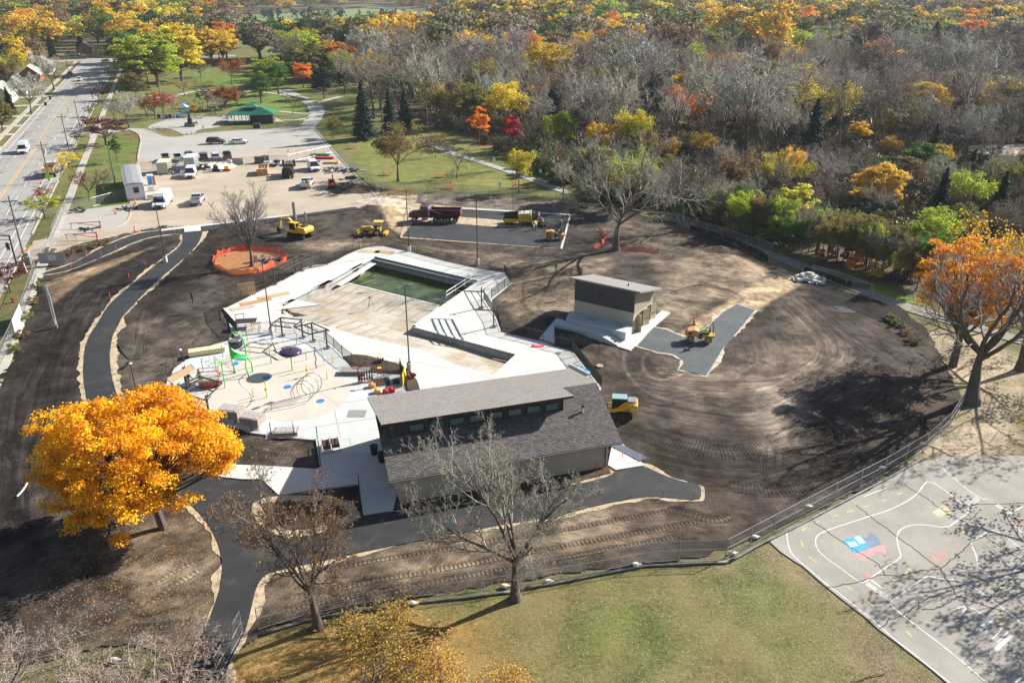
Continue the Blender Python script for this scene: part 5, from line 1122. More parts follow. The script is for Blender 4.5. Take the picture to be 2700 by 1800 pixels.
def excavator(label,u,v,rz,sc,m,arm,z=.05,cabf=None):
    t = thing('excavator',label,'excavator',g(u,v,z),rz); k = sc
    tracks(t,3.9 * k,2.7 * k,.85 * k,.55 * k); MB().box(-.9 * k,.9 * k,-.9 * k,.9 * k,.45 * k,.95 * k).build('undercarriage',CHAR,t)
    MB().side([(-2.3 * k,1.1 * k),(-2.45 * k,1.7 * k),(-2.2 * k,2.15 * k),(-.4 * k,2.2 * k),(-.3 * k,1.1 * k)],-1.25 * k,1.25 * k).build('engine_house',m,t,bevel=.12 * k); MB().box(-.4 * k,1.2 * k,-1.2 * k,1.2 * k,1.0 * k,1.3 * k).build('deck',m,t); MB().box(-.4 * k,.9 * k,-1.25 * k,-.5 * k,1.3 * k,2.0 * k).build('side_tank',m,t,bevel=.05)
    MB().box(-1.7 * k,-.6 * k,-.6 * k,.5 * k,2.2 * k,2.35 * k).build('engine_grille',CHAR,t); MB().box(-2.3 * k,-.4 * k,-1.27 * k,-1.25 * k,1.25 * k,1.6 * k).build('stripe',plas,t)
    cabin(t,-.2 * k,1.3 * k,.25 * k,1.2 * k,1.45 * k,2.75 * k,cabf or m,m)
    pts = arm; MB().bar((.9 * k,-.2 * k,1.5 * k),(pts[0][0] * k,-.2 * k,pts[0][1] * k),.35 * k,.5 * k).build('boom',m,t); MB().bar((pts[0][0] * k,-.2 * k,pts[0][1] * k),(pts[1][0] * k,-.2 * k,pts[1][1] * k),.33 * k,.42 * k).build('boom_tip',m,t)
    MB().bar((pts[1][0] * k,-.2 * k,pts[1][1] * k),(pts[2][0] * k,-.2 * k,pts[2][1] * k),.28 * k,.32 * k).build('stick',m,t); MB().bar((1.5 * k,-.2 * k,1.5 * k),(pts[0][0] * k * .9,-.2 * k,pts[0][1] * k * .8),.1 * k).build('cylinder',CHR,t)
    x,zz = pts[2]; MB().side([(x * k - .1,zz * k),(x * k + .5 * k,zz * k - .1),(x * k + .35 * k,zz * k - .9 * k),(x * k - .5 * k,zz * k - .8 * k),(x * k - .6 * k,zz * k - .3 * k)],-.75 * k,.35 * k).build('bucket',CHAR,t); return t
excavator('large yellow excavator on dark soil beside the orange ringed tree',792,625,math.radians(150),.95,mat('komatsu_yellow'.replace('komatsu_','bright_'),(.72,.46,.03),.4,.1,2),[(2.6,3.0),(4.6,2.7),(4.9,1.2)])
excavator('red orange mini excavator at the edge of the storage yard',877,496,math.radians(100),.62,mat('excavator_red',(.48,.055,.02),.45,.1,2),[(1.6,3.9),(2.6,4.6),(3.6,2.2)],cabf=CHAR)
# paving machine
t = thing('asphalt_paver','large yellow and black asphalt paver with open hopper on the court','paver',g(1378,590,.17),math.radians(176)); py = mat('paver_yellow',(.72,.50,.02),.4,.1,2)
for s in (-1,1):
    MB().add([(.9,s * .9,.7),(3.4,s * .9,.7),(3.3,s * 1.5,1.7),(1.0,s * 1.5,1.9),(1.,s * 1.4,1.9),(3.3,s * 1.4,1.7),(3.4,s * .8,.7),(.9,s * .8,.7)],[(0,1,2,3),(3,2,5,4),(4,5,6,7),(0,3,4,7),(1,6,5,2)]).build('hopper_wing',plas,t)
    MB().box(.9,3.2,s * 1.28 - .05,s * 1.28 + .05,.55,1.25).build('front_panel',py,t); MB().box(-1.7,.75,s * 1.3 - .08,s * 1.3 + .08,.75,1.9).build('engine_panel',py,t,bevel=.03)
    mb = MB()
    for k in range(6): mb.bar((-1.0 + k * .2,s * 1.39,1.15),(-.88 + k * .2,s * 1.39,1.7),.04,.03)
    mb.build('louvre',plas,t)
    for X in (2.7,1.9): wheel(t,X,s * 1.1,.32,.3,False)
    MB().cyl((-1.2,s * 1.1 - .2,.65),(-1.2,s * 1.1 + .2,.65),.62,16).build('wheel',BLK,t)
MB().box(-1.8,.8,-1.2,1.2,.5,1.95).build('engine_body',CHAR,t); MB().side([(-1.6,1.95),(-1.6,2.25),(.3,2.1),(.75,1.95)],-1.1,1.1).build('engine_cover',mat('paver_white',(.6,.57,.4),.4),t); MB().box(-3.4,-1.8,-1.3,1.3,1.0,1.2).build('operator_deck',CHAR,t); MB().box(-4.2,-3.4,-2.0,2.0,.05,.5).build('screed',CHAR,t)
MB().box(.9,3.4,-.9,.9,.6,.75).build('hopper_floor',plas,t); MB().tube([(-.3,.5,1.9),(-.3,.5,3.0)],.08,8).build('exhaust',CHAR,t)
for i in range(9): MB().bar((-2.0 - .2 * (i % 7),R.uniform(-1.2,1.2),1.1),(-2.2 - R.uniform(-.3,.9),R.uniform(-1.3,1.3),R.uniform(1.8,2.9)),.05).build('rail',CHAR,t)
for s in (-.6,.6): MB().box(-2.7,-2.2,s - .25,s + .25,1.2,1.9).build('seat',plas,t)
MB().box(-1.95,-1.8,-.9,.9,1.6,2.3).build('control_panel',CHAR,t)
# rollers
def roller(label,u,v,rz,z=.18):
    t = thing('road_roller',label,'road roller',g(u,v,z),rz); tn = mat('roller_tan',(.66,.36,.12),.4,.1,2)
    for X in (-1.05,1.05): d = MB().cyl((X,-.62,.45),(X,.62,.45),.45,22).build('drum',mat('drum_steel',(.30,.19,.10),.4,.3,3,metal=.3),t); MB().cyl((X,-.66,.45),(X,.66,.45),.2,12).build('hub',tn,d)
    MB().side([(.1,.55),(.1,1.45),(.6,1.62),(1.5,1.45),(1.75,1.1),(1.75,.85),(.6,.85)],-.6,.6).build('engine_hood',tn,t,bevel=.08); MB().box(-1.75,-.1,-.58,.58,.75,1.0).build('rear_frame',tn,t); MB().box(-.3,.12,-.5,.5,.5,1.2).build('articulation',CHAR,t)
    MB().box(1.0,1.35,-.615,-.6,1.05,1.35).build('grille',CHAR,t); MB().box(1.0,1.35,.6,.615,1.05,1.35).build('grille',CHAR,t)
    MB().box(-1.1,-.65,-.28,.28,1.0,1.4).build('seat',plas,t); MB().box(-1.2,-1.1,-.28,.28,1.3,1.85).build('seat_back',plas,t)
    for s in (-1,1): MB().tube([(-1.55,s * .55,1.0),(-1.55,s * .55,2.3),(-1.35,s * .55,2.45)],.035,6).build('roll_bar',CHAR,t)
    MB().bar((-1.35,-.55,2.45),(-1.35,.55,2.45),.06).build('roll_bar_top',CHAR,t); MB().ring((-.35,0,1.45),.18,.02,12).build('steering_wheel',plas,t); return t
roller('tan road roller with driver on the pump house drive',1843,899,math.radians(170)); roller('tan road roller beside the black fence on the court',1463,631,math.radians(178))
# skid steer
t = thing('track_loader','yellow compact track loader with green cab roof beside the bathhouse','track loader',g(1633,1095,.06),math.radians(172)); tracks(t,2.6,1.95,.75,.42)
MB().side([(-1.6,.7),(-1.7,1.2),(-1.5,1.75),(-.5,1.8),(.3,1.1),(1.2,.8),(1.2,.5),(-1.3,.5)],-.55,.55).build('body',YEL,t,bevel=.05); MB().box(-1.75,-1.1,-.9,.9,.75,1.65).build('rear_door',YEL,t,bevel=.06); MB().box(-1.6,-.75,-.5,.5,1.8,1.95).build('engine_grille',GALV,t)
for s in (-1,1): MB().bar((-1.4,s * .8,1.65),(1.1,s * .75,.75),.16,.34).build('lift_arm',YEL,t); MB().bar((-1.0,s * .8,1.2),(.6,s * .77,.95),.08).build('cylinder',CHR,t)
cabin(t,-.6,.75,-.48,.48,1.05,2.1,CHAR,mat('cab_top_green',(.25,.42,.40),.4)); MB().side([(1.1,.1),(1.1,.8),(1.3,.8),(1.9,.15),(1.9,.05)],-1,1).build('bucket',CHAR,t)
def text(body,size,m,parent,loc,rot,name='lettering',ext=.004):
    c = bpy.data.curves.new('tx','FONT'); c.body = body; c.size = size; c.extrude = ext; c.align_x = 'CENTER'; c.align_y = 'CENTER'
    o = bpy.data.objects.new('tx',c); COL.objects.link(o); dg = bpy.context.evaluated_depsgraph_get(); me = bpy.data.meshes.new_from_object(o.evaluated_get(dg)); bpy.data.objects.remove(o)
    me.materials.clear(); me.materials.append(m); q = link(name,me,parent); q.location = loc; q.rotation_euler = rot; return q
bk_ = plas; wt = mat('letter_white',(.8,.8,.8),.5,.02)
text('CAT',.42,wt,t,(-1.4,.915,1.25),(PI / 2,0,PI))
text('HITACHI',.16,wt,[o for o in bpy.data.objects if o.get('label') == 'red orange mini excavator at the edge of the storage yard'][0],(-1.52,0,1.15),(PI / 2,0,-PI / 2))
# landscape tractor with box blade
t = thing('yellow_tractor','small yellow tractor grader on the dirt left of the court','tractor',g(983,618,.05),math.radians(176))
for s in (-1,1): wheel(t,-1.0,s * .95,.62,.42); wheel(t,1.2,s * .85,.42,.3); MB().tube([(-1.5,s * .55,1.1),(-1.5,s * .55,2.3)],.05,6).build('roll_post',YEL,t)
MB().side([(-1.5,.6),(-1.5,1.2),(0,1.15),(.2,1.45),(1.9,1.35),(2.0,.7)],-.42,.42).build('body',YEL,t,bevel=.04); MB().box(-1.9,-.3,-.7,.7,2.3,2.38).build('canopy',mat('canopy_yellow',(.75,.5,.08),.5),t); MB().box(-.9,-.4,-.3,.3,1.2,1.6).build('seat',plas,t)
MB().side([(2.6,.05),(2.6,.6),(2.75,.6),(3.2,.1)],-1.,1.).build('bucket',YEL,t); MB().bar((1.2,.6,1.1),(2.7,.6,.5),.12).build('lift_arm',YEL,t); MB().bar((1.2,-.6,1.1),(2.7,-.6,.5),.12).build('lift_arm',YEL,t); MB().box(-2.6,-2.0,-1.1,1.1,.1,.5).build('box_blade',YEL,t)
# black truck crane / paver in the yard
t = thing('black_machine','large black slip form machine parked in the middle of the yard','machine',g(762,463,.06),math.radians(100)); 
MB().box(-3.4,-.2,-1.15,1.15,.6,1.9).build('chassis',plas,t); MB().box(-.3,1.4,-1.1,1.1,.9,2.5).build('engine',CHAR,t,bevel=.06); MB().box(1.4,3.2,-.6,.6,1.2,2.2).build('hopper',GALV,t); MB().box(-3.3,-1.3,-.8,.8,1.9,2.4).build('load',CHAR,t)
for s in (-1,1):
    for X in (-2.8,-1.5,1.8): wheel(t,X,s * 1.0,.5,.4)
    MB().box(2.2,3.4,s * 1.2 - .2,s * 1.2 + .2,1.5,2.9).build('wheel_rack',BLK,t)
for i in range(7): MB().bar((R.uniform(-3.2,-.4),R.uniform(-1,1),2.2),(R.uniform(-3,.2),R.uniform(-1.4,1.4),2.9),.08).build('hose',plas,t)
# scissor lift and work platform on the splash pad
def lift(label,u,v,rz):
    t = thing('scissor_lift',label,'scissor lift',g(u,v,ZD),rz); box('base',-1.,1.,-.45,.45,.15,.75,mat('lift_red',(.35,.08,.07),.5),t); box('deck',-1.1,1.1,-.5,.5,.75,.95,mat('lift_grey',(.36,.33,.28),.6),t)
    for x in (-1,1):
        for y in (-.45,.45): MB().bar((x,y,.95),(x,y,2.0),.04).build('rail_post',RED,t); wheel(t,x * .75,y * 1.05,.17,.1,False)
    for zz in (1.5,2.0):
        for y in (-.45,.45): MB().bar((-1,y,zz),(1,y,zz),.04).build('rail',RED,t)
        for x in (-1,1): MB().bar((x,-.45,zz),(x,.45,zz),.04).build('rail',RED,t)
lift('small red and grey scissor lift beside the diamond shade frame',555,1018,math.radians(12))
# ---------------------------------------------------------------- people
def person(label,u,v,z,rz,vest=(.55,.85,.05),hat=(.75,.73,.7),pants=(.03,.03,.04),pose=0,sit=False):
    t = thing('person',label,'person',g(u,v,z),rz); lean = .28 if pose == 1 else 0
    J = {'pel': (0,0,.95),'che': (lean * .7,0,1.33),'nec': (lean,0,1.5),'hea': (lean * 1.1,0,1.66),'kl': (.06,.12,.5),'fl': (-.05 if not pose else -.15,.13,.07),'tl': (.12,.14,.04),'kr': (.1,-.12,.5),'fr': (.08,-.13,.07),'tr': (.25,-.14,.04),'hl': (0,.09,.88),'hr': (0,-.09,.88),
         'sl': (lean * .9,.19,1.42),'el': (.1 + lean,.27,1.15),'wl': (.32 + lean,.2,1.05),'dl': (.42 + lean,.18,1.05),'sr': (lean * .9,-.19,1.42),'er': (.06 + lean,-.28,1.15),'wr': (.28 + lean,-.22,1.0 if not pose else .9),'dr': (.38 + lean,-.2,1.0 if not pose else .85)}
    if sit: J.update(kl=(.45,.15,.92),fl=(.5,.15,.5),tl=(.65,.15,.46),kr=(.45,-.15,.92),fr=(.5,-.15,.5),tr=(.65,-.15,.46))
    rad = {'pel': .16,'che': .17,'nec': .065,'hea': .11,'kl': .075,'fl': .055,'tl': .045,'kr': .075,'fr': .055,'tr': .045,'hl': .1,'hr': .1,'sl': .075,'el': .055,'wl': .04,'dl': .045,'sr': .075,'er': .055,'wr': .04,'dr': .045}
    E = [('pel','che'),('che','nec'),('nec','hea'),('pel','hl'),('hl','kl'),('kl','fl'),('fl','tl'),('pel','hr'),('hr','kr'),('kr','fr'),('fr','tr'),('che','sl'),('sl','el'),('el','wl'),('wl','dl'),('che','sr'),('sr','er'),('er','wr'),('wr','dr')]
    ks = list(J); me = bpy.data.meshes.new('body'); me.from_pydata([J[k] for k in ks],[(ks.index(a),ks.index(b)) for a,b in E],[]); o = link('body',me,t)
    md = o.modifiers.new('skin','SKIN')
    for i,k in enumerate(ks): me.skin_vertices[0].data[i].radius = (rad[k] * .8,rad[k]); me.skin_vertices[0].data[i].use_root = k == 'pel'
    sb = o.modifiers.new('sub','SUBSURF'); sb.levels = 1; sb.render_levels = 1
    key = 'person_%d_%d' % (int(vest[0] * 99),int(pants[2] * 99))
    if key not in MATS:
        n = NT(key); zz = n.n('SeparateXYZ',{0: n.n('TexCoord').outputs['Object']}).outputs[2]
        c = n.mix(n.math('GREATER_THAN',zz,.1),(.02,.015,.01),pants); c = n.mix(n.math('GREATER_THAN',zz,.98),c,tuple(x * .6 for x in vest)); c = n.mix(n.math('GREATER_THAN',zz,1.5),c,(.45,.27,.19)); n.set(n.b.inputs['Base Color'],c); n.set(n.b.inputs['Roughness'],.8); MATS[key] = n.m
    me.materials.append(MATS[key])
    vm = mat('vest_%d%d' % (int(vest[0] * 99),int(vest[1] * 99)),vest,.7,.08)
    MB().tube([(lean * .1,0,.98),(lean * .7,0,1.3),(lean * .92,0,1.46)],[.185,.20,.15],10).build('vest',vm,o); MB().tube([(lean * .5,0,1.16),(lean * .56,0,1.2)],[.206,.206],10).build('stripe',wt,o)
    MB().ell((lean * 1.12,0,1.74),.135,.12,.1,12,6).build('hard_hat',mat('hat_%d' % int(hat[1] * 99),hat,.4),o); MB().cyl((lean * 1.12 + .03,0,1.70),(lean * 1.12 + .03,0,1.715),.165,12).build('hat_brim',mat('hat_%d' % int(hat[1] * 99),hat,.4),o)
    MB().ell((lean * 1.1 + .11,0,1.63),.02,.018,.025,6,4).build('nose',mat('skin',(.45,.27,.19),.7),o)
    return t
LM = (.50,.85,.04)
person('worker in lime vest standing at the right rear of the paver',1420,584,.17,math.radians(190)); person('worker in orange vest leaning on a rake behind the paver',1433,600,.17,math.radians(180),(.85,.25,.08),(.6,.4,.3),pose=1)
person('worker in lime vest bending at the near corner of the screed',1413,607,.17,math.radians(160),LM,(.05,.05,.05),pose=1); person('worker in lime vest squeezed beside the paver deck',1408,592,.17,math.radians(150),LM,(.04,.05,.08)); person('worker in lime vest riding on top of the paver',1398,583,1.35,math.radians(180),LM,(.8,.12,.1))
person('worker in lime vest and orange hat at the court fence corner',1478,597,.17,math.radians(200),LM,(.9,.2,.05)); person('worker in blue jeans seated on the roller by the court fence',1473,634,.75,math.radians(178),(.1,.15,.2),(.6,.6,.55),(.06,.12,.3),sit=True)
person('driver in lime vest seated on the roller on the drive',1861,897,.78,math.radians(170),LM,(.85,.25,.05),(.10,.02,.02),sit=True)
person('worker in bright lime jacket standing on the lift by the shade frame',529,1012,ZD,math.radians(190),LM,(.8,.8,.75),(.03,.05,.15)); person('worker in dark clothes reaching up at the shade frame rim',497,1022,ZD,math.radians(60),(.07,.07,.08),(.7,.7,.68),(.05,.05,.06),pose=1)
t = thing('rake','pale asphalt rake held behind the paver','rake',g(1429,604,.17)); MB().bar((0,0,0),(.35,.15,1.15),.04).build('handle',WOOD,t); MB().bar((-.4,0,.03),(.4,0,.03),.06).build('rake_head',CHAR,t)
# ---------------------------------------------------------------- splash pad toys
t = thing('bucket_tower','tall bright green splash tower with a purple tipping bucket','water toy',g(636,985,ZD),math.radians(-12))
def arc(x0,x1,z,h,n=12): return [((x0 + x1) / 2 - (x1 - x0) / 2 * math.cos(PI * k / n),0,z + h * math.sin(PI * k / n)) for k in range(n + 1)]
MB().tube([(-.75,0,0),(-.95,0,2.2)] + arc(-.95,.95,3.6,1.4) + [(.95,0,2.2),(1.15,.5,1.2),(1.0,.7,0)],.075,8).build('arch',GRN,t,smooth=True); MB().tube([(.95,0,2.2),(.9,-.4,1.2),(1.35,-.7,0)],.075,8).build('leg',GRN,t,smooth=True)
MB().prism([(-.95,-1.45),(.95,-1.45),(.7,-.9),(.2,-.8),(-.4,-.55),(-.9,0)],-.05,.05).build('panel',GRN,t).matrix_local = Matrix.Translation((0,0,3.2)) @ Matrix.Rotation(PI / 2,4,'X')
MB().ell((.5,-.6,2.35),.85,.7,.13,20,6).build('plate',mat('plate_green',(.05,.55,.18),.35),t,smooth=True); b = MB().tube([(0,-.1,3.25),(0,-.12,3.55),(0,-.16,4.0),(0,-.2,4.25)],[.5,.74,.72,.62],20).build('bucket',PUR,t,smooth=True); MB().ring((0,-.2,4.25),.62,.06,20).build('bucket_rim',CHR,b); MB().cyl((0,-.2,4.2),(0,-.2,4.27),.55,18).build('bucket_water',mat('bucket_inside',(.25,.2,.14),.3),b)
t = thing('mushroom_shower','purple disc mushroom shower on a thin green stem','water toy',g(771,976,ZD)); MB().tube([(0,0,0),(0,0,2.1)],.07,8).build('stem',GRN,t)
c = MB().tube([(0,0,2.0),(0,0,2.08),(0,0,2.25),(0,0,2.45),(0,0,2.55),(0,0,2.5)],[.3,1.1,1.28,1.05,.4,.25],28).build('disc',PUR,t,smooth=True); MB().ring((0,0,2.56),.26,.05,16).build('vent_ring',CHAR,c)
t = thing('spinner_toy','green pole water toy with six little silver hoops','water toy',g(594,1022,ZD)); MB().tube([(0,0,0),(0,0,3.0)],.06,8).build('pole',GRN,t)
for k in range(6): a = k * PI / 3 + .3; q = Vector((math.cos(a),math.sin(a),0)); MB().tube([(0,0,3.),q * 1.0 + Vector((0,0,3.05))],.035,6).build('arm',GRN,t); r_ = MB().ring((0,0,0),.28,.025,16,'x').build('hoop',CHR,t,loc=q * 1.3 + Vector((0,0,3.05))); r_.rotation_euler = (0,0,a + PI / 2)
sil = mat('hoop_silver',(.50,.48,.45),.35,.08,3,metal=.3)
for i,(u,v,r,ang) in enumerate(((790,1050,1.0,.3),(797,1046,1.05,.45),(808,1038,1.1,.6),(818,1033,1.1,.75))):
    p = g(u + 6,v + (12 - 3 * i),ZD); o = MB().tube([(r * 1.0 * math.cos(q),0,max(0,1.1 + r * 1.15 * math.sin(q))) for q in [-.95 + k * (PI + 1.9) / 22 for k in range(23)]],.05,6).build('spray_hoop',sil,None,smooth=True,loc=p); o.rotation_euler = (0,0,ang - .2); tag(o,['front','second','third','rearmost'][i] + ' of the four nested silver spray hoops on the pad','spray hoop','silver spray hoops')
def spout(lab,pts,m,r=.05,name='spray_post'):
    p = g(*pts[0],ZD); Q = [Vector((x,y,z)) for x,y,z in pts[1]]; return tag(MB().tube(Q,r,6).build(name,m,None,smooth=True,loc=p),lab,'spray post')
yl = mat('spout_yellow',(.75,.50,.02),.4); mar = mat('maroon_tube',(.13,.04,.05),.4)
for l,u,v,h in (('short yellow spray post near the silver S pipe',669,1047,1.),('yellow spray post with a round knob left of the hoops',704,1047,1.9),('yellow spray post with a knob and black tip behind the hoops',811,992,1.6),('short yellow spray post behind the silver hoops',863,998,.95),('yellow spray post beside the curved joint line by the fence',878,956,1.1),('leaning yellow spray post behind the green tower',660,934,2.2),('tiny yellow post at the small red frame',961,991,.7)):
    o = spout(l,((u,v),[(0,0,0),(-.02,0,h * .5),(0,0,h)]),yl)
    if 'knob' in l: MB().ell((0,0,h * .5),.16,.16,.16).build('knob',yl,o)
tea = mat('teal_post',(.15,.42,.42),.4)
for l,u,v,h in (('teal spray post close to the wrapped pallets',717,1080,.9),('small teal spray post right of the mushroom',808,949,.9),('thin teal post beside the timber stack',588,941,1.5),('thin teal post left of the spinner toy',571,981,1.6),('thin teal post by the scissor lift',536,978,1.5)): spout(l,((u,v),[(0,0,0),(0,0,h),(.15,0,h + .05)]),tea,.04)
for l,u,v,Q,m in (('silver S shaped spray pipe in the middle of the pad',652,1072,[(0,0,0),(.5,.1,.6),(.5,.2,1.2),(.2,.3,1.8),(-.4,.4,2.2),(-.7,.5,2.7),(-.3,.6,3.1),(.2,.7,3.4)],sil),('wavy maroon spray tube right of the mushroom',835,970,[(0,0,0),(-.1,0,.6),(.05,0,1.2),(-.1,0,1.8),(.1,0,2.4),(-.1,0,2.6)],mar),('wavy maroon spray tube under the white hoop',729,931,[(0,0,0),(-.15,0,.8),(-.35,0,1.6),(-.2,0,2.4),(-.4,0,3.2),(-.2,0,3.9)],mar),('tall silver pole with a wide flat ring',716,957,[(0,0,0),(-.1,0,2.6),(-.5,.3,2.9),(-1.1,.1,2.8),(-1.2,-.5,2.7),(-.5,-.8,2.65),(.4,-.4,2.7),(.6,.2,2.9),(.2,.6,3.1)],sil),('big upright silver crescent pipe behind the mushroom',770,922,[(0,0,0),(.6,0,.8),(.8,0,1.8),(.5,0,2.7),(-.1,0,3.2),(-.5,0,3.3)],sil)): spout(l,((u,v),Q),m,.06,'spray_pipe')
bd = mat('drain_blue',(.02,.22,.62),.5)
for l,u,v in (('blue round drain cover in the mushroom shadow',702,996),('blue round drain cover left of the silver hoops',758,1020),('blue round drain cover nearest the bathhouse',845,1057),('blue round drain cover behind the spinner toy',620,959)): p = g(u,v,ZD); tag(MB().cyl((0,0,.015),(0,0,.035),.42,20).build('drain_cover',bd,None,loc=p),l,'drain cover')
dr = g(941,1090,ZD); tag(MB().box(-.9,.9,-.7,.7,.012,.03).build('drain_grate',mat('grate',(.28,.27,.26),.6),None,loc=dr),'square grey drain grate on the deck beside the bathhouse','drain')
# pallets, timber, benches and bins
clear = NT('plastic_wrap'); clear.set(clear.b.inputs['Base Color'],(.75,.76,.78)); clear.set(clear.b.inputs['Alpha'],.35); clear.set(clear.b.inputs['Roughness'],.25); clear.bump(clear.noise(clear.n('TexCoord').outputs['Object'],5,4),.9,.1)
def wrapped(label,u,v,rz,w,d,h,n=3,seed=0):
    t = thing('wrapped_pallet',label,'pallet',g(u,v,ZD),rz); bm_ = mat('block_stack',(.34,.28,.25),.9,.15,4)
    for i in range(n):
        for k in range(3): MB().box(-w / 2 + i * w / n + .03,-w / 2 + (i + 1) * w / n - .03,-d / 2,d / 2,.15 + k * (h - .15) / 3,.15 + (k + 1) * (h - .15) / 3 - .02).build('block_layer',bm_,t)
    MB().box(-w / 2,w / 2,-d / 2,d / 2,0,.14).build('pallet',WOOD,t)
    rr = random.Random(seed); mb = MB(); N = 10; vs = []
    for j in range(N + 1):
        for i in range(N + 1):
            x = (i / N - .5) * w * 1.9; y = (j / N - .5) * d * 1.9; ins = max(abs(x) / (w / 2),abs(y) / (d / 2)); zt = h + .04 if ins < 1.05 else max(.03,h * (1.75 - ins) * .5); vs.append((x * (1 if ins < 1 else .82) + rr.uniform(-.06,.06),y * (1 if ins < 1 else .82) + rr.uniform(-.06,.06),zt + rr.uniform(0,.05)))
    mb.add(vs,[(j * (N + 1) + i,j * (N + 1) + i + 1,(j + 1) * (N + 1) + i + 1,(j + 1) * (N + 1) + i) for j in range(N) for i in range(N)]).build('plastic_sheet',clear.m,t); return t
wrapped('left stack of blocks under clear plastic at the splash pad rim',611,1101,math.radians(-12),2.3,1.5,1.15,3,1); wrapped('middle stack of blocks under clear plastic at the splash pad rim',668,1120,math.radians(-14),2.1,1.5,1.1,3,2); wrapped('low sheet wrapped stack by the plaza with a loose board',755,1143,math.radians(5),2.4,1.2,.45,2,3)
t = thing('timber_stack','wrapped stack of pale timber at the top left rim of the pad','timber',g(546,931,ZD),math.radians(22))
for k in range(4):
    for j in range(4): MB().box(-2,2,-.55 + j * .28,-.29 + j * .28,.1 + k * .14,.22 + k * .14).build('board',mat('pale_board',(.74,.60,.38),.8,.12,3),t)
for i,(u,v) in enumerate(((861,1182),(884,1178))):
    t = thing('lounge_chair',('left' if i == 0 else 'right') + ' brown slatted bench chair on the shaded plaza','chair',g(u,v,ZD),math.radians(-72),'brown slatted chairs on the plaza'); bw = mat('chair_brown',(.085,.05,.04),.7)
    for k in range(8): MB().box(-.35,.35,-.9 + k * .22,-.72 + k * .22,.45,.48).build('slat',bw,t).rotation_euler = (0,0,PI / 2)
    for x in (-.85,.85):
        for y in (-.33,.33): MB().bar((x,y,0),(x,y,.75 if x > 0 else .5),.05).build('leg',bw,t)
    for y in (-.33,.33): MB().bar((-.85,y,.62),(.85,y,.75),.05).build('arm_rest',bw,t)
for l,u,v in (('dark green bin on the plaza left of the bathhouse wall',987,1197),('dark green bin touching the bathhouse corner',1007,1216)): t = tag(MB().tube([(0,0,0),(0,0,.85),(0,0,.9)],[.28,.36,.4],16).build('waste_bin',mat('bin_green',(.015,.025,.02),.5),None,loc=g(u,v,ZD)),l,'bin'); MB().cyl((0,0,.9),(0,0,.905),.33,14).build('bin_opening',BLK,t)
# works pit beside the bathhouse
pit = thing('equipment_pit','square open pit with a ladder in the deck by the bathhouse','pit',g(1003,1008,ZD),math.radians(15)); box('pit_floor',-1.05,1.05,-1.,1.,.02,.03,mat('pit_dark',(.03,.028,.025),.9),pit)
for a in ((-1.1,1.1,-1.1,-1.),(-1.1,1.1,1.,1.1),(-1.1,-1.,-1.,1.),(1.,1.1,-1.,1.)): box('pit_rim',*a,.0,.06,MATS['old_concrete'],pit)
t = thing('step_ladder','red ladder with yellow top standing in the equipment pit','ladder',g(1003,1012,ZD),math.radians(5))
for s in (-.22,.22): MB().bar((s,-.5,.05),(s * .7,0,1.9),.05).build('rail',RED,t)
for k in range(5): MB().bar((-.2,-.42 + k * .09,.3 + k * .33),(.2,-.42 + k * .09,.3 + k * .33),.05).build('rung',RED,t)
box('top',-.2,.2,-.1,.2,1.88,1.95,mat('ladder_yellow',(.8,.55,.05)),t)
t = thing('pipe_stand','red steel hoist stand next to a grey pipe manifold','hoist',g(945,1010,ZD))
for a,b in (((0,0,.1),(1.8,.1,.1)),((0,0,.1),(0,.3,1.6)),((0,.3,1.6),(.9,.6,2.3)),((.4,-.2,.1),(.1,.3,1.3))): MB().bar(a,b,.09).build('beam',RED,t)
t = thing('pipe_manifold','grey pipe manifold rack between the red hoist and the pit','manifold',g(965,1005,ZD),math.radians(20)); MB().tube([(-.8,0,1.1),(.8,0,1.1)],.09,8).build('header_pipe',GALV,t); MB().tube([(-.8,.0,.35),(.8,.0,.35)],.09,8).build('header_pipe',GALV,t)
for k in range(6): MB().tube([(-.7 + k * .28,-.05,.2),(-.7 + k * .28,-.05,1.3)],.07,8).build('valve',CHAR,t)
tag(MB().box(-.05,.05,-1.3,1.3,.1,1.3).build('yellow_board',mat('panel_yellow',(.85,.62,.02),.5),None,loc=g(1066,1005,ZD)),'bright yellow panel leaning on the dark fence by the pit','panel')
tag(MB().box(-1.6,1.6,-.6,.6,.35,.45).build('work_table',mat('table_grey',(.28,.25,.22),.7),None,loc=g(937,983,ZD)),'low grey work table on the deck by the planting bed','table')
for l,u,v,c in (('black tool crate by the yellow panel',1045,1010,(.03,.03,.03)),('red pump with hoses right of the pit',1033,1032,(.5,.03,.04)),('small red tool box at the roof edge',1018,1036,(.4,.05,.05)),('small orange box left of the pit',981,1020,(.7,.4,.15)),('white tool bag near the bathhouse roof corner',995,1035,(.6,.6,.6))): tag(MB().box(-.35,.35,-.25,.25,0,.4).box(-.1,.1,-.3,.3,.4,.5).build('tool_box',mat('tb%d' % int(c[0] * 99 + c[1] * 50),c),None,loc=g(u,v,ZD)),l,'tool box')
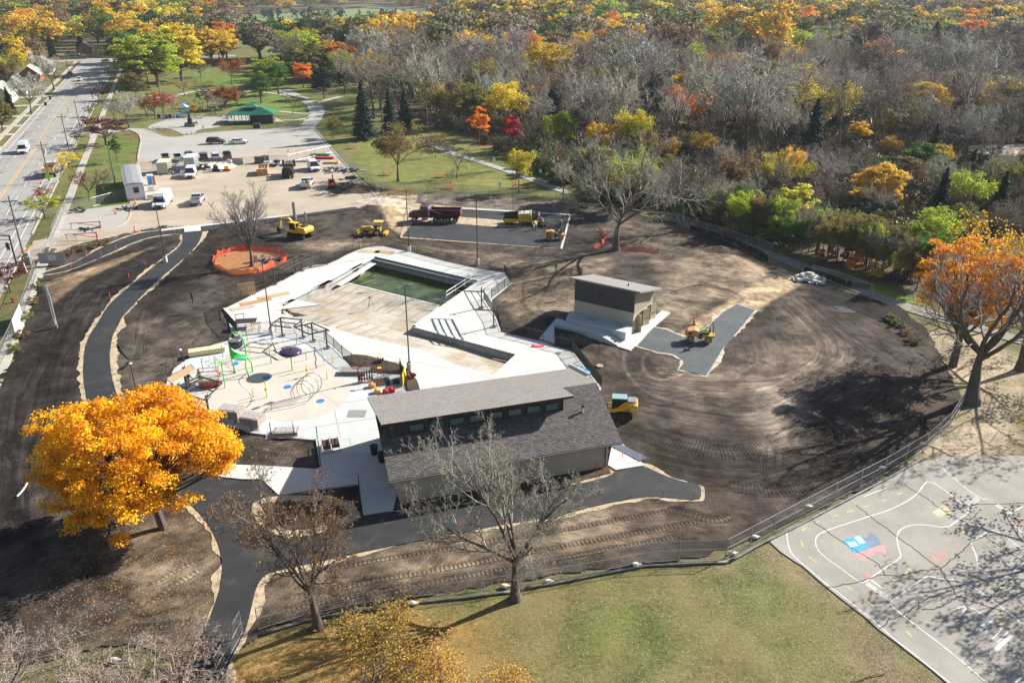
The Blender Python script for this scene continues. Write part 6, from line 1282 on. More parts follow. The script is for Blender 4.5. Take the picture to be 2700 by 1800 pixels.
# saw bench at the deck corner
t = thing('work_bench','dark mesh topped work bench between two wooden saw horses','work bench',g(650,862,ZD),math.radians(8)); MB().box(-1.3,1.3,-.7,.7,.8,.9).build('top',CHAR,t)
for x in (-1.1,1.1):
    for y in (-.6,.6): MB().bar((x,y,0),(x * .9,y * .9,.8),.08).build('leg',WOOD,t)
for l,u,v in (('wooden saw horse left of the dark work bench',633,845),('wooden saw horse right of the dark work bench',676,868)):
    t = thing('saw_horse',l,'saw horse',g(u,v,ZD),.4,'wooden saw horses'); MB().bar((-.6,0,.9),(.6,0,.9),.1).build('beam',WOOD,t)
    for x in (-.5,.5):
        for y in (-.35,.35): MB().bar((x,y,0),(x,0,.9),.07).build('leg',WOOD,t)
t = thing('pallet','tall wooden pallet leaning upright against the pool fence','pallet',g(652,780,ZD),math.radians(30))
for k in range(9): MB().box(-1.1 + k * .26,-.92 + k * .26,-.02,.02,0,1.95).build('slat',WOOD,t)
for zz in (.1,.95,1.8): MB().box(-1.12,1.2,.03,.12,zz,zz + .1).build('stringer',WOOD,t)
for i,(u,v,w,d,c) in enumerate(((657,757,1,1,0),(675,795,4.2,1.1,1),(722,779,4.4,1.1,0),(638,811,3.0,1.1,2),(973,662,3.6,1.4,0),(1014,665,3.2,1.2,1))):
    if i == 0: continue
    o = MB().box(-w / 2,w / 2,-d / 2,d / 2,0,.03).build('plywood_sheet',mat('ply%d' % c,[(.50,.36,.22),(.48,.27,.11),(.5,.42,.33)][c],.8,.2,2),None,loc=g(u,v,ZD + .02)); o.rotation_euler = (0,0,math.radians(33 if i < 4 else -10)); tag(o,['','orange stained plywood sheet on the deck nearest the pallet','long tan plywood sheet lying on the deck beside the pool wall','pale small plywood sheet at the deck corner','tan plywood sheet on the far deck behind the pool','brown plywood sheet on the far deck nearer the lamp post'][i],'plywood')
# pump house side items
o = tag(MB().prism([(-.8,-.3),(-.4,-.45),(.4,-.4),(.8,-.1),(.7,.35),(0,.45),(-.7,.3)],0,.08).build('rescue_float',mat('float_red',(.75,.04,.12),.5),None,loc=g(1418,912,ZD)),'red float lying flat on the deck by the ramp','float'); MB().box(-.35,.35,-.1,.1,.08,.1).build('label_patch',mat('float_pink',(.8,.5,.5)),o)
t = thing('long_parcel','blue and white long parcels lying beside the dark fence','parcel',g(1530,975,ZD),math.radians(-52)); MB().box(-1.6,1.6,-.25,.05,0,.25).build('white_parcel',wt,t); MB().box(-.4,1.7,.1,.35,0,.25).build('blue_parcel',mat('parcel_blue',(.05,.42,.7)),t); MB().box(-1.4,0,.1,.3,0,.2).build('black_parcel',plas,t)
tag(MB().cyl((0,0,0),(0,0,.03),.36,18).build('manhole_cover',mat('rust_cover',(.42,.27,.19),.8),None,loc=g(1472,931,ZD + .01)),'rusty round cover set in the deck by the dark fence','manhole cover'); tag(MB().cyl((0,0,0),(0,0,.15),.4,18).build('manhole_cover',MATS['rust_cover'],None,loc=g(1581,966,.1)),'rusty round cover in the dirt right of the fence','manhole cover')
for i in range(7): q = g(1648 + i * 3,1200,.24)
t = thing('rail_bundle','bundle of silver rails lying beside the bathhouse corner','rails',g(1655,1190,.22),math.radians(-48))
for k in range(8): MB().box(-1.9,1.9,-.45 + k * .12,-.37 + k * .12,0,.07).build('rail',CHR,t)
for x in (-1.2,1.2): MB().box(x - .08,x + .08,-.6,.6,-.1,0).build('bearer',WOOD,t)
# stakes, cones, barrels
rs = mat('stake_red',(.80,.12,.05),.7)
def stake(i,u,v): q = g(u,v,.1); return MB().bar((0,0,0),(.02,0,.75),.055).build('survey_stake',rs,None,loc=q)
SK = [(188,704),(267,674),(306,656),(168,690),(228,672),(268,652),(340,733),(290,783),(462,616),(474,614),(1070,1330),(1098,1342),(1072,1315),(1573,1238),(1587,1250),(1599,1225),(1663,1310),(1748,1310),(1827,1316),(1215,1400),(1744,965),(1640,1210),(1695,1215),(560,1352),(540,1395)]
near = ['above the upper path','beside the upper path bend','between the two path arms','by the sidewalk end of the path','on the rough verge','at the rough grass edge','beside the main path curve','in the sand left of the main path','at the path junction','right at the path junction','at the left corner of the bathhouse','in the bathhouse foundation soil','against the bathhouse left wall','in the soil at the bathhouse right corner','in front of the bathhouse right corner','close to the bathhouse downpipe','below the path end','in the middle below the path end','at the tip of the path end','behind the front bare tree','inside the ringed dirt by the drive','at the rail bundle','right of the rail bundle','in the sand by the maple trunk','lower in the sand by the maple']
for i,(u,v) in enumerate(SK): tag(stake(i,u,v),'thin red survey stake ' + near[i],'stake','red survey stakes')
def cone(lab,u,v,drum=False):
    t = thing('traffic_cone' if not drum else 'channel_post',lab,'traffic cone',g(u,v,.08)); MB().box(-.2,.2,-.2,.2,0,.05).build('base',BLK,t); h = 1.1 if drum else .7
    b = MB().tube([(0,0,.05),(0,0,h)],[.15,.1 if drum else .04],10).build('body',ORG,t); MB().tube([(0,0,h * .5),(0,0,h * .65)],[.13 if drum else .098,.125 if drum else .08],10).build('band',wt,b); return t
for l,u,v,d in (('orange cone in the street beside the orange dump truck',108,484,0),('orange cone at the kerb by the yellow green tree',96,573,0),('orange channel post at the drive near the loop path',357,613,1),('orange cone at the corner of the office trailer',352,542,0),('tall orange channel post at the trailer corner',357,538,1),('orange channel post standing in the side bay',305,563,1),('orange channel post on the dirt behind the drive roller',1830,855,1),('first orange tube stacked by the signal pole',68,677,1),('second orange tube stacked by the signal pole',72,674,1),('third orange tube leaning by the cabinet',76,672,1),('orange cone between the park benches',760,400,0)): cone(l,u,v,d)
# swing barriers
def barrier(lab,u,v,rz,L=5.2,z=.06):
    t = thing('swing_barrier',lab,'barrier',g(u,v,z),rz); MB().bar((0,0,0),(0,0,1.3),.16).build('post',RED,t); MB().bar((0,0,1.15),(-L,0,.95),.1).build('upper_arm',RED,t); MB().bar((0,0,.35),(-L * .75,0,.95),.08).build('lower_arm',RED,t); MB().bar((-L * .95,0,0),(-L * .95,0,1.0),.08).build('end_post',RED,t); return t
barrier('red swing barrier in the side bay of the work yard',266,601,0.1); barrier('red swing barrier beside the rough verge below the drive',257,631,.08); barrier('red swing barrier at the upper left lot entrance',360,367,math.radians(-25)); barrier('red swing barrier on the park plaza',437,350,math.radians(-25)); barrier('red swing barrier at the sand ramp behind the court',1026,517,PI + .05,4.5)
for l,u,v,rz in (('first',478,359,0),('second',492,358,0),('third',505,357,0),('fourth',520,355,0),('fifth',787,327,0),('sixth',797,328,0)): tag(MB().tube([(0,0,0),(0,0,1.0),(0,0,1.05)],[.08,.08,.03],8).build('bollard',RED,None,loc=g(u,v)),'red bollard at the lot edge, %s counting from the plaza left' % l,'bollard','red bollards at the lot edge')
# trailer office, containers, materials
t = thing('site_office','long white and grey site office trailer with a small window','trailer',g(355,500,.06),math.radians(115.5)); off = mat('office_white',(.70,.72,.76),.5,.05)
MB().box(-10,9.4,-1.75,1.75,.5,3.3).build('wall',off,t,bevel=.03); MB().tube([(-10.1,0,0),(9.5,0,0)],1,4).v; mb = MB()
pr = [(-1.85,3.25),(-1.2,3.45),(0,3.55),(1.2,3.45),(1.85,3.25)]
mb.side([(y,z) for y,z in pr],-10.1,9.5).build('roof',mat('office_roof',(.30,.30,.31),.6,.15,.6),t).matrix_local = swapm
f = box('window',-10.04,-9.99,-.7,.3,1.5,2.6,MATS['black_frame'],t); box('pane',-10.06,-10.04,-.6,-.22,1.6,2.5,GLS,f); box('pane',-10.06,-10.04,-.18,.2,1.6,2.5,GLS,f); box('skirt',-9.9,9.3,-1.65,1.65,0,.5,mat('skirt_blue',(.45,.50,.62)),t)
t = thing('porta_toilet','blue and white portable toilet with steps beside the site office','toilet',g(398,487,.06),.3); MB().box(-.6,.6,-.6,.6,0,2.2).build('shell',mat('toilet_white',(.6,.6,.6)),t,bevel=.05); MB().box(-.45,.45,-.63,-.6,.2,1.9).build('door',mat('toilet_blue',(.03,.2,.5)),t); MB().box(.6,1.0,-.6,.6,0,1.9).build('side_box',mat('brick_brown',(.3,.13,.08)),t)
for i,(l,u,v) in enumerate((('wooden entry steps halfway along the site office',398,503),('wooden entry steps at the near end of the site office',397,525))):
    t = thing('entry_steps',l,'steps',g(u,v,.06),math.radians(25)); 
    for k in range(4): box('step',-.6,.6,-.2 + k * .3 - .6,.1 + k * .3 - .6,.0,.2 + k * .2,mat('grey_wood',(.4,.38,.35)),t)
def container(lab,u,v,rz,L,W,H,c,rc):
    t = thing('storage_container',lab,'container',g(u,v,.06),rz); m1 = mat('cont_%d' % int(c[0] * 99),c,.5,.08); MB().box(-L / 2,L / 2,-W / 2,W / 2,.1,H).build('box',m1,t,bevel=.03); mb = MB()
    for k in range(int(L / .3)): mb.box(-L / 2 + .1 + k * .3,-L / 2 + .22 + k * .3,-W / 2 - .03,W / 2 + .03,.2,H - .1)
    mb.build('corrugation',m1,t); MB().box(-L / 2 - .02,L / 2 + .02,-W / 2 - .02,W / 2 + .02,H,H + .04).build('roof',mat('roofc_%d' % int(rc[0] * 99),rc),t)
    for y in (-W / 4,W / 4): MB().box(-L / 2 - .04,-L / 2,y - W / 4 + .05,y + W / 4 - .05,.2,H - .1).build('door',m1,t); MB().bar((-L / 2 - .07,y * .4,.2),(-L / 2 - .07,y * .4,H - .1),.04).build('lock_bar',GALV,t)
container('cream storage container beside the pile under black tarp',436,454,math.radians(100),4.5,2.4,2.6,(.40,.42,.32),(.72,.68,.48)); container('white box trailer behind the white van with open door',506,440,math.radians(100),4.8,2.4,2.6,(.45,.47,.48),(.75,.78,.78))
t = thing('rubbish_skip','orange rubbish skip full of debris in the yard','skip',g(694,457,.06),math.radians(102)); om = mat('skip_orange',(.55,.25,.10),.7,.2,2,dirt=.3)
for s in (-1,1): MB().box(-2.6,2.6,s * 1.1 - .05,s * 1.1 + .05,.15,1.5).build('side',om,t); MB().box(s * 2.6 - .05,s * 2.6 + .05,-1.1,1.1,.15,1.5).build('end',om,t)
for i in range(26): a = Vector((R.uniform(-2.4,2.4),R.uniform(-.9,.9),R.uniform(1.1,1.5))); MB().bar(a,a + Vector((R.uniform(-.7,.7),R.uniform(-.7,.7),R.uniform(-.1,.35))),R.uniform(.1,.35),.08).build('debris',mat('debris%d' % (i % 4),[(.6,.55,.48),(.35,.25,.18),(.75,.74,.7),(.2,.17,.15)][i % 4]),t)
for i,(u,v) in enumerate(((682,430),(693,430),(701,427))): tag(MB().box(-.75,.75,-.55,.55,0,1.45).box(-.8,.8,-.6,.6,1.4,1.5).build('wheeled_bin',mat('bin_black',(.03,.03,.03)),None,loc=g(u,v,.06)),['left','middle','rear right'][i] + ' one of three black bins behind the orange skip','bin')
# heaps of building material: one thing each, made of separate pieces
def heap(name,lab,cat,u,v,r,n,cols,h=.9,ln=1.2,seed=1,flat=.15,z=.06):
    t = thing(name,lab,cat,g(u,v,z)); rr = random.Random(seed)
    for i in range(n):
        x = rr.gauss(0,r * .45); y = rr.gauss(0,r * .3); zz = rr.uniform(.05,h) * max(.2,1 - math.hypot(x,y) / r / 1.4); a = rr.uniform(0,6.3); l = rr.uniform(.3,ln)
        MB().bar((x,y,zz),(x + math.cos(a) * l,y + math.sin(a) * l,zz + rr.uniform(-.1,.2)),rr.uniform(.1,.45),flat * rr.uniform(.5,2)).build('piece',mat('hp%s%d' % (name[:3],i % len(cols)),cols[i % len(cols)]),t)
    return t
heap('material_pile','black tarp covered frame heap beside the cream container','pile',470,456,2.2,30,[(.03,.03,.035),(.05,.05,.05),(.08,.12,.3)],2.4,2.,2)
heap('material_pile','messy heap of silver fittings and blue parts beside the white van','pile',540,445,3.,55,[(.75,.76,.78),(.5,.52,.55),(.1,.2,.5),(.7,.65,.6)],1.2,1.6,3)
t = thing('pipe_stack','stack of long white pipes in the storage yard','pipes',g(577,442,.06),math.radians(75))
for k in range(14): MB().cyl((-2.2,-3.4 + k * .5,.18),(2.2,-3.2 + k * .5,.18 + (k % 3) * .2),.17,8).build('pipe',mat('pipe_white',(.78,.79,.8),.4),t)
t = thing('compactor','small yellow and red plate compactor in front of the pipes','compactor',g(599,451,.06)); MB().box(-.8,.8,-.4,.4,.1,.5).build('plate',mat('comp_red',(.5,.05,.03)),t); MB().box(-.5,.5,-.35,.35,.5,1.2).build('engine',mat('comp_yellow',(.75,.5,.05)),t); MB().tube([(.4,0,1.),(1.2,0,1.6)],.06,6).build('handle',RED,t)
t = thing('mini_skid','small black and yellow stand on loader by the white pipes','loader',g(570,452,.06)); MB().box(-.8,.8,-.5,.5,.1,.5).build('track',BLK,t); MB().box(-.5,.5,-.4,.4,.5,1.3).build('body',CHAR,t); MB().box(-.3,.4,-.3,.3,1.3,1.7).build('hood',YEL,t)
tag(MB().box(-.6,.6,-.6,.6,0,1.2).build('water_tank',mat('tank_white',(.6,.6,.56)),None,loc=g(607,435,.06),bevel=.1),'small white tank at the right end of the pipe stack','tank'); tag(MB().box(-1.6,1.6,-.1,.1,0,1.5).build('board_panel',mat('board_grey',(.3,.3,.29)),None,loc=g(625,434,.06)),'grey board panel standing at the fence by the tank','panel')
heap('material_pile','dark steel racks and clutter behind the orange skip','pile',722,437,3.,36,[(.05,.05,.05),(.4,.4,.4),(.6,.6,.58),(.2,.2,.2)],1.4,1.8,4)
heap('material_pile','crushed white and black scrap heap behind the red orange excavator','pile',885,450,3.6,60,[(.6,.6,.6),(.06,.06,.06),(.3,.3,.3),(.4,.35,.28)],.8,1.6,5)
heap('material_pile','heap with a teal lid against the tilted fence','pile',922,452,2.2,26,[(.6,.6,.58),(.05,.4,.35),(.1,.1,.1),(.5,.45,.3)],.8,1.2,6)
heap('material_pile','low dark pile of hoses near the yard corner','pile',925,472,2.,26,[(.05,.05,.05),(.1,.09,.08)],.7,1.2,7)
for l,u,v,L,c in (('bright green bundle of pipe at the far fence of the yard',845,410,5.,(.03,.4,.22)),('bright red bundle of pipe in front of the green bundle',851,419,5.5,(.65,.03,.03))):
    t = thing('pipe_bundle',l,'pipes',g(u,v,.06),math.radians(-4 if 'green' in l else -12))
    for k in range(4): MB().cyl((-L / 2,-.4 + k * .28,.3),(L / 2,-.4 + k * .28,.3),.2,8).build('pipe',mat('bundle_%d' % int(c[0] * 99),c,.5),t)
tag(MB().box(-1.6,1.6,-1.1,1.1,0,.5).build('wooden_crate',WOOD,None,loc=g(877,430,.06)),'open light wooden crate right of the white service truck','crate')
t = thing('pipe_rack','long grey pipes laid on the ground behind the service truck','pipes',g(800,427,.06),.05); 
for k in range(3): MB().cyl((-4,-.5 + k * .5,.15),(4,-.4 + k * .5,.15),.13,8).build('pipe',GALV,t)
heap('material_pile','grey wheelbarrow sized heap beside the black soil mound','pile',912,490,1.5,18,[(.5,.5,.5),(.3,.3,.32)],1.,1.,8)
mb = MB(); rr = random.Random(4); vs = []
def mound(name,lab,cat,u,v,r,h,m,seed=1,z=.03,asp=1.):
    rr = random.Random(seed); N = 22; vs = [(0,0,h)]; fs = []
    for k in range(1,9):
        for j in range(N): a = 2 * PI * j / N; q = k / 8; vs.append((r * asp * q * math.cos(a) * (1 + .12 * rr.uniform(-1,1)),r * q * math.sin(a) * (1 + .12 * rr.uniform(-1,1)),max(-.02,h * (1 - q) ** 1.1 * (1 + .25 * rr.uniform(-1,1)) - (.05 if k == 8 else 0))))
    for j in range(N):
        fs.append((0,1 + j,1 + (j + 1) % N))
        for k in range(7): a = 1 + k * N; fs.append((a + j,a + N + j,a + N + (j + 1) % N,a + (j + 1) % N))
    return tag(MB().add(vs,fs).build(name,m,None,smooth=True,loc=g(u,v,z)),lab,cat)
mound('soil_pile','black soil mound at the far right corner of the yard','soil pile',935,500,4.2,1.2,MATS['mulch'],2,asp=1.4); mound('soil_pile','dark wet soil mound beside the wood trail fence','soil pile',1898,660,2.2,.7,MATS['mulch'],3,asp=1.5)
mound('gravel_pile','pale gravel heap left of the sand ramp','gravel pile',1000,535,4,.7,MATS['sand_pale'],4,asp=1.5)
t = thing('rock_pile','pile of broken white concrete rocks below the wood trail','rock pile',g(2128,738,.05)); rr = random.Random(9); rkm = mat('white_rock',(.55,.54,.50),.9,.15,3)
for i in range(90):
    a = rr.uniform(0,6.3); q = abs(rr.gauss(0,.5)); x,y = math.cos(a) * q * 3.,math.sin(a) * q * 1.6; s = rr.uniform(.15,.42); c = (x,y,max(.1,1.1 * (1 - q)) * rr.uniform(.6,1)); vs = [(c[0] + s * dx * rr.uniform(.5,1),c[1] + s * dy * rr.uniform(.5,1),c[2] + s * dz * rr.uniform(.4,.9)) for dx in (-1,1) for dy in (-1,1) for dz in (-1,1)]
    MB().add(vs,[(0,1,3,2),(4,6,7,5),(0,4,5,1),(2,3,7,6),(0,2,6,4),(1,5,7,3)]).build('rock',rkm,t)
# puddle
pd = NT('puddle_water'); pd.set(pd.b.inputs['Base Color'],(.06,.055,.05)); pd.set(pd.b.inputs['Roughness'],.02); MATS['puddle'] = pd.m
struct(MB().prism(smooth(px([(2175,812),(2210,808),(2250,820),(2262,828),(2230,828),(2195,820)],1),1),.0,.16).build('puddle',pd.m)); struct(MB().prism(smooth(px([(2330,815),(2360,800),(2400,830),(2400,860),(2370,850)],1),1),.0,.1).build('puddle',pd.m))
# tree ring with orange mesh
t = thing('safety_fence','orange mesh safety fence round the bare tree near the pool','fence',g(655,700,.05)); o = t.location; P = smooth(px([(562,694),(566,680),(590,668),(640,659),(700,664),(745,672),(762,690),(716,706),(680,722),(620,729),(588,716),(566,706)],1,.05),2); mb = MB(); rr = random.Random(3); om = NT('orange_mesh'); om.set(om.b.inputs['Base Color'],(.85,.09,.02)); om.set(om.b.inputs['Alpha'],.72); om.set(om.b.inputs['Roughness'],.7)
n = len(P); vs = []
for i in range(n): h = rr.uniform(.5,1.15); dx,dy = rr.uniform(-.15,.15),rr.uniform(-.15,.15); vs += [(P[i].x - o.x,P[i].y - o.y,.05),(P[i].x - o.x + dx * .5,P[i].y - o.y + dy * .5,h * .55),(P[i].x - o.x + dx * 2,P[i].y - o.y + dy * 2,h)]
MB().add(vs,[f for i in range(n) for f in ((i * 3,(i + 1) % n * 3,(i + 1) % n * 3 + 1,i * 3 + 1),(i * 3 + 1,(i + 1) % n * 3 + 1,(i + 1) % n * 3 + 2,i * 3 + 2))]).build('mesh',om.m,t)
for i in range(0,n,6): MB().bar((vs[i * 3][0],vs[i * 3][1],0),(vs[i * 3][0],vs[i * 3][1],1.2),.04).build('stake',GALV,t)
struct(MB().prism(offset(P,-.2,.1),.04,.155).build('leaf_litter',MATS['leaf_mulch']))
for l,pts in (('torn orange mesh lying beside the big bare tree',[(1628,655),(1660,660),(1700,662),(1738,668)]),('orange mesh strips behind the big bare tree',[(1580,610),(1600,625),(1590,645),(1570,655)])):
    P = resample([g(*p,.05) for p in pts],.5,False); o = P[0]; vs = []
    for q in P: vs += [(q.x - o.x,q.y - o.y,.02),(q.x - o.x + rr.uniform(-.3,.3),q.y - o.y + rr.uniform(-.2,.2),rr.uniform(.3,.9))]
    tag(MB().add(vs,[(i * 2,i * 2 + 2,i * 2 + 3,i * 2 + 1) for i in range(len(P) - 1)]).build('safety_fence',om.m,None,loc=(o.x,o.y,.05)),l,'fence')
t = thing('electric_cabinet','small grey electric meter box beside the ringed tree','cabinet',g(676,690,.15)); MB().box(-.35,.35,-.25,.25,0,1.1).build('case',GALV,t)
heap('material_pile','long pipes and tools on the leaves beside the ringed tree','pile',710,690,1.8,16,[(.1,.1,.1),(.7,.7,.68),(.35,.2,.1)],.5,2.2,12,z=.15)
# hydrant, signs, street things
t = thing('fire_hydrant','red fire hydrant on the verge at the left edge','hydrant',g(35,797,.0)); MB().tube([(0,0,0),(0,0,.1),(0,0,.12),(0,0,.6),(0,0,.75)],[.2,.2,.13,.13,.05],10).build('barrel',RED,t); MB().cyl((-.22,0,.45),(.22,0,.45),.06,8).build('nozzle',RED,t)
t = thing('road_sign','lime green diamond sign beside the orange dump truck','sign',g(131,488),0.2); MB().bar((0,0,0),(0,0,1.6),.05).build('post',GALV,t); q = MB().box(-.5,.5,-.02,.02,-.5,.5).build('sign_face',mat('sign_lime',(.45,.75,.02)),t,loc=(0,-.04,1.9)); q.rotation_euler = (0,PI / 4,0)
for i,(dx,dz) in enumerate(((-.25,0),(.05,.05),(.3,-.05))): MB().box(dx - .08,dx + .08,-.08,-.065,1.9 + dz - .07,1.9 + dz + .07).build('symbol',plas,t)
t = thing('banner_sign','grey wire framed banner lying in the scrub by the sidewalk','sign',g(141,697,.2),.15); MB().box(-1.9,1.9,-.02,.02,.2,1.9).build('panel',mat('sign_mesh',(.32,.33,.34),.6),t); MB().box(-.6,.6,-.04,-.02,.6,1.5).build('print',mat('sign_print',(.55,.56,.57),.6),t)
for i,(l,u,v) in enumerate((('first white blue topped marker post by the cabinet',72,718),('dark wheelie bin at the left kerb nearer the camera',121,278),('dark wheelie bin at the left kerb by the wooden post',133,262))):
    if i == 0: tt = thing('marker_post','white marker post with blue top on the verge','post',g(u,v)); MB().bar((0,0,0),(-.25,0,1.6),.1).build('post',mat('post_white',(.7,.7,.72)),tt); MB().box(-.4,-.15,-.1,.1,1.5,1.75).build('cap',BLU,tt)
    else: tag(MB().box(-.35,.35,-.35,.35,0,1.1).box(-.38,.38,-.4,.38,1.05,1.15).build('wheeled_bin',MATS['bin_black'],None,loc=g(u,v,.1)),l,'bin')
# park furniture
def table(lab,u,v,rz,m):
    t = thing('picnic_table',lab,'picnic table',g(u,v),rz)
    for k in range(5): MB().box(-1.2,1.2,-.37 + k * .15,-.24 + k * .15,.72,.76).build('plank',m,t)
    for s in (-1,1): MB().box(-1.2,1.2,s * .75 - .13,s * .75 + .13,.42,.46).build('seat',m,t)
    for x in (-.8,.8): MB().bar((x,-.8,0),(x,.3,.72),.07).build('leg',m,t); MB().bar((x,.8,0),(x,-.3,.72),.07).build('leg',m,t)
pk = mat('table_red',(.48,.12,.09),.7); gt_ = mat('table_grey2',(.10,.11,.11),.6)
for l,u,v,r_,m in (('red picnic table on the lawn under the round brown tree',1022,462,0,pk),('red picnic table in the middle of the lawn',1163,467,.1,pk),('red picnic table nearest the far court fence',1187,497,0,pk),('red picnic table beside the thin tree at the court fence',1362,496,.5,pk),('red picnic table in the shade right of the tilted fence',928,392,.3,pk),('grey picnic table on the plaza beside the green shelter',590,325,0,gt_),('grey picnic table left of the green shelter by the lawn',603,313,0,gt_),('grey picnic table farthest from the plaza under the reds',560,303,.3,gt_),('dark picnic table in the shadow behind the shelter',590,308,0,gt_)): table(l,u,v,r_,m)
t = thing('statue_planter','dark stone statue on a planter in the park plaza','statue',g(503,334)); MB().box(-1.6,1.6,-.9,.9,0,.8).build('planter',mat('planter_stone',(.22,.19,.16)),t); MB().box(-.6,.6,-.4,.4,.8,2.4).build('plinth',CHAR,t); MB().tube([(0,0,2.4),(0,0,3.2),(.1,0,4.),(0,0,4.6)],[.45,.35,.3,.1],8).build('figure',CHAR,t)
mb = MB(); rr = random.Random(2)
for i in range(80): a = Vector((rr.uniform(-1.5,1.5),rr.uniform(-.85,.85),.8)); mb.add([a,a + Vector((.15,0,.4)),a + Vector((-.1,.15,.35))],[(0,1,2)])
stuff(mb.build('planting',mat('plant_green',(.08,.2,.04)),t))
t = thing('play_tower','blue and red play structure with a pale blue roof','playground',g(488,308))
for x in (-1,1):
    for y in (-1,1): MB().bar((x,y,0),(x,y,3.),.14).build('post',BLU,t)
MB().add([(-1.4,-1.4,3.),(1.4,-1.4,3.),(1.4,1.4,3.),(-1.4,1.4,3.),(0,0,4.2)],[(0,1,4),(1,2,4),(2,3,4),(3,0,4)]).build('roof',mat('play_roof',(.3,.55,.65)),t); MB().box(-1,1,-1,1,1.3,1.4).build('deck',BLU,t)
t = thing('play_climber','purple and red climbing frame behind the blue roofed tower','playground',g(505,292))
for k in range(9): MB().bar((-5 + k * 1.3,R.uniform(-2,2),0),(-5 + k * 1.3,R.uniform(-2,2),2.8),.12).build('post',(RED,BLU,PUR)[k % 3],t)
for k in range(5): MB().bar((-5 + k * 2,-1,2.3),(-3 + k * 2,1.2,2.6),.3,.1).build('bridge',(RED,BLU)[k % 2],t)
t = thing('toy_wall','low purple and white play panels in front of the red trees','playground',g(445,312))
for k in range(6): MB().box(-3.6 + k * 1.2,-2.6 + k * 1.2,-.05,.05,.1,1.2).build('panel',(PUR,wt,BLU)[k % 3],t)
for i,(u,v) in enumerate(((410,327),(424,322),(453,318),(410,342),(428,342),(453,340))):
    mb = MB().tube([(x * .35,0,(.1 if k % 4 in (0,3) else .9)) for k,x in enumerate([-3,-3,-2,-2,-1,-1,0,0,1,1,2,2,3,3]) ],.04,6,True); tag(mb.build('bike_rack',GALV,None,loc=g(u,v,.05)),'silver wave bike rack on the plaza, %s from the left in the %s row' % (ORD[i % 3],'far' if i < 3 else 'near'),'bike rack','silver wave bike racks')
tag(MB().box(-1.,1.,-.6,.6,0,1.4).build('wheeled_bin',mat('dumpster_brown',(.06,.045,.035)),None,loc=g(678,338)),'brown dumpster at the lot edge in front of the shelter','bin'); tag(MB().tube([(0,0,0),(0,0,1.1)],.35,10).build('waste_bin',mat('bin_tan',(.35,.25,.16)),None,loc=g(520,330)),'tan round bin beside the statue planter','bin')
for l,u,v in (('white sign on the trail in front of the yellow tree',1303,440),('white sign on the trail by the wood edge',1130,380),('small white sign at the lawn by the court fence',1318,505),('white sign on the grass in front of the shelter',538,350),('small sign at the lower trail near the big bare tree',1425,470)): t = thing('park_sign',l,'sign',g(u,v)); MB().bar((0,0,0),(0,0,1.9),.08).build('post',GALV,t); MB().box(-.3,.3,-.05,-.03,1.2,2.).build('panel',wt,t)
heap('material_pile','white wrapped bales and pipes in the side bay of the yard','pile',205,560,1.5,14,[(.7,.7,.68),(.4,.4,.4)],1.1,1.2,14); heap('material_pile','white pipes lying at the side bay corner by the trailer','pile',332,553,1.5,10,[(.75,.77,.78)],.3,2.4,15); heap('material_pile','loose boards under the red barrier in the side bay','pile',228,606,1.6,9,[(.5,.45,.38),(.7,.7,.7)],.25,2.2,16)
for i,(l,u,v) in enumerate((('white sandbag on the fence foot beside the front bare tree',1330,1547),('white sandbag left of the front bare tree on the lawn',1087,1592),('white sandbag on the fence foot right of the front bare tree',1445,1535),('white sandbag at the middle of the lawn fence',1675,1490),('yellow white sandbag where the fence turns uphill',1990,1418),('white sandbag at the fence corner post',1930,1460),('white sandbag by the fence above the tarmac',2130,1337),('white sandbag half way up the oak side fence',2325,1235),('pale sandbag close to the oak side fence top',2432,1172),('white sandbag on the bottom left fence',301,1742))): tag(MB().ell((0,0,.12),.32,.2,.14,12,6).box(.28,.42,-.05,.05,.08,.16).build('sandbag',mat('sandbag_white',(.72,.70,.6),.8,.12,4),None,smooth=True,loc=g(u,v,.05)),l,'sandbag')
for l,u,v in (('thin lamp on a spindly pole in the dirt left of the splash pad',362,1045),('thin lamp pole in the dirt above the splash pad',480,950)): t = thing('path_light',l,'lamp',g(u,v,.1)); MB().tube([(0,0,0),(0,0,3.8 if u < 400 else 1.3)],.045,6).build('pole',CHAR,t); MB().ell((0,0,3.85 if u < 400 else 1.35),.18,.18,.1).build('lamp_head',wt,t)
for i,(l,pts) in enumerate((('black hose curled across the dirt left of the splash pad',[(310,905),(330,940),(350,950),(372,947)]),('thin hose in the dirt behind the deck corner',[(505,770),(512,800),(495,830),(440,835),(430,840)]),('pale broken branch on the track marked soil',[(45,1310),(60,1295),(72,1275)]))): P = smooth([g(*p,.1) for p in pts],2,False); o = P[0]; tag(MB().tube([(p.x - o.x,p.y - o.y,.04) for p in P],.05 if i < 2 else .09,5).build('hose' if i < 2 else 'fallen_branch',CHAR if i < 2 else mat('dead_branch',(.55,.47,.38)),None,loc=(o.x,o.y,.12)),l,'hose' if i < 2 else 'branch')
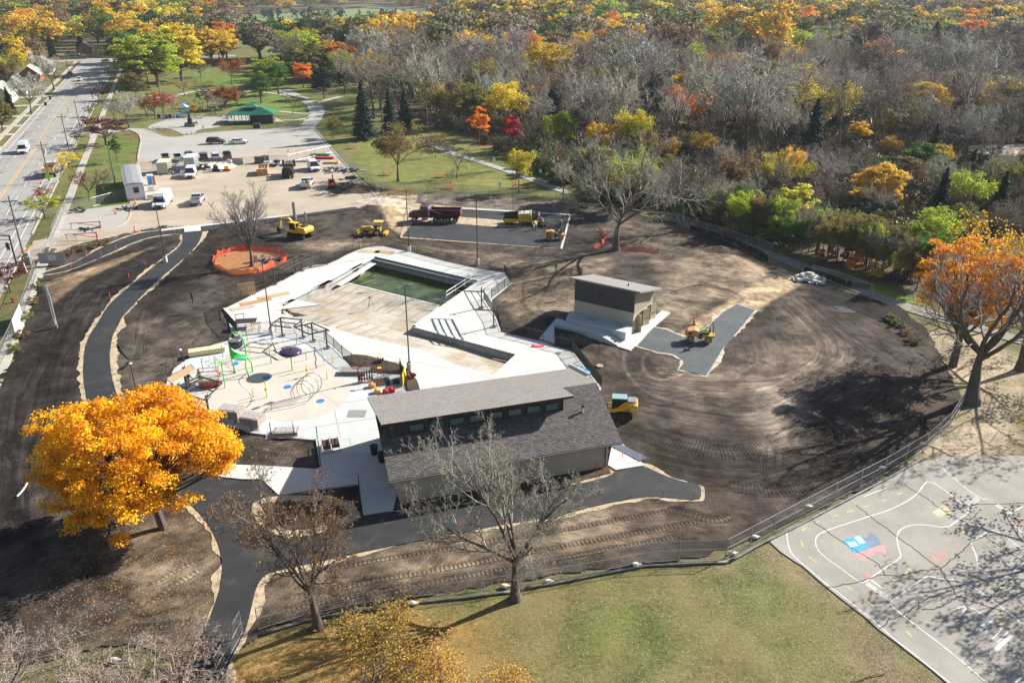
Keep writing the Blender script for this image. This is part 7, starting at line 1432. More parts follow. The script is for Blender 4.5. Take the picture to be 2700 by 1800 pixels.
# ---------------------------------------------------------------- trees
def leaf_mat(name,src,tr=.3,var=1.):
    t = NT(name); b = t.b; a = t.n('Attribute',attribute_name='v').outputs['Fac']
    if src == 'obj': c = t.n('ObjectInfo').outputs['Color']
    else: c = t.n('Attribute',attribute_name='tc',attribute_type='INSTANCER').outputs['Color']
    hs = t.n('HueSaturation',{'Hue': t.math('ADD',.5 - .022 * var,t.math('MULTIPLY',a,.044 * var)),'Saturation': 1.,'Value': t.math('ADD',.62,t.math('MULTIPLY',t.n('Attribute',attribute_name='w').outputs['Fac'],.75)),'Color': c})
    t.set(b.inputs['Base Color'],hs.outputs[0]); t.set(b.inputs['Roughness'],.65); t.set(b.inputs['Specular IOR Level'],.25)
    if tr:
        ts = t.n('BsdfTranslucent',{'Color': hs.outputs[0]}); mx = t.n('MixShader',{0: tr,1: b.outputs[0],2: ts.outputs[0]}); t.t.links.new(mx.outputs[0],t.out.inputs[0])
    MATS[name] = t.m; return t.m
LEAF = leaf_mat('leaf','obj',.35,1.5); TWIG = leaf_mat('twig','obj',0,.3); FARL = leaf_mat('far_leaf','inst',.3)
BARK = mat('bark',(.115,.095,.078),.95,.35,3,.6,12); BARKL = mat('bark_pale',(.20,.175,.15),.95,.3,3,.5,12)
def mesh_np(name,V,F,m,attrs=None):
    me = bpy.data.meshes.new(name); V = np.asarray(V,np.float32); F = np.asarray(F,np.int32); k = F.shape[1]
    me.vertices.add(len(V)); me.vertices.foreach_set('co',V.ravel()); me.loops.add(F.size); me.loops.foreach_set('vertex_index',F.ravel()); me.polygons.add(len(F)); me.polygons.foreach_set('loop_start',np.arange(0,F.size,k,dtype=np.int32)); me.update(calc_edges=True)
    for nm,val in (attrs or {}).items(): A = me.attributes.new(nm,'FLOAT','FACE'); A.data.foreach_set('value',val.astype(np.float32))
    me.materials.append(m); return me
def seg_mesh(name,segs,m,n=3,rs=None):
    S = np.array([[*a,*b,r0,r1] for a,b,r0,r1 in segs]); A,B = S[:,:3],S[:,3:6]; d = B - A; L = np.linalg.norm(d,axis=1,keepdims=True); d = d / np.maximum(L,1e-6)
    u = np.where(np.abs(d[:,2:3]) < .9,[[0,0,1.]],[[1.,0,0]]); x = np.cross(d,u); x /= np.linalg.norm(x,axis=1,keepdims=True); y = np.cross(d,x)
    V = []; 
    for P,r in ((A,S[:,6:7]),(B,S[:,7:8])):
        for j in range(n): q = 2 * PI * j / n; V.append(P + (x * math.cos(q) + y * math.sin(q)) * r)
    V = np.stack(V,1).reshape(-1,3); base = np.arange(len(S))[:,None] * 2 * n
    F = np.concatenate([base + np.array([[j,(j + 1) % n,(j + 1) % n + n,j + n]]) for j in range(n)],0)
    v = np.tile(np.random.RandomState(1).rand(len(S)),n); return mesh_np(name,V,F,m,{'v': v,'w': v * .8 + .1})
def leaf_np(C,size,seed,nrm=None,vv=None,asp=1.):
    rs = np.random.RandomState(seed); n = len(C); a = rs.randn(n,3)
    if nrm is not None: a = nrm + a * .55
    a /= np.linalg.norm(a,axis=1,keepdims=True); b = np.cross(a,rs.randn(n,3)); b /= np.linalg.norm(b,axis=1,keepdims=True); c = np.cross(a,b); s = size * rs.uniform(.6,1.3,(n,1)) / 2
    V = np.stack([C - b * s - c * s * .6 * asp,C + b * s * .3 - c * s * asp,C + b * s + c * s * .6 * asp,C - b * s * .3 + c * s * asp],1).reshape(-1,3); F = np.arange(n * 4).reshape(n,4)
    v = rs.rand(n) * .6 + (vv if vv is not None else rs.rand(n)) * .4; return V,F,{'v': v,'w': np.clip(rs.rand(n) * .6 + (vv if vv is not None else .5) * .4,0,1)}
def grow(seed,H,r0,fork=.25,kl=(5,5,5,4),ang=(.55,.6,.7,.8),rat=(.75,.55,.5,.5),up=.06,wig=.16,lean=(0,0),rmin=.012,lead=True):
    rr = random.Random(seed); B = []; tips = []
    def br(p,d,L,r,l):
        n = (4,5,4,3,2,2)[min(l,5)]; pts = [p]; rad = [r]; dirs = [d]
        for k in range(n):
            w0 = wig * (.25 if l == 0 else 1); d = (d + Vector((rr.gauss(0,w0),rr.gauss(0,w0),rr.gauss(0,w0 * .6) + up))).normalized(); p = p + d * L / n; pts.append(p); rad.append(max(rmin,r * (1 - .62 * (k + 1) / n))); dirs.append(d)
        B.append((pts,rad,l))
        if l > len(kl): tips.append(p); return
        if l == len(kl): tips.append(p); tips.append(pts[len(pts) // 2]); return
        nb = kl[l]; a0 = rr.uniform(0,6.3)
        for j in range(nb):
            f = (.85 + .15 * rr.random()) if (l == 0) else (.22 + .78 * (j + rr.random()) / nb); f = min(f,.999); i = int(f * n); q = pts[i].lerp(pts[i + 1],f * n - i); dd = dirs[i + 1]
            a = a0 + j * 2.4; side = dd.cross(Vector((math.cos(a),math.sin(a),.3))).normalized(); th = ang[l] * rr.uniform(.7,1.25); nd = (dd * math.cos(th) + side * math.sin(th)).normalized()
            br(q,nd,L * rat[l] * rr.uniform(.7,1.15) * (1.15 - .45 * f if l else 1),max(rmin,rad[i] * (.62 if l else .66)),l + 1)
    d0 = Vector((lean[0],lean[1],1)).normalized(); trunkL = H * fork; br(Vector((0,0,-.05)),d0,trunkL,r0,0) if fork > 0 else None
    return B,tips
def norm_tree(B,tips,H):
    zt = max(p.z for pts,_,_ in B for p in pts); s = H / zt
    return [([p * s for p in pts],[r for r in rad],l) for pts,rad,l in B],[p * s for p in tips]
def skel(B,m=BARK,tw=TWIG,lv=2,n=3,thick=1.):
    mb = MB(); segs = []
    for pts,rad,l in B:
        if l < lv: mb.tube(pts,[r * (1.35 if (i == 0 and l == 0) else 1) for i,r in enumerate(rad)],8 if l == 0 else 5,False)
        else: segs += [(pts[i],pts[i + 1],rad[i] * thick,rad[i + 1] * thick) for i in range(len(pts) - 1)]
    me = bpy.data.meshes.new('trunk'); me.from_pydata(mb.v,[],mb.f); me.materials.append(m); me.shade_smooth(); return me,seg_mesh('branches',segs,tw,n)
PR = {}
def register(key,trunk,*crowns): PR[key] = (trunk,crowns)
def bare(key,seed,H=15,r0=.32,thick=1.,**k):
    B,T = grow(seed,H * .9,r0,**k); B,T = norm_tree(B,T,H); a,b = skel(B,thick=thick); register(key,a,('crown',b)); return B,T
def leafed(key,seed,H=15,r0=.28,nleaf=3,spread=.5,size=.3,frac=1.,**k):
    B,T = grow(seed,H * .9,r0,**k); B,T = norm_tree(B,T,H); a,b = skel(B); rs = np.random.RandomState(seed); T = np.array([tuple(p) for p in T]); T = T[rs.rand(len(T)) < frac]
    vv = np.repeat(rs.rand(len(T)),nleaf); C = np.repeat(T,nleaf,0) + rs.randn(len(T) * nleaf,3) * spread * .5; V,F,A = leaf_np(C,size,seed,None,vv); register(key,a,('foliage',mesh_np('foliage',V,F,LEAF,A)),('branches',b)); return B
def lobed(key,seed,H=12,R=(5,5,4),zc=.62,nl=90,lr=1.1,nleaf=140,size=.28,trunk=.25,off=(0,0),flat=.55,inner=.35,smat=LEAF,name='foliage',low=-.55,ex=None):
    rs = np.random.RandomState(seed); C = []; cz = H * zc
    while len(C) < nl:
        d = rs.randn(3); d /= np.linalg.norm(d)
        if d[2] < low: continue
        q = rs.uniform(inner,1) ** .5; bump = 1 + .22 * math.sin(d[0] * 5 + seed) * math.sin(d[1] * 4.3 + seed * 2) + .12 * rs.randn(); C.append([off[0] + d[0] * R[0] * q * bump,off[1] + d[1] * R[1] * q * bump,cz + d[2] * R[2] * q * bump])
    for e in ex or ():
        for _ in range(e[4]): d = rs.randn(3); d /= np.linalg.norm(d); C.append([e[0] + d[0] * e[3],e[1] + d[1] * e[3],e[2] + d[2] * e[3] * .75]); nl += 1
    C = np.array(C); C[:,2] *= (H - lr * .6) / max(C[:,2].max(),1); r = lr * rs.uniform(.6,1.25,nl); D = rs.randn(nl * nleaf,3); D /= np.linalg.norm(D,axis=1,keepdims=True); D[:,2] = np.where(D[:,2] < -.2,-D[:,2] * .5,D[:,2])
    P = np.repeat(C,nleaf,0) + D * np.repeat(r,nleaf)[:,None] * rs.uniform(.45,1.05,(nl * nleaf,1)) * np.array([1,1,.75]); P[:,2] = np.maximum(P[:,2],.2)
    V,F,A = leaf_np(P,size,seed,D * flat + np.array([0,0,.3]),np.repeat(rs.rand(nl),nleaf)); mb = MB(); top = Vector((off[0] * .3,off[1] * .3,cz * .75)); mb.tube([(0,0,-.05),(off[0] * .08,off[1] * .08,cz * .3),top],[trunk * 1.25,trunk,trunk * .6],8,False)
    for i in range(0,nl,2): q = Vector(C[i]); s = Vector((top.x * .6,top.y * .6,cz * rs.uniform(.32,.75))); mb.tube([s,s.lerp(q,.5) + Vector((0,0,-.3)),q],[trunk * .36,trunk * .2,.03],4,False)
    me = bpy.data.meshes.new('trunk'); me.from_pydata(mb.v,[],mb.f); me.materials.append(BARK); register(key,me,(name,mesh_np(name,V,F,smat,A)))
def conifer(key,seed,H=14,R=3.,size=.42,n=34,trunk=.2,power=.8,droop=.25,dens=1.):
    rs = np.random.RandomState(seed); P = []; Nn = []; vv = []
    for k in range(n):
        f = (k + .5) / n; z = H * (.06 + .94 * f); rr_ = R * (1 - f) ** power + .12; nb = int((9 + 8 * (1 - f)))
        for j in range(nb):
            a = rs.uniform(0,6.28); L = rr_ * rs.uniform(.7,1.12); m = int(L / size * 5 * dens) + 3; t = rs.uniform(.1,1,m); w = rs.randn(m) * .12 * L * (1.2 - t); x = np.cos(a) * t * L - np.sin(a) * w; y = np.sin(a) * t * L + np.cos(a) * w
            P.append(np.stack([x,y,z - droop * t ** 1.5 * L + rs.randn(m) * .06 + .12 * L * (t > .8)],1)); Nn.append(np.tile([np.cos(a) * .4,np.sin(a) * .4,.8],(m,1))); vv.append(np.full(m,rs.rand()))
    P = np.concatenate(P); V,F,A = leaf_np(P,size,seed,np.concatenate(Nn),np.concatenate(vv),.7); me = bpy.data.meshes.new('trunk'); mb = MB().tube([(0,0,-.05),(0,0,H * .98)],[trunk,.03],7,False); me.from_pydata(mb.v,[],mb.f); me.materials.append(BARK); register(key,me,('foliage',mesh_np('foliage',V,F,LEAF,A)))
bare('bareA',3,18,.42,1.5,fork=.20,kl=(6,6,6,5,3),ang=(.62,.6,.7,.8,.8),rat=(1.9,.55,.52,.5,.5),up=.05,wig=.15)
bare('bareB',8,18,.40,1.5,fork=.24,kl=(5,7,6,5,3),ang=(.5,.65,.7,.8,.8),rat=(1.7,.55,.5,.5,.5),up=.06,wig=.17)
bare('bareC',21,16,.26,fork=.35,kl=(5,6,6,4),ang=(.4,.5,.6,.7),rat=(1.2,.5,.5,.5),up=.09,wig=.12)
bare('bareD',29,16,.24,fork=.45,kl=(5,6,5,4),ang=(.35,.5,.65,.7),rat=(.9,.55,.55,.5),up=.1,wig=.14)
bare('bareE',35,8,.14,1.6,fork=.2,kl=(6,6,6,4),ang=(.7,.6,.6,.7),rat=(2.2,.55,.5,.5),up=.04,wig=.13)
for kk,sd,th in (('bareF',301,2.5),('bareG',305,2.5),('bareH',311,2.)): bare(kk,sd,18,.42,th,fork=.22,kl=(6,6,6,5,3),ang=(.6,.6,.7,.8,.8),rat=(1.8,.55,.52,.5,.5),up=.055,wig=.16,rmin=.016)
bare('brush',321,3.6,.05,1.5,fork=.08,kl=(7,5,5,4),ang=(.5,.5,.6,.7),rat=(4.,.6,.5,.5),up=.03,wig=.15,rmin=.012)
leafed('sparseA',41,12,.24,4,.55,.26,.8,fork=.22,kl=(6,6,6,4),ang=(.62,.6,.7,.8),rat=(1.8,.55,.5,.5),up=.05)
leafed('sparseB',47,13,.22,5,.6,.28,.9,fork=.35,kl=(5,6,5,4),ang=(.45,.55,.65,.7),rat=(1.2,.55,.5,.5),up=.08)
leafed('sparseC',53,12,.22,5,.7,.3,.55,fork=.3,kl=(6,6,6,4),ang=(.55,.55,.65,.7),rat=(1.5,.55,.5,.5),up=.07)
lobed('denseA',61,12,(4.5,4.5,4.9),.56,nl=120,nleaf=90,size=.34); lobed('denseB',67,12,(4.0,4.2,5.3),.54,nl=110,lr=1.2,nleaf=100,size=.34); lobed('denseC',71,12,(5.3,5.0,4.6),.56,nl=130,lr=1.0,nleaf=85,size=.32)
lobed('young',75,8,(2.2,2.2,3.),.6,46,.7,80,.24,.1,inner=.2); lobed('crab',79,5,(3.,3.,1.8),.62,55,.6,40,.2,.12)
lobed('shrubA',83,3.2,(1.8,1.8,1.5),.5,26,.6,50,.26,.05,low=-.9); conifer('spruceA',91); conifer('spruceB',93,14,2.5,power=.7); conifer('column',95,8,1.1,.3,26,.1,.35,.0); lobed('pine',97,14,(3.6,3.6,5.5),.58,60,1.3,90,.34,.25,flat=.2)
lobed('clipped',99,3.,(1.4,1.4,1.3),.5,20,.55,60,.26,.05,low=-1)
lobed('farA',101,12,(5,5,4.2),nl=34,lr=1.9,nleaf=60,size=.55); lobed('farB',103,13,(4.4,4.6,5),nl=32,lr=1.9,nleaf=60,size=.55)
NUMW = ['leftmost'] + ORD[1:] + ['eighteenth','nineteenth','twentieth'] + ['twenty ' + x for x in ORD[:9]] + ['thirtieth'] + ['thirty ' + x for x in ORD[:9]]
RCOL = {'yellow': (.68,.58,.06),'golden': (.70,.47,.05),'orange': (.76,.29,.03),'rust': (.36,.12,.03),'red': (.55,.03,.05),'maroon': (.17,.045,.055),'lime': (.44,.50,.05),'green': (.10,.19,.03),'olive': (.24,.215,.06),'tan': (.26,.18,.08),'dark green': (.022,.055,.022),'blue green': (.045,.085,.06),'grey': (.42,.395,.34),'brown': (.27,.225,.175),'purple grey': (.32,.25,.215)}
TREES = []
def wood_place(u,v):
    col_ = ['at far left','behind the street','behind the park','behind the spruces','behind the orange maple','behind the court','above the pump house','behind the vivid yellow tree','above the rock pile','behind the big oak'][sum(u > x for x in (130,300,850,1050,1330,1560,1850,2120,2420))]
    row_ = ['among far houses','in far wood','deep in wood','in middle wood','in near wood','at wood edge'][sum(v > x for x in (90,150,215,290,380))]
    return row_ + ' ' + col_
def tree(key,colour,loc,H,rz=None,label=None,kind=None,wide=1.,rgb=None,auto=False,extra=None):
    tr,cr = PR[key]; base = max(v.co.z for v in cr[0][1].vertices) if 'H' not in tr else tr['H']
    tr['H'] = base; s = H / base; name = kind or ('bare_tree' if key.startswith('bare') else 'spruce_tree' if key.startswith('spruce') else 'autumn_tree')
    o = bpy.data.objects.new(name,None); COL.objects.link(o); o.location = loc; o.rotation_euler = (0,0,R.uniform(0,6.28) if rz is None else rz); o.scale = (s * wide,s * wide,s)
    for nm,me in (('trunk',tr),) + cr:
        c = bpy.data.objects.new(nm,me); COL.objects.link(c); c.parent = o; rg = rgb or RCOL[colour]
        if nm != 'trunk': j = R.uniform(.85,1.12); c.color = (*[min(1,x * j * R.uniform(.94,1.06)) for x in rg],1)
        if nm == 'branches': c.color = (.17,.14,.12,1)
    o['category'] = {'shrub': 'bush','clipped_shrub': 'bush'}.get(name,'tree')
    if label: o['label'] = label
    else: TREES.append((o,colour,name,H)); o['group'] = name.replace('_',' ') + 's in the wood' if auto else 'trees of the park and street'
    return o
# hero trees ----------------------------------------------------------------
b = g(430,1392,.05); lobed('maple',201,12.6,(5.9,5.2,5.2),.52,280,1.05,300,.155,.3,off=(-2.8,.0),flat=.5,inner=.45,low=-.8,ex=((4.6,1.2,6.6,1.9,36),(2.6,2.6,8.2,2.2,34),(-6.2,1.8,7.5,2.,26),(.5,3.5,9.6,1.7,20)))
tree('maple','orange',b,12.1,0,'large glowing orange yellow maple tree beside the asphalt path at left','maple_tree',rgb=(.86,.50,.02))
B = leafed('locust',207,13.6,.36,1,.4,.12,.38,fork=.17,kl=(6,6,7,6,3),ang=(.5,.55,.65,.75,.8),rat=(2.2,.52,.5,.5,.5),up=.07,wig=.14)
tree('locust','rust',g(838,1652,.02),13.6,.3,'half bare locust with thin brown leaves standing left on the front lawn','autumn_tree',rgb=(.34,.17,.05))
bare('frontbare',213,14,.38,fork=.2,kl=(7,8,7,6,4),ang=(.6,.6,.68,.75,.8),rat=(2.2,.5,.5,.5,.5),up=.05,wig=.17); tree('frontbare','grey',g(1358,1578,.02),14,1.0,'bare grey tree standing at the lawn fence in front of the bathhouse','bare_tree',rgb=(.30,.265,.235))
leafed('lowlocust',209,12.6,.34,5,.9,.11,.75,fork=.17,kl=(6,6,7,6,3),ang=(.6,.55,.65,.75,.8),rat=(2.4,.52,.5,.5,.5),up=.05,wig=.15); tree('lowlocust','orange',g(900,2050),7.6,2.1,'orange leaved tree seen from above at the bottom of the lawn','autumn_tree',1.9,(.52,.31,.06)); tree('lowlocust','orange',g(1220,2150),7.5,4.1,'second smaller orange leaved tree cut off by the bottom edge','autumn_tree',1.7,(.52,.32,.07))
tree('frontbare','grey',g(490,2040),11.5,2.2,'bare pale tree at the bottom left beside the asphalt path','bare_tree',rgb=(.38,.31,.24)); tree('frontbare','grey',g(20,2020),10.,4.2,'bare pale tree in the bottom left corner','bare_tree',rgb=(.36,.30,.24))
bare('poolbare',217,12.9,.34,fork=.2,kl=(8,6,6,6,2),ang=(.42,.4,.5,.6,.7),rat=(2.6,.5,.5,.5,.5),up=.05,wig=.09); tree('poolbare','grey',g(665,702,.15),12.9,.5,'bare upright tree inside the orange mesh ring by the pool','bare_tree',rgb=(.24,.215,.19))
bare('bigbare',223,20.5,.62,fork=.16,kl=(6,7,7,6,3),ang=(.75,.6,.68,.75,.8),rat=(3.0,.5,.5,.5,.5),up=.05,wig=.19); tree('bigbare','grey',g(1624,660,.02),20.5,.9,'huge spreading bare tree between the court and the pump house','bare_tree',.95,(.30,.265,.24))
tree('bareA','brown',g(1798,610),14.5,1.5,'bare rounded brownish tree right of the huge bare tree','bare_tree',rgb=(.22,.165,.145))
lobed('oakcrown',229,17,(6.6,6.4,5.),.6,140,1.1,120,.24,.42,inner=.3,low=-.7); tree('oakcrown','orange',g(2512,965),15.5,0,'deep orange oak just left of the large trunk at right','autumn_tree',rgb=(.74,.36,.03))
bare('oakbare',233,21,.78,fork=.2,kl=(6,7,6,6,3),ang=(.7,.6,.68,.75,.8),rat=(2.1,.5,.5,.5,.5),up=.05,wig=.2,lean=(.12,0)); tree('oakbare','grey',g(2560,1062),20.5,2.4,'big gnarled bare oak with a thick trunk at the right edge','bare_tree',rgb=(.25,.22,.195))
leafed('oakyellow',239,18,.5,5,.6,.24,.5,fork=.22,kl=(6,6,6,4),ang=(.7,.6,.7,.8),rat=(1.9,.55,.52,.5),up=.05); tree('oakyellow','golden',g(2690,975),18.5,1.,'tall yellow leaved oak behind the gnarled trunk at right','autumn_tree',rgb=(.68,.42,.03)); tree('oakyellow','golden',g(3010,1400),15,2.,'yellow oak outside the right edge shading the tarmac','autumn_tree',rgb=(.45,.24,.03)); tree('locust','golden',g(3000,1720),12,3.,'second oak outside the lower right edge shading the tarmac','autumn_tree',1.3,rgb=(.45,.24,.03))
# named park, street and wood trees: u, v base, v top, prototype, colour, width, label
ML = [
 (1050,478,325,'sparseA','tan',1.35,'round brown yellow tree on the lawn right of the tilted fence'),(962,368,210,'spruceA','blue green',1.05,'left and tallest of the three blue spruces'),(1030,356,234,'spruceB','blue green',1.15,'middle one of the three blue spruces'),(1070,345,232,'spruceB','blue green',1.15,'right one of the three blue spruces'),
 (1264,385,281,'young','orange',1.05,'bright orange maple at the wood edge left of the red tree'),(1351,398,300,'young','red',1.1,'crimson red tree at the wood edge beside the trail'),(1368,506,388,'sparseB','yellow',1.,'small yellow tree on the lawn left of the huge bare tree'),(2096,612,478,'young','yellow',1.15,'vivid yellow tree alone at the dark wood edge'),
 (1204,470,362,'bareE','brown',.9,'thin bare tree in the middle of the picnic lawn'),(1148,415,340,'bareE','brown',.8,'small bare tree on the lawn by the trail sign'),(1190,500,430,'bareE','brown',.4,'thin sapling at the court lawn fence'),(1360,504,425,'bareE','tan',.35,'slim sapling beside the red picnic table'),(878,365,300,'sparseC','olive',1.15,'sparse olive tree left of the blue spruces'),(1206,355,290,'bareE','brown',.8,'bare tree left of the orange maple'),
 (418,229,83,'denseB','lime',1.35,'huge yellow green tree beside the sidewalk at the street end'),(370,235,95,'denseA','lime',1.2,'left half of the pair of huge yellow green trees'),(480,214,58,'denseB','yellow',1.1,'tall bright yellow tree right of the huge yellow green one'),(357,262,186,'denseC','olive',1.,'round olive tree in front of the huge yellow green tree'),
 (341,337,238,'bareG','grey',1.2,'wide bare grey tree on the lawn left of the playground'),(300,320,250,'bareE','brown',1.1,'smaller bare tree left of the wide bare grey tree'),(280,383,304,'crab','maroon',1.3,'maroon crabapple beside the lot entrance barrier'),(310,428,357,'young','green',.9,'small green young tree on the left lawn'),(205,380,345,'crab','tan',.85,'orange green street tree by the third utility pole'),(228,336,304,'crab','maroon',.8,'small maroon street tree on the verge'),
 (237,308,277,'crab','olive',.8,'small olive street tree on the verge'),(261,266,230,'crab','maroon',1.,'dark maroon street tree beyond the shadowed road'),(250,292,270,'crab','maroon',.7,'low maroon street tree behind the olive one'),(272,230,212,'crab','maroon',.9,'dark bush like tree at the far pole'),(289,205,178,'crab','olive',.8,'pale street tree farthest along the verge'),(183,448,395,'crab','yellow',1.05,'yellow street tree near the orange dump truck'),
 (168,460,420,'crab','golden',.75,'orange street tree close behind the dump truck'),(119,576,513,'crab','lime',1.15,'yellow green street tree at the yard corner'),(116,530,492,'crab','rust',1.,'rusty street tree behind the yellow green one'),(235,528,430,'bareE','maroon',1.15,'maroon crabapple left of the site office'),(277,516,424,'bareE','brown',1.05,'grey crabapple touching the site office'),(28,770,692,'crab','maroon',1.05,'dark maroon tree at the left edge below the signal'),
 (143,238,128,'bareF','grey',1.1,'big bare tree on the left verge of the street'),(83,298,190,'bareG','grey',1.1,'nearer big bare tree left of the street'),(30,302,229,'spruceA','dark green',1.1,'dark spruce in the left front garden'),(8,345,262,'denseC','olive',1.,'green bushy tree at the left edge'),(40,312,285,'crab','rust',.6,'rust bush at the foot of the dark spruce'),
 (410,312,240,'crab','rust',.95,'orange red tree at the playground pole'),(388,314,246,'bareE','maroon',1.,'reddish bare tree left of the playground'),(460,312,230,'bareC','brown',.9,'bare tree right of the playground pole'),(514,308,270,'young','golden',1.2,'tiny golden tree in front of the red climbing frame'),(597,288,222,'denseC','rust',1.3,'bright orange red tree left of the shelter roof'),(570,306,238,'bareE','purple grey',1.1,'pinkish bare tree in front of the orange red tree'),(548,282,232,'crab','maroon',1.,'maroon tree left of the pinkish bare tree'),(626,280,232,'crab','maroon',1.,'maroon tree just behind the shelter roof'),
 (432,300,243,'crab','red',1.0,'red tree behind the playground pole'),(689,272,190,'pine','green',1.5,'broad bright green pine behind the shelter'),(735,250,161,'pine','green',1.3,'taller bright green pine right behind the shelter'),(800,231,164,'denseA','orange',1.05,'glowing orange tree beyond the shelter'),(855,260,176,'denseB','dark green',1.,'dark dense oval tree right of the glowing orange tree'),(772,303,232,'bareE','olive',.9,'small bare tree on the lawn right of the shelter'),(530,204,158,'crab','olive',1.,'small olive tree on the far park lawn'),
 (612,224,146,'sparseA','rust',1.1,'rusty brown tree on the shaded park lawn'),(487,252,200,'bareE','tan',1.2,'low bare tan tree behind the playground'),(530,250,198,'bareE','tan',1.4,'wide low bare tree on the park lawn'),(1001,232,128,'sparseA','golden',1.3,'golden tree in front of the silvery bare tree'),(1046,205,51,'bareF','grey',1.5,'great silvery bare tree above the spruces'),(950,195,70,'bareG','grey',1.3,'silvery bare tree left of the great silvery one'),
 (1202,110,48,'denseA','orange',1.1,'orange tree between the pale houses'),(1189,60,0,'spruceA','dark green',1.1,'dark tall spruce at the top by the orange trees'),(1222,50,-14,'denseA','orange',1.2,'orange tree at the very top right of the dark spruce'),(1089,24,-10,'denseA','red',1.2,'crimson tree at the top by the far street'),(1062,22,-10,'denseB','orange',1.2,'orange tree at the top left of the crimson tree'),(1443,255,104,'sparseB','golden',1.5,'golden topped cottonwood rising from the bare wood'),(1517,98,30,'denseB','orange',1.1,'lone orange tree behind the cottonwood'),
 (1708,150,66,'denseB','golden',1.2,'golden tree behind the giant bare trees'),(1800,100,15,'denseC','yellow',1.5,'big soft yellow tree at the top centre right'),(1663,52,-20,'denseA','yellow',1.5,'yellow tree near the dark roofed house'),(1857,150,84,'denseA','green',1.3,'green tree behind the giant bare trees'),(1672,290,75,'bareG','grey',1.25,'giant forked bare tree in the middle of the wood'),(1740,285,100,'bareF','grey',1.2,'second giant bare tree leaning right'),(1964,418,110,'bareH','grey',1.05,'tallest bare tree right of the golden shrubs'),
 (1900,400,130,'bareH','grey',1.1,'bare tree left of the tallest bare tree'),(2101,345,128,'bareH','grey',1.05,'bare tree with upright limbs in the right wood'),(2205,450,170,'bareD','brown',1.1,'slim bare trunk in the right wood'),(2298,404,180,'bareH','brown',1.1,'leaning dark bare tree before the orange leaves'),(2536,260,165,'bareG','purple grey',1.3,'rounded purple grey tree at far right'),(2625,420,250,'bareH','brown',1.2,'dark bare tree beside the right clearing'),(2128,190,68,'denseC','lime',1.35,'bright lime yellow tree beyond the right wood'),
 (2447,187,56,'spruceA','dark green',1.5,'massive dark spruce at upper right'),(2505,160,62,'pine','dark green',1.4,'dark pine right of the massive spruce'),(2569,180,72,'spruceB','dark green',1.1,'narrow dark spruce against the golden trees'),(2351,120,50,'denseB','lime',1.2,'soft lime tree left of the massive spruce'),(2375,148,92,'spruceA','dark green',1.2,'short dark spruce below the soft lime tree'),(2610,150,46,'denseC','golden',1.4,'large golden tree at upper right'),(2673,120,38,'denseB','golden',1.5,'golden tree at the right edge'),
 (2322,370,280,'denseA','golden',1.,'glowing orange tree behind the leaning dark trunk'),(2259,385,318,'denseA','golden',1.1,'golden shrub tree left of the leaning dark trunk'),(2351,418,350,'sparseC','golden',1.2,'golden bush right below the leaning trunk'),(2480,455,370,'sparseC','golden',1.2,'golden thin tree in the dark right wood'),(1482,402,290,'denseB','lime',.75,'lime green top above the crimson tree'),(1445,385,300,'sparseB','lime',.8,'pale lime tree between crimson and lime green trees'),(1836,420,335,'sparseC','golden',1.6,'wide golden green tree behind the huge bare tree'),(1690,470,400,'sparseC','olive',1.1,'low olive tree behind the huge bare tree'),
 (1700,340,285,'denseA','dark green',1.2,'dark green tree under the giant bare trees'),(1390,440,265,'bareC','brown',1.,'tall bare tree right of the crimson one'),(2640,640,520,'bareH','brown',1.1,'bare tree at the right edge above the oak'),(2440,700,540,'sparseB','lime',1.3,'lime green tree above the orange oak'),(2520,650,530,'sparseB','olive',1.2,'olive tree above the orange oak'),
 (22,105,48,'denseC','orange',1.6,'orange tree at the upper left edge'),(60,148,75,'denseC','lime',1.5,'lime green tree at the upper left'),(140,128,75,'denseC','olive',1.5,'olive yellow tree above the street houses'),(260,118,42,'denseA','olive',1.8,'dark olive tree behind the street end'),(320,110,32,'denseB','green',1.7,'green tree left above the huge yellow one'),(8,165,110,'denseB','golden',1.3,'rusty gold tree at the left edge'),(98,50,16,'denseC','green',1.6,'light green tree at the top left'),(390,70,8,'denseC','green',1.8,'green tree at the top behind the park'),(550,110,48,'denseC','green',1.4,'mid green tree beyond the park lawn'),(600,120,78,'denseA','lime',1.4,'lime tree beyond the park lawn')]
for u,v,vt,key,colr,wd,lab in ML:
    p = g(u,v); H = hgt(u,v,vt); kw = 'bare_tree' if key[:4] == 'bare' else 'spruce_tree' if key[:6] == 'spruce' else 'pine_tree' if key == 'pine' else 'crabapple_tree' if key == 'crab' else 'autumn_tree'
    tree(key,colr,p,H,None,lab,kw,wd); TREES.append(None)
mtree = []
for u,v,vt,key,*_ in ML:
    p = g(u,v).xy; d = p.normalized(); H = hgt(u,v,vt)
    mtree += [tuple(p - d * q) for q in ((0,) if v > 440 or key[:4] == 'bare' else (-4,0,8,16,25) if u > 850 else (0,8,15))]
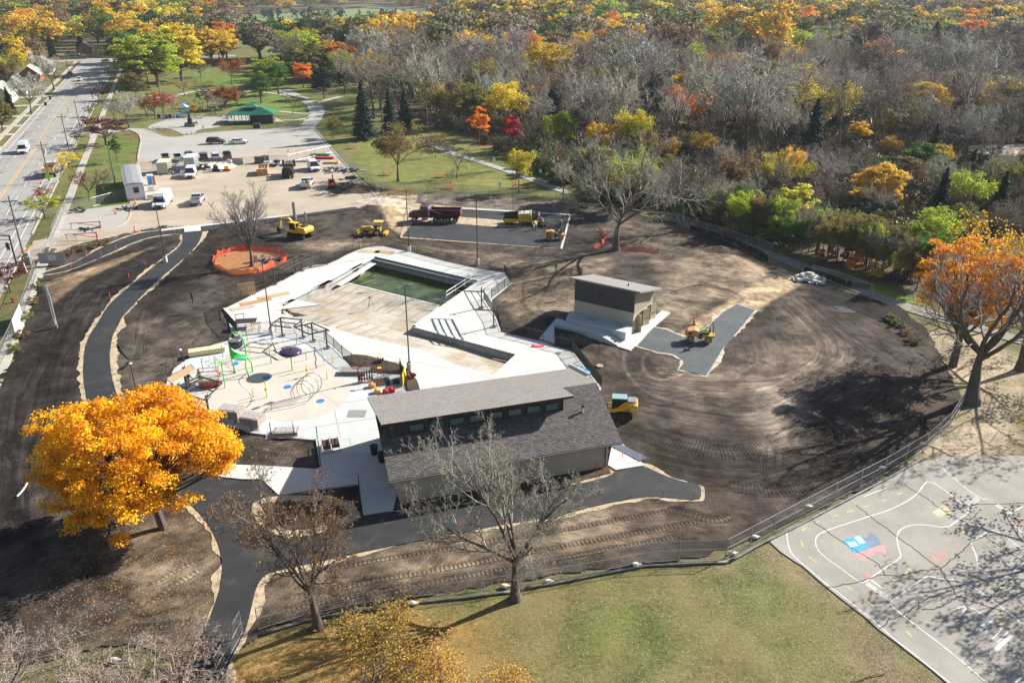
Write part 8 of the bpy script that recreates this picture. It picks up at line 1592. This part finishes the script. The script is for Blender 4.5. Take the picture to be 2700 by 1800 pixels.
# houses ----------------------------------------------------------------
HS = [(119,76,'grey','white'),(205,96,'grey','white'),(64,168,'brown','grey'),(86,212,'pale','brick'),(47,245,'grey','white'),(8,268,'green grey','pale green'),(20,208,'black','grey'),(116,190,'grey','blue grey'),(226,140,'dark brown','brown'),(1245,95,'grey','pale'),(1150,100,'pale','white'),(1132,30,'grey','grey'),(1180,28,'dark','white'),(1256,45,'blue','pale blue'),(757,22,'grey','grey'),(906,14,'green','white'),(1368,62,'dark','white'),(1636,66,'green','dark blue'),(1568,84,'grey','white'),(1726,28,'pale','white'),(1765,100,'blue','white'),(1478,84,'grey','grey'),(2202,116,'dark','grey'),(2240,132,'brown','white'),(2417,72,'blue','grey'),(2566,66,'brown','grey'),(2393,94,'grey','white'),(2328,158,'grey','white'),(2548,90,'pale','pale blue'),(1590,50,'dark','brown'),(2290,60,'grey','white'),(2480,50,'pale','white'),(40,30,'grey','white')]
HCOL = {'grey': (.22,.22,.23),'brown': (.24,.15,.12),'pale': (.5,.49,.46),'green grey': (.3,.33,.29),'black': (.04,.04,.05),'dark brown': (.09,.06,.05),'dark': (.09,.09,.1),'blue': (.16,.22,.32),'green': (.06,.16,.13),'white': (.72,.72,.70),'brick': (.28,.10,.07),'pale green': (.48,.56,.48),'blue grey': (.3,.35,.4),'pale blue': (.5,.6,.7),'dark blue': (.06,.1,.16)}
for i,(u,v,rc,wc) in enumerate(HS):
    p = g(u,v); rz = (SA_ if u < 300 else math.radians(R.choice((20,110,25,115)))); t = thing('house','','house',p,rz,'houses beyond the park and wood'); t['label'] = '%s house with %s roof %s' % (wc,rc,wood_place(u,v).replace('wood','trees') if v > 95 else 'among the far trees ' + wood_place(u,v)[17:])
    L,Wd_,h = R.uniform(11,15),R.uniform(7.5,9),R.choice((3.,5.2)) if u > 300 or v < 180 else 3.1; k = .85 * Wd_ / 2; wmm = mat('hw_' + wc.replace(' ',''),HCOL[wc],.8,.08); rm = mat('hr_' + rc.replace(' ',''),HCOL[rc],.85,.2,2)
    MB().side([(-Wd_ / 2,0),(-Wd_ / 2,h),(0,h + k - .1),(Wd_ / 2,h),(Wd_ / 2,0)],-L / 2,L / 2).build('wall',wmm,t).matrix_local = swapm
    for s in (-1,1): MB().side([(0,h + k),(s * (Wd_ / 2 + .5),h - .42),(s * (Wd_ / 2 + .5),h - .25),(0,h + k + .18)],-L / 2 - .4,L / 2 + .4).build('roof',rm,t).matrix_local = swapm
    MB().box(L * .2,L * .2 + .8,.3,1.1,h,h + k + 1.1).build('chimney',mat('hw_brick',HCOL['brick']),t)
    for s in (-1,1):
        for q in range(4):
            f = MB().box(-L / 2 + 1.3 + q * (L - 2.6) / 3 - .55,-L / 2 + 1.3 + q * (L - 2.6) / 3 + .55,s * (Wd_ / 2 + .02) - .03,s * (Wd_ / 2 + .02) + .03,h - 1.7,h - .6).build('window',GLS,t)
        MB().box(s * (L / 2 + .02) - .03,s * (L / 2 + .02) + .03,-.6,.6,h - 1.2,h + .1).build('window',GLS,t)
    mtree.append((p.x,p.y)); d = p.xy.normalized(); mtree += [(p.x - d.x * q,p.y - d.y * q) for q in ((8,15) if v > 140 else (9,18,28,38,50,62,75))]
# duplicates among the house labels are told apart by their place
def dedupe(objs):
    D = {}
    for o in objs: D.setdefault(o['label'],[]).append(o)
    for l,os in D.items():
        if len(os) > 1:
            os.sort(key=lambda o: proj(o.location)[0])
            for i,o in enumerate(os): o['label'] = l + ((', %s from left' % NUMW[i]) if i else ', leftmost')
dedupe([o for o in bpy.data.objects if o.name.startswith('house')])
# cemetery ----------------------------------------------------------------
CEM = px([(640,118),(625,80),(650,40),(760,36),(960,22),(1190,30),(1230,52),(1130,62),(960,66),(870,78),(830,100),(790,118),(700,130)],1)
struct(MB().prism(CEM,-.2,.05).build('cemetery_lawn',mat('cemetery_grass',(.15,.21,.06),.95,.3,.05)))
rr = random.Random(31); bx = [min(p.x for p in CEM),max(p.x for p in CEM),min(p.y for p in CEM),max(p.y for p in CEM)]
gs = MB().box(-.7,.7,-.25,.25,0,.25).box(-.5,.5,-.15,.15,.25,1.2); gsm = gs.build('gravestone',mat('gravestone_grey',(.30,.28,.27),.6)); gsn = []
pts = []
while len(pts) < 355:
    u,v = rr.uniform(632,1180),rr.uniform(30,116); p = g(u,v)
    if inpoly(np.array([p.x]),np.array([p.y]),CEM)[0]: pts.append((p,u,v))
for i,(p,u,v) in enumerate(pts[:260]):
    o = gsm if i == 0 else gsm.copy()
    if i: COL.objects.link(o)
    o.location = p; s = rr.uniform(1.1,1.9); o.scale = (s,s,s); tag(o,'small grey gravestone on the bright cemetery lawn beyond the park','gravestone','gravestones on the cemetery lawn')
CS = []
for i,(p,u,v) in enumerate(pts[260:]):
    k = 'column' if i % 3 == 0 else 'clipped'; o = tree(k,'dark green',p,rr.uniform(5.5,10),None,None,'clipped_shrub',1.1 if k == 'column' else 1.0); TREES.pop(); o['label'] = ('dark narrow clipped evergreen' if k == 'column' else 'dark round clipped evergreen') + (' in the front part of the cemetery' if v > 70 else ' at the back of the cemetery'); o['group'] = 'clipped evergreens in the cemetery'; CS.append(o)
dedupe(CS)
# the wood ----------------------------------------------------------------
NO = [px([(100,720),(200,330),(290,200),(190,190),(0,300),(0,500)],1),px([(290,345),(380,250),(520,235),(860,250),(1010,345),(1230,360),(1330,430),(1500,520),(1700,560),(1850,600),(2050,670),(2200,730),(2420,800),(2760,860),(2760,1800),(-100,1900),(-100,700),(100,560)],1),[fs(-100,-34),fs(-100,4),fs(350,4),fs(350,-34)],CEM,px([(450,180),(740,165),(700,250),(450,250)],1),px([(615,40),(640,150),(960,150),(1130,110),(1250,80),(1230,36)],1),[fs(340,-130),fs(340,70),fs(362,70),fs(362,-130)]]
rr = random.Random(77); cells = {}; S = 4.6
def okp(x,y,r):
    ci,cj = int(x // 12),int(y // 12)
    for a in (-1,0,1):
        for b_ in (-1,0,1):
            for (q,w_) in cells.get((ci + a,cj + b_),()):
                if (q - x) ** 2 + (w_ - y) ** 2 < r * r: return False
    return True
def addp(x,y): cells.setdefault((int(x // 12),int(y // 12)),[]).append((x,y))
for x,y in mtree: addp(x,y)
cand = []
for _ in range(42000):
    y = 140 + 480 * rr.random() ** .8; x = rr.uniform(-.72,.72) * y
    u,v = proj((x,y,0))
    if not (-130 < u < 2830 and v > 40): continue
    dens = 1.0
    if okp(x,y,(6.8 + (y - 140) * .016) * (1.0 if u > 900 else 1.1)) : addp(x,y); cand.append((x,y,u,v))
X = np.array([c[0] for c in cand]); Y = np.array([c[1] for c in cand]); bad = np.zeros(len(X),bool)
for P in NO: bad |= inpoly(X,Y,P)
cand = [c for c,b_ in zip(cand,bad) if not b_]; cand.sort(key=lambda c: c[1])
cnt = {'bare_tree': sum(1 for m_ in ML if m_[3][:4] == 'bare') + 8,'autumn_tree': sum(1 for m_ in ML if m_[3][:4] != 'bare') + 8,'spruce_tree': 10}; over = []
for x,y,u,v in cand:
    q = rr.random(); right = u > 900
    n1 = float(fbm(np.array([x]),np.array([y]),60.,91,3)[0]); barep = .58 if (right and v > 170) else (.38 if right and v > 110 else .2)
    if u > 2100 and 170 < v < 330: barep = .8
    if q < barep:
        key = rr.choice(('bareF','bareG','bareF','bareH','bareC') if v < 300 else ('bareH','bareH','bareA','bareB','bareC')); colr = rr.choice(('grey','grey','brown','brown','purple grey')) if u < 2250 else rr.choice(('brown','purple grey','grey')); H = 12 + 15 * rr.random() ** 1.6 if v < 400 else rr.uniform(12,18); kd = 'bare_tree'; wd = rr.uniform(.9,1.15)
    elif q > .955: key = rr.choice(('spruceA','spruceB')); colr = 'dark green'; H = rr.uniform(9,15); kd = 'spruce_tree'; wd = 1.2
    else:
        if right and v > 170: key = rr.choice(('sparseA','sparseB','sparseC','sparseB','denseB')); colr = rr.choice(('olive','olive','tan','green','olive','golden','golden','lime','tan','yellow','orange')); H = rr.uniform(10,17) + (3 if v < 230 else 0)
        else: key = rr.choice(('denseA','denseB','denseC','sparseA','sparseB')); colr = rr.choice(('olive','golden','yellow','green','green','orange','tan','lime','green','dark green','golden','yellow')); H = rr.uniform(12,18) + (4 if v < 200 else 0)
        kd = 'autumn_tree'; wd = rr.uniform(1.,1.35)
    if v > 440 and right: H = rr.uniform(7,12)
    cnt[kd] = cnt.get(kd,0) + 1
    if cnt[kd] > 298: over.append((x,y,H,RCOL[colr] if kd != 'bare_tree' else rr.choice(((.30,.26,.17),RCOL['olive'],RCOL['tan'],(.20,.21,.08),RCOL['golden'])))); continue
    tree(key,colr,(x,y,-.05),H,None,None,kd,wd,auto=True)
AT = []
for e_ in TREES:
    if not e_ or not e_[0].get('group','').endswith('in the wood'): continue
    o,colr,kd,H = e_; u,v = proj(o.location); size = 'small' if H < 9 else 'tall' if H > 14.5 else 'medium'
    kn = {'bare_tree': 'bare tree','autumn_tree': 'leafy tree','spruce_tree': 'spruce'}[kd]; o['label'] = '%s %s %s %s' % (size,colr,kn,wood_place(u,v)); AT.append(o)
dedupe(AT)
print('TREES',len(AT),cnt,'over',len(over))
# masses that nobody could count ------------------------------------------
def gn_scatter(name,pts,protos,matr,label,cat):
    "points carrying scale, turn and colour; instances a few plant meshes"
    P = np.array([[x,y,z] for x,y,z,*_ in pts],np.float32); me = bpy.data.meshes.new(name); me.vertices.add(len(P)); me.vertices.foreach_set('co',P.ravel())
    for nm,ty,f in (('sc','FLOAT_VECTOR',lambda q: q[3]),('rt','FLOAT_VECTOR',lambda q: (0,0,rr.uniform(0,6.28))),('tc','FLOAT_COLOR',lambda q: (*q[4],1))):
        A = me.attributes.new(nm,ty,'POINT'); A.data.foreach_set('vector' if ty == 'FLOAT_VECTOR' else 'color',np.array([f(q) for q in pts],np.float32).ravel())
    cl = bpy.data.collections.new(name + '_kinds')
    for i,(tm,cms) in enumerate(protos):
        m2 = cms.copy(); m2.materials.clear(); m2.materials.append(matr); o = bpy.data.objects.new('kind',m2); cl.objects.link(o)
    o = link(name,me); gt2 = bpy.data.node_groups.new(name,'GeometryNodeTree'); gt2.interface.new_socket('Geometry',in_out='INPUT',socket_type='NodeSocketGeometry'); gt2.interface.new_socket('Geometry',in_out='OUTPUT',socket_type='NodeSocketGeometry')
    N = gt2.nodes; gi,go = N.new('NodeGroupInput'),N.new('NodeGroupOutput'); ip = N.new('GeometryNodeInstanceOnPoints'); ci = N.new('GeometryNodeCollectionInfo'); ci.inputs[0].default_value = cl; ci.inputs[1].default_value = True; ci.inputs[2].default_value = True
    s_,r_ = N.new('GeometryNodeInputNamedAttribute'),N.new('GeometryNodeInputNamedAttribute'); s_.data_type = r_.data_type = 'FLOAT_VECTOR'; s_.inputs[0].default_value = 'sc'; r_.inputs[0].default_value = 'rt'
    L = gt2.links.new; L(gi.outputs[0],ip.inputs['Points']); L(ci.outputs[0],ip.inputs['Instance']); ip.inputs['Pick Instance'].default_value = True; L(s_.outputs[0],ip.inputs['Scale']); L(r_.outputs[0],ip.inputs['Rotation']); L(ip.outputs[0],go.inputs[0])
    md = o.modifiers.new('scatter','NODES'); md.node_group = gt2; return stuff(o,label,cat)
far = [(x,y,0,(H / 12 * 1.1,) * 3,c) for x,y,H,c in over]
FC = [RCOL[k] for k in ('olive','golden','yellow','green','tan','green','yellow','dark green','lime','tan','olive','olive','golden','tan')] + [(.24,.20,.15),(.60,.28,.05),(.26,.23,.17)]
for _ in range(4300):
    y = 610 + 1600 * rr.random() ** 1.25; x = rr.uniform(-.68,.68) * y; u,v = proj((x,y,0))
    if u < -100 or u > 2800 or not okp(x,y,11): continue
    c = rr.choice(FC) if u < 1300 or rr.random() < .5 else rr.choice((RCOL['yellow'],RCOL['golden'],RCOL['olive'],(.22,.18,.14),RCOL['tan'])); z = float(HILL(np.array([x]),np.array([y]))[0]); s = rr.uniform(1.4,2.5); far.append((x,y,z - .3,(s * 1.15,s * 1.15,s),c))
fx,fy = np.array([q[0] for q in far]),np.array([q[1] for q in far]); kb = ~inpoly(fx,fy,CEM); kb &= ~inpoly(fx,fy,px([(612,40),(620,150),(960,150),(1130,110),(1250,80),(1230,36)],1))
far = [q for q,k in zip(far,kb) if k]
gn_scatter('distant_wood',far,[(PR['farA'][0],PR['farA'][1][0][1]),(PR['farB'][0],PR['farB'][1][0][1])],FARL,'unbroken mass of autumn trees running to the horizon','distant trees')
TWF = leaf_mat('far_twig','inst',0,.3)
WP = WOOD; ug = []
for _ in range(9000):
    y = 130 + 320 * rr.random(); x = rr.uniform(-.1,.68) * y; ug.append((x,y))
ux,uy = np.array([q[0] for q in ug]),np.array([q[1] for q in ug]); kb = inpoly(ux,uy,px([(1000,215),(1040,325),(1230,350),(1330,415),(1440,470),(1530,520),(1700,550),(1840,585),(2050,655),(2200,718),(2400,780),(2900,880),(3100,300),(2700,100),(1000,100)],1))
kb &= ~inpoly(ux,uy,px([(2500,375),(2760,375),(2760,440),(2600,440)],1))
UG = []
for (x,y),k in zip(ug,kb):
    if not k: continue
    u,v = proj((x,y,0)); edge = v > (470 + (u - 1700) * .28 if u > 1700 else 430)
    c = rr.choice((RCOL['green'],RCOL['olive'],RCOL['green'],(.13,.20,.04),RCOL['tan'])) if edge else rr.choice(((.13,.10,.08),(.18,.14,.11),(.26,.21,.17),(.12,.11,.06),(.20,.17,.08),(.10,.13,.045),RCOL['olive'])); s = rr.uniform(.5,1.3) * (1.3 if edge else 1); UG.append((x,y,-.1,(s,s,s * rr.uniform(.7,1.2)),c))
gn_scatter('undergrowth',UG,[(PR['shrubA'][0],PR['shrubA'][1][0][1]),(PR['brush'][0],PR['brush'][1][0][1]),(PR['brush'][0],PR['brush'][1][0][1]),(PR['brush'][0],PR['brush'][1][0][1])],TWF,'tangled brown and green undergrowth filling the wood floor','undergrowth')
SHB = []
for i in range(95):
    f = rr.random(); a,b_ = g(1830,588),g(2420,775); q = a.lerp(b_,f); q += Vector((rr.uniform(1,9) * .4,rr.uniform(1,9),0)); k = rr.choice(('sparseB','sparseC','bareC','sparseB','bareH')); colr = rr.choice(('lime','green','olive','olive','tan','lime')) if k[:4] != 'bare' else 'grey'; H = rr.uniform(4.5,8.5)
    o = tree(k,colr,(q.x,q.y,-.05),H,None,None,'edge_tree',1.0); TREES.pop(); u,v = proj(o.location); o['group'] = 'thicket trees along the trail'; o['label'] = '%s %s thicket tree %s' % ('low' if H < 6.3 else 'taller',colr,'beside the upper black silt fence' if u < 2020 else 'at the break in the trail' if u < 2130 else 'behind the rock pile' if u < 2230 else 'at the lower trail end'); SHB.append(o)
for u,v,c in ((2255,715,'orange'),(2310,735,'golden'),(2365,745,'maroon'),(2180,690,'rust'),(2240,690,'maroon'),(2405,735,'golden')): o = tree('shrubA',c,g(u,v),2.6,None,None,'shrub'); TREES.pop(); o['group'] = 'bright shrubs at the wood foot'; o['label'] = '%s shrub at the foot of the wood by the trail' % c; SHB.append(o)
for i,(u,v,k) in enumerate(((120,688,0),(150,680,0),(180,672,1),(215,662,0),(245,655,1),(275,647,0),(100,760,0),(88,800,1),(75,840,0),(55,890,1),(40,925,0),(130,668,1),(2365,860,0),(2390,880,1),(2345,845,0),(2410,905,1))): o = tree('shrubA','tan' if k else 'olive',g(u,v),1.0,None,None,'shrub',1.5); TREES.pop(); o['group'] = 'rough scrub clumps'; o['label'] = 'low %s scrub clump %s' % ('tan' if k else 'olive','above the upper path arm' if v < 700 else 'along the left fence' if u < 150 else 'by the oak fence'); SHB.append(o)
dedupe(SHB)
# air ----------------------------------------------------------------
HZ = bpy.data.materials.new('haze'); HZ.use_nodes = True; t_ = HZ.node_tree; t_.nodes.clear(); ou = t_.nodes.new('ShaderNodeOutputMaterial'); pv = t_.nodes.new('ShaderNodeVolumePrincipled'); pv.inputs['Color'].default_value = (.80,.88,1,1); pv.inputs['Density'].default_value = .00010; pv.inputs['Anisotropy'].default_value = .2; t_.links.new(pv.outputs[0],ou.inputs['Volume'])
hz = stuff(MB().box(-3700,3700,-260,4600,-8,90).build('haze',HZ))
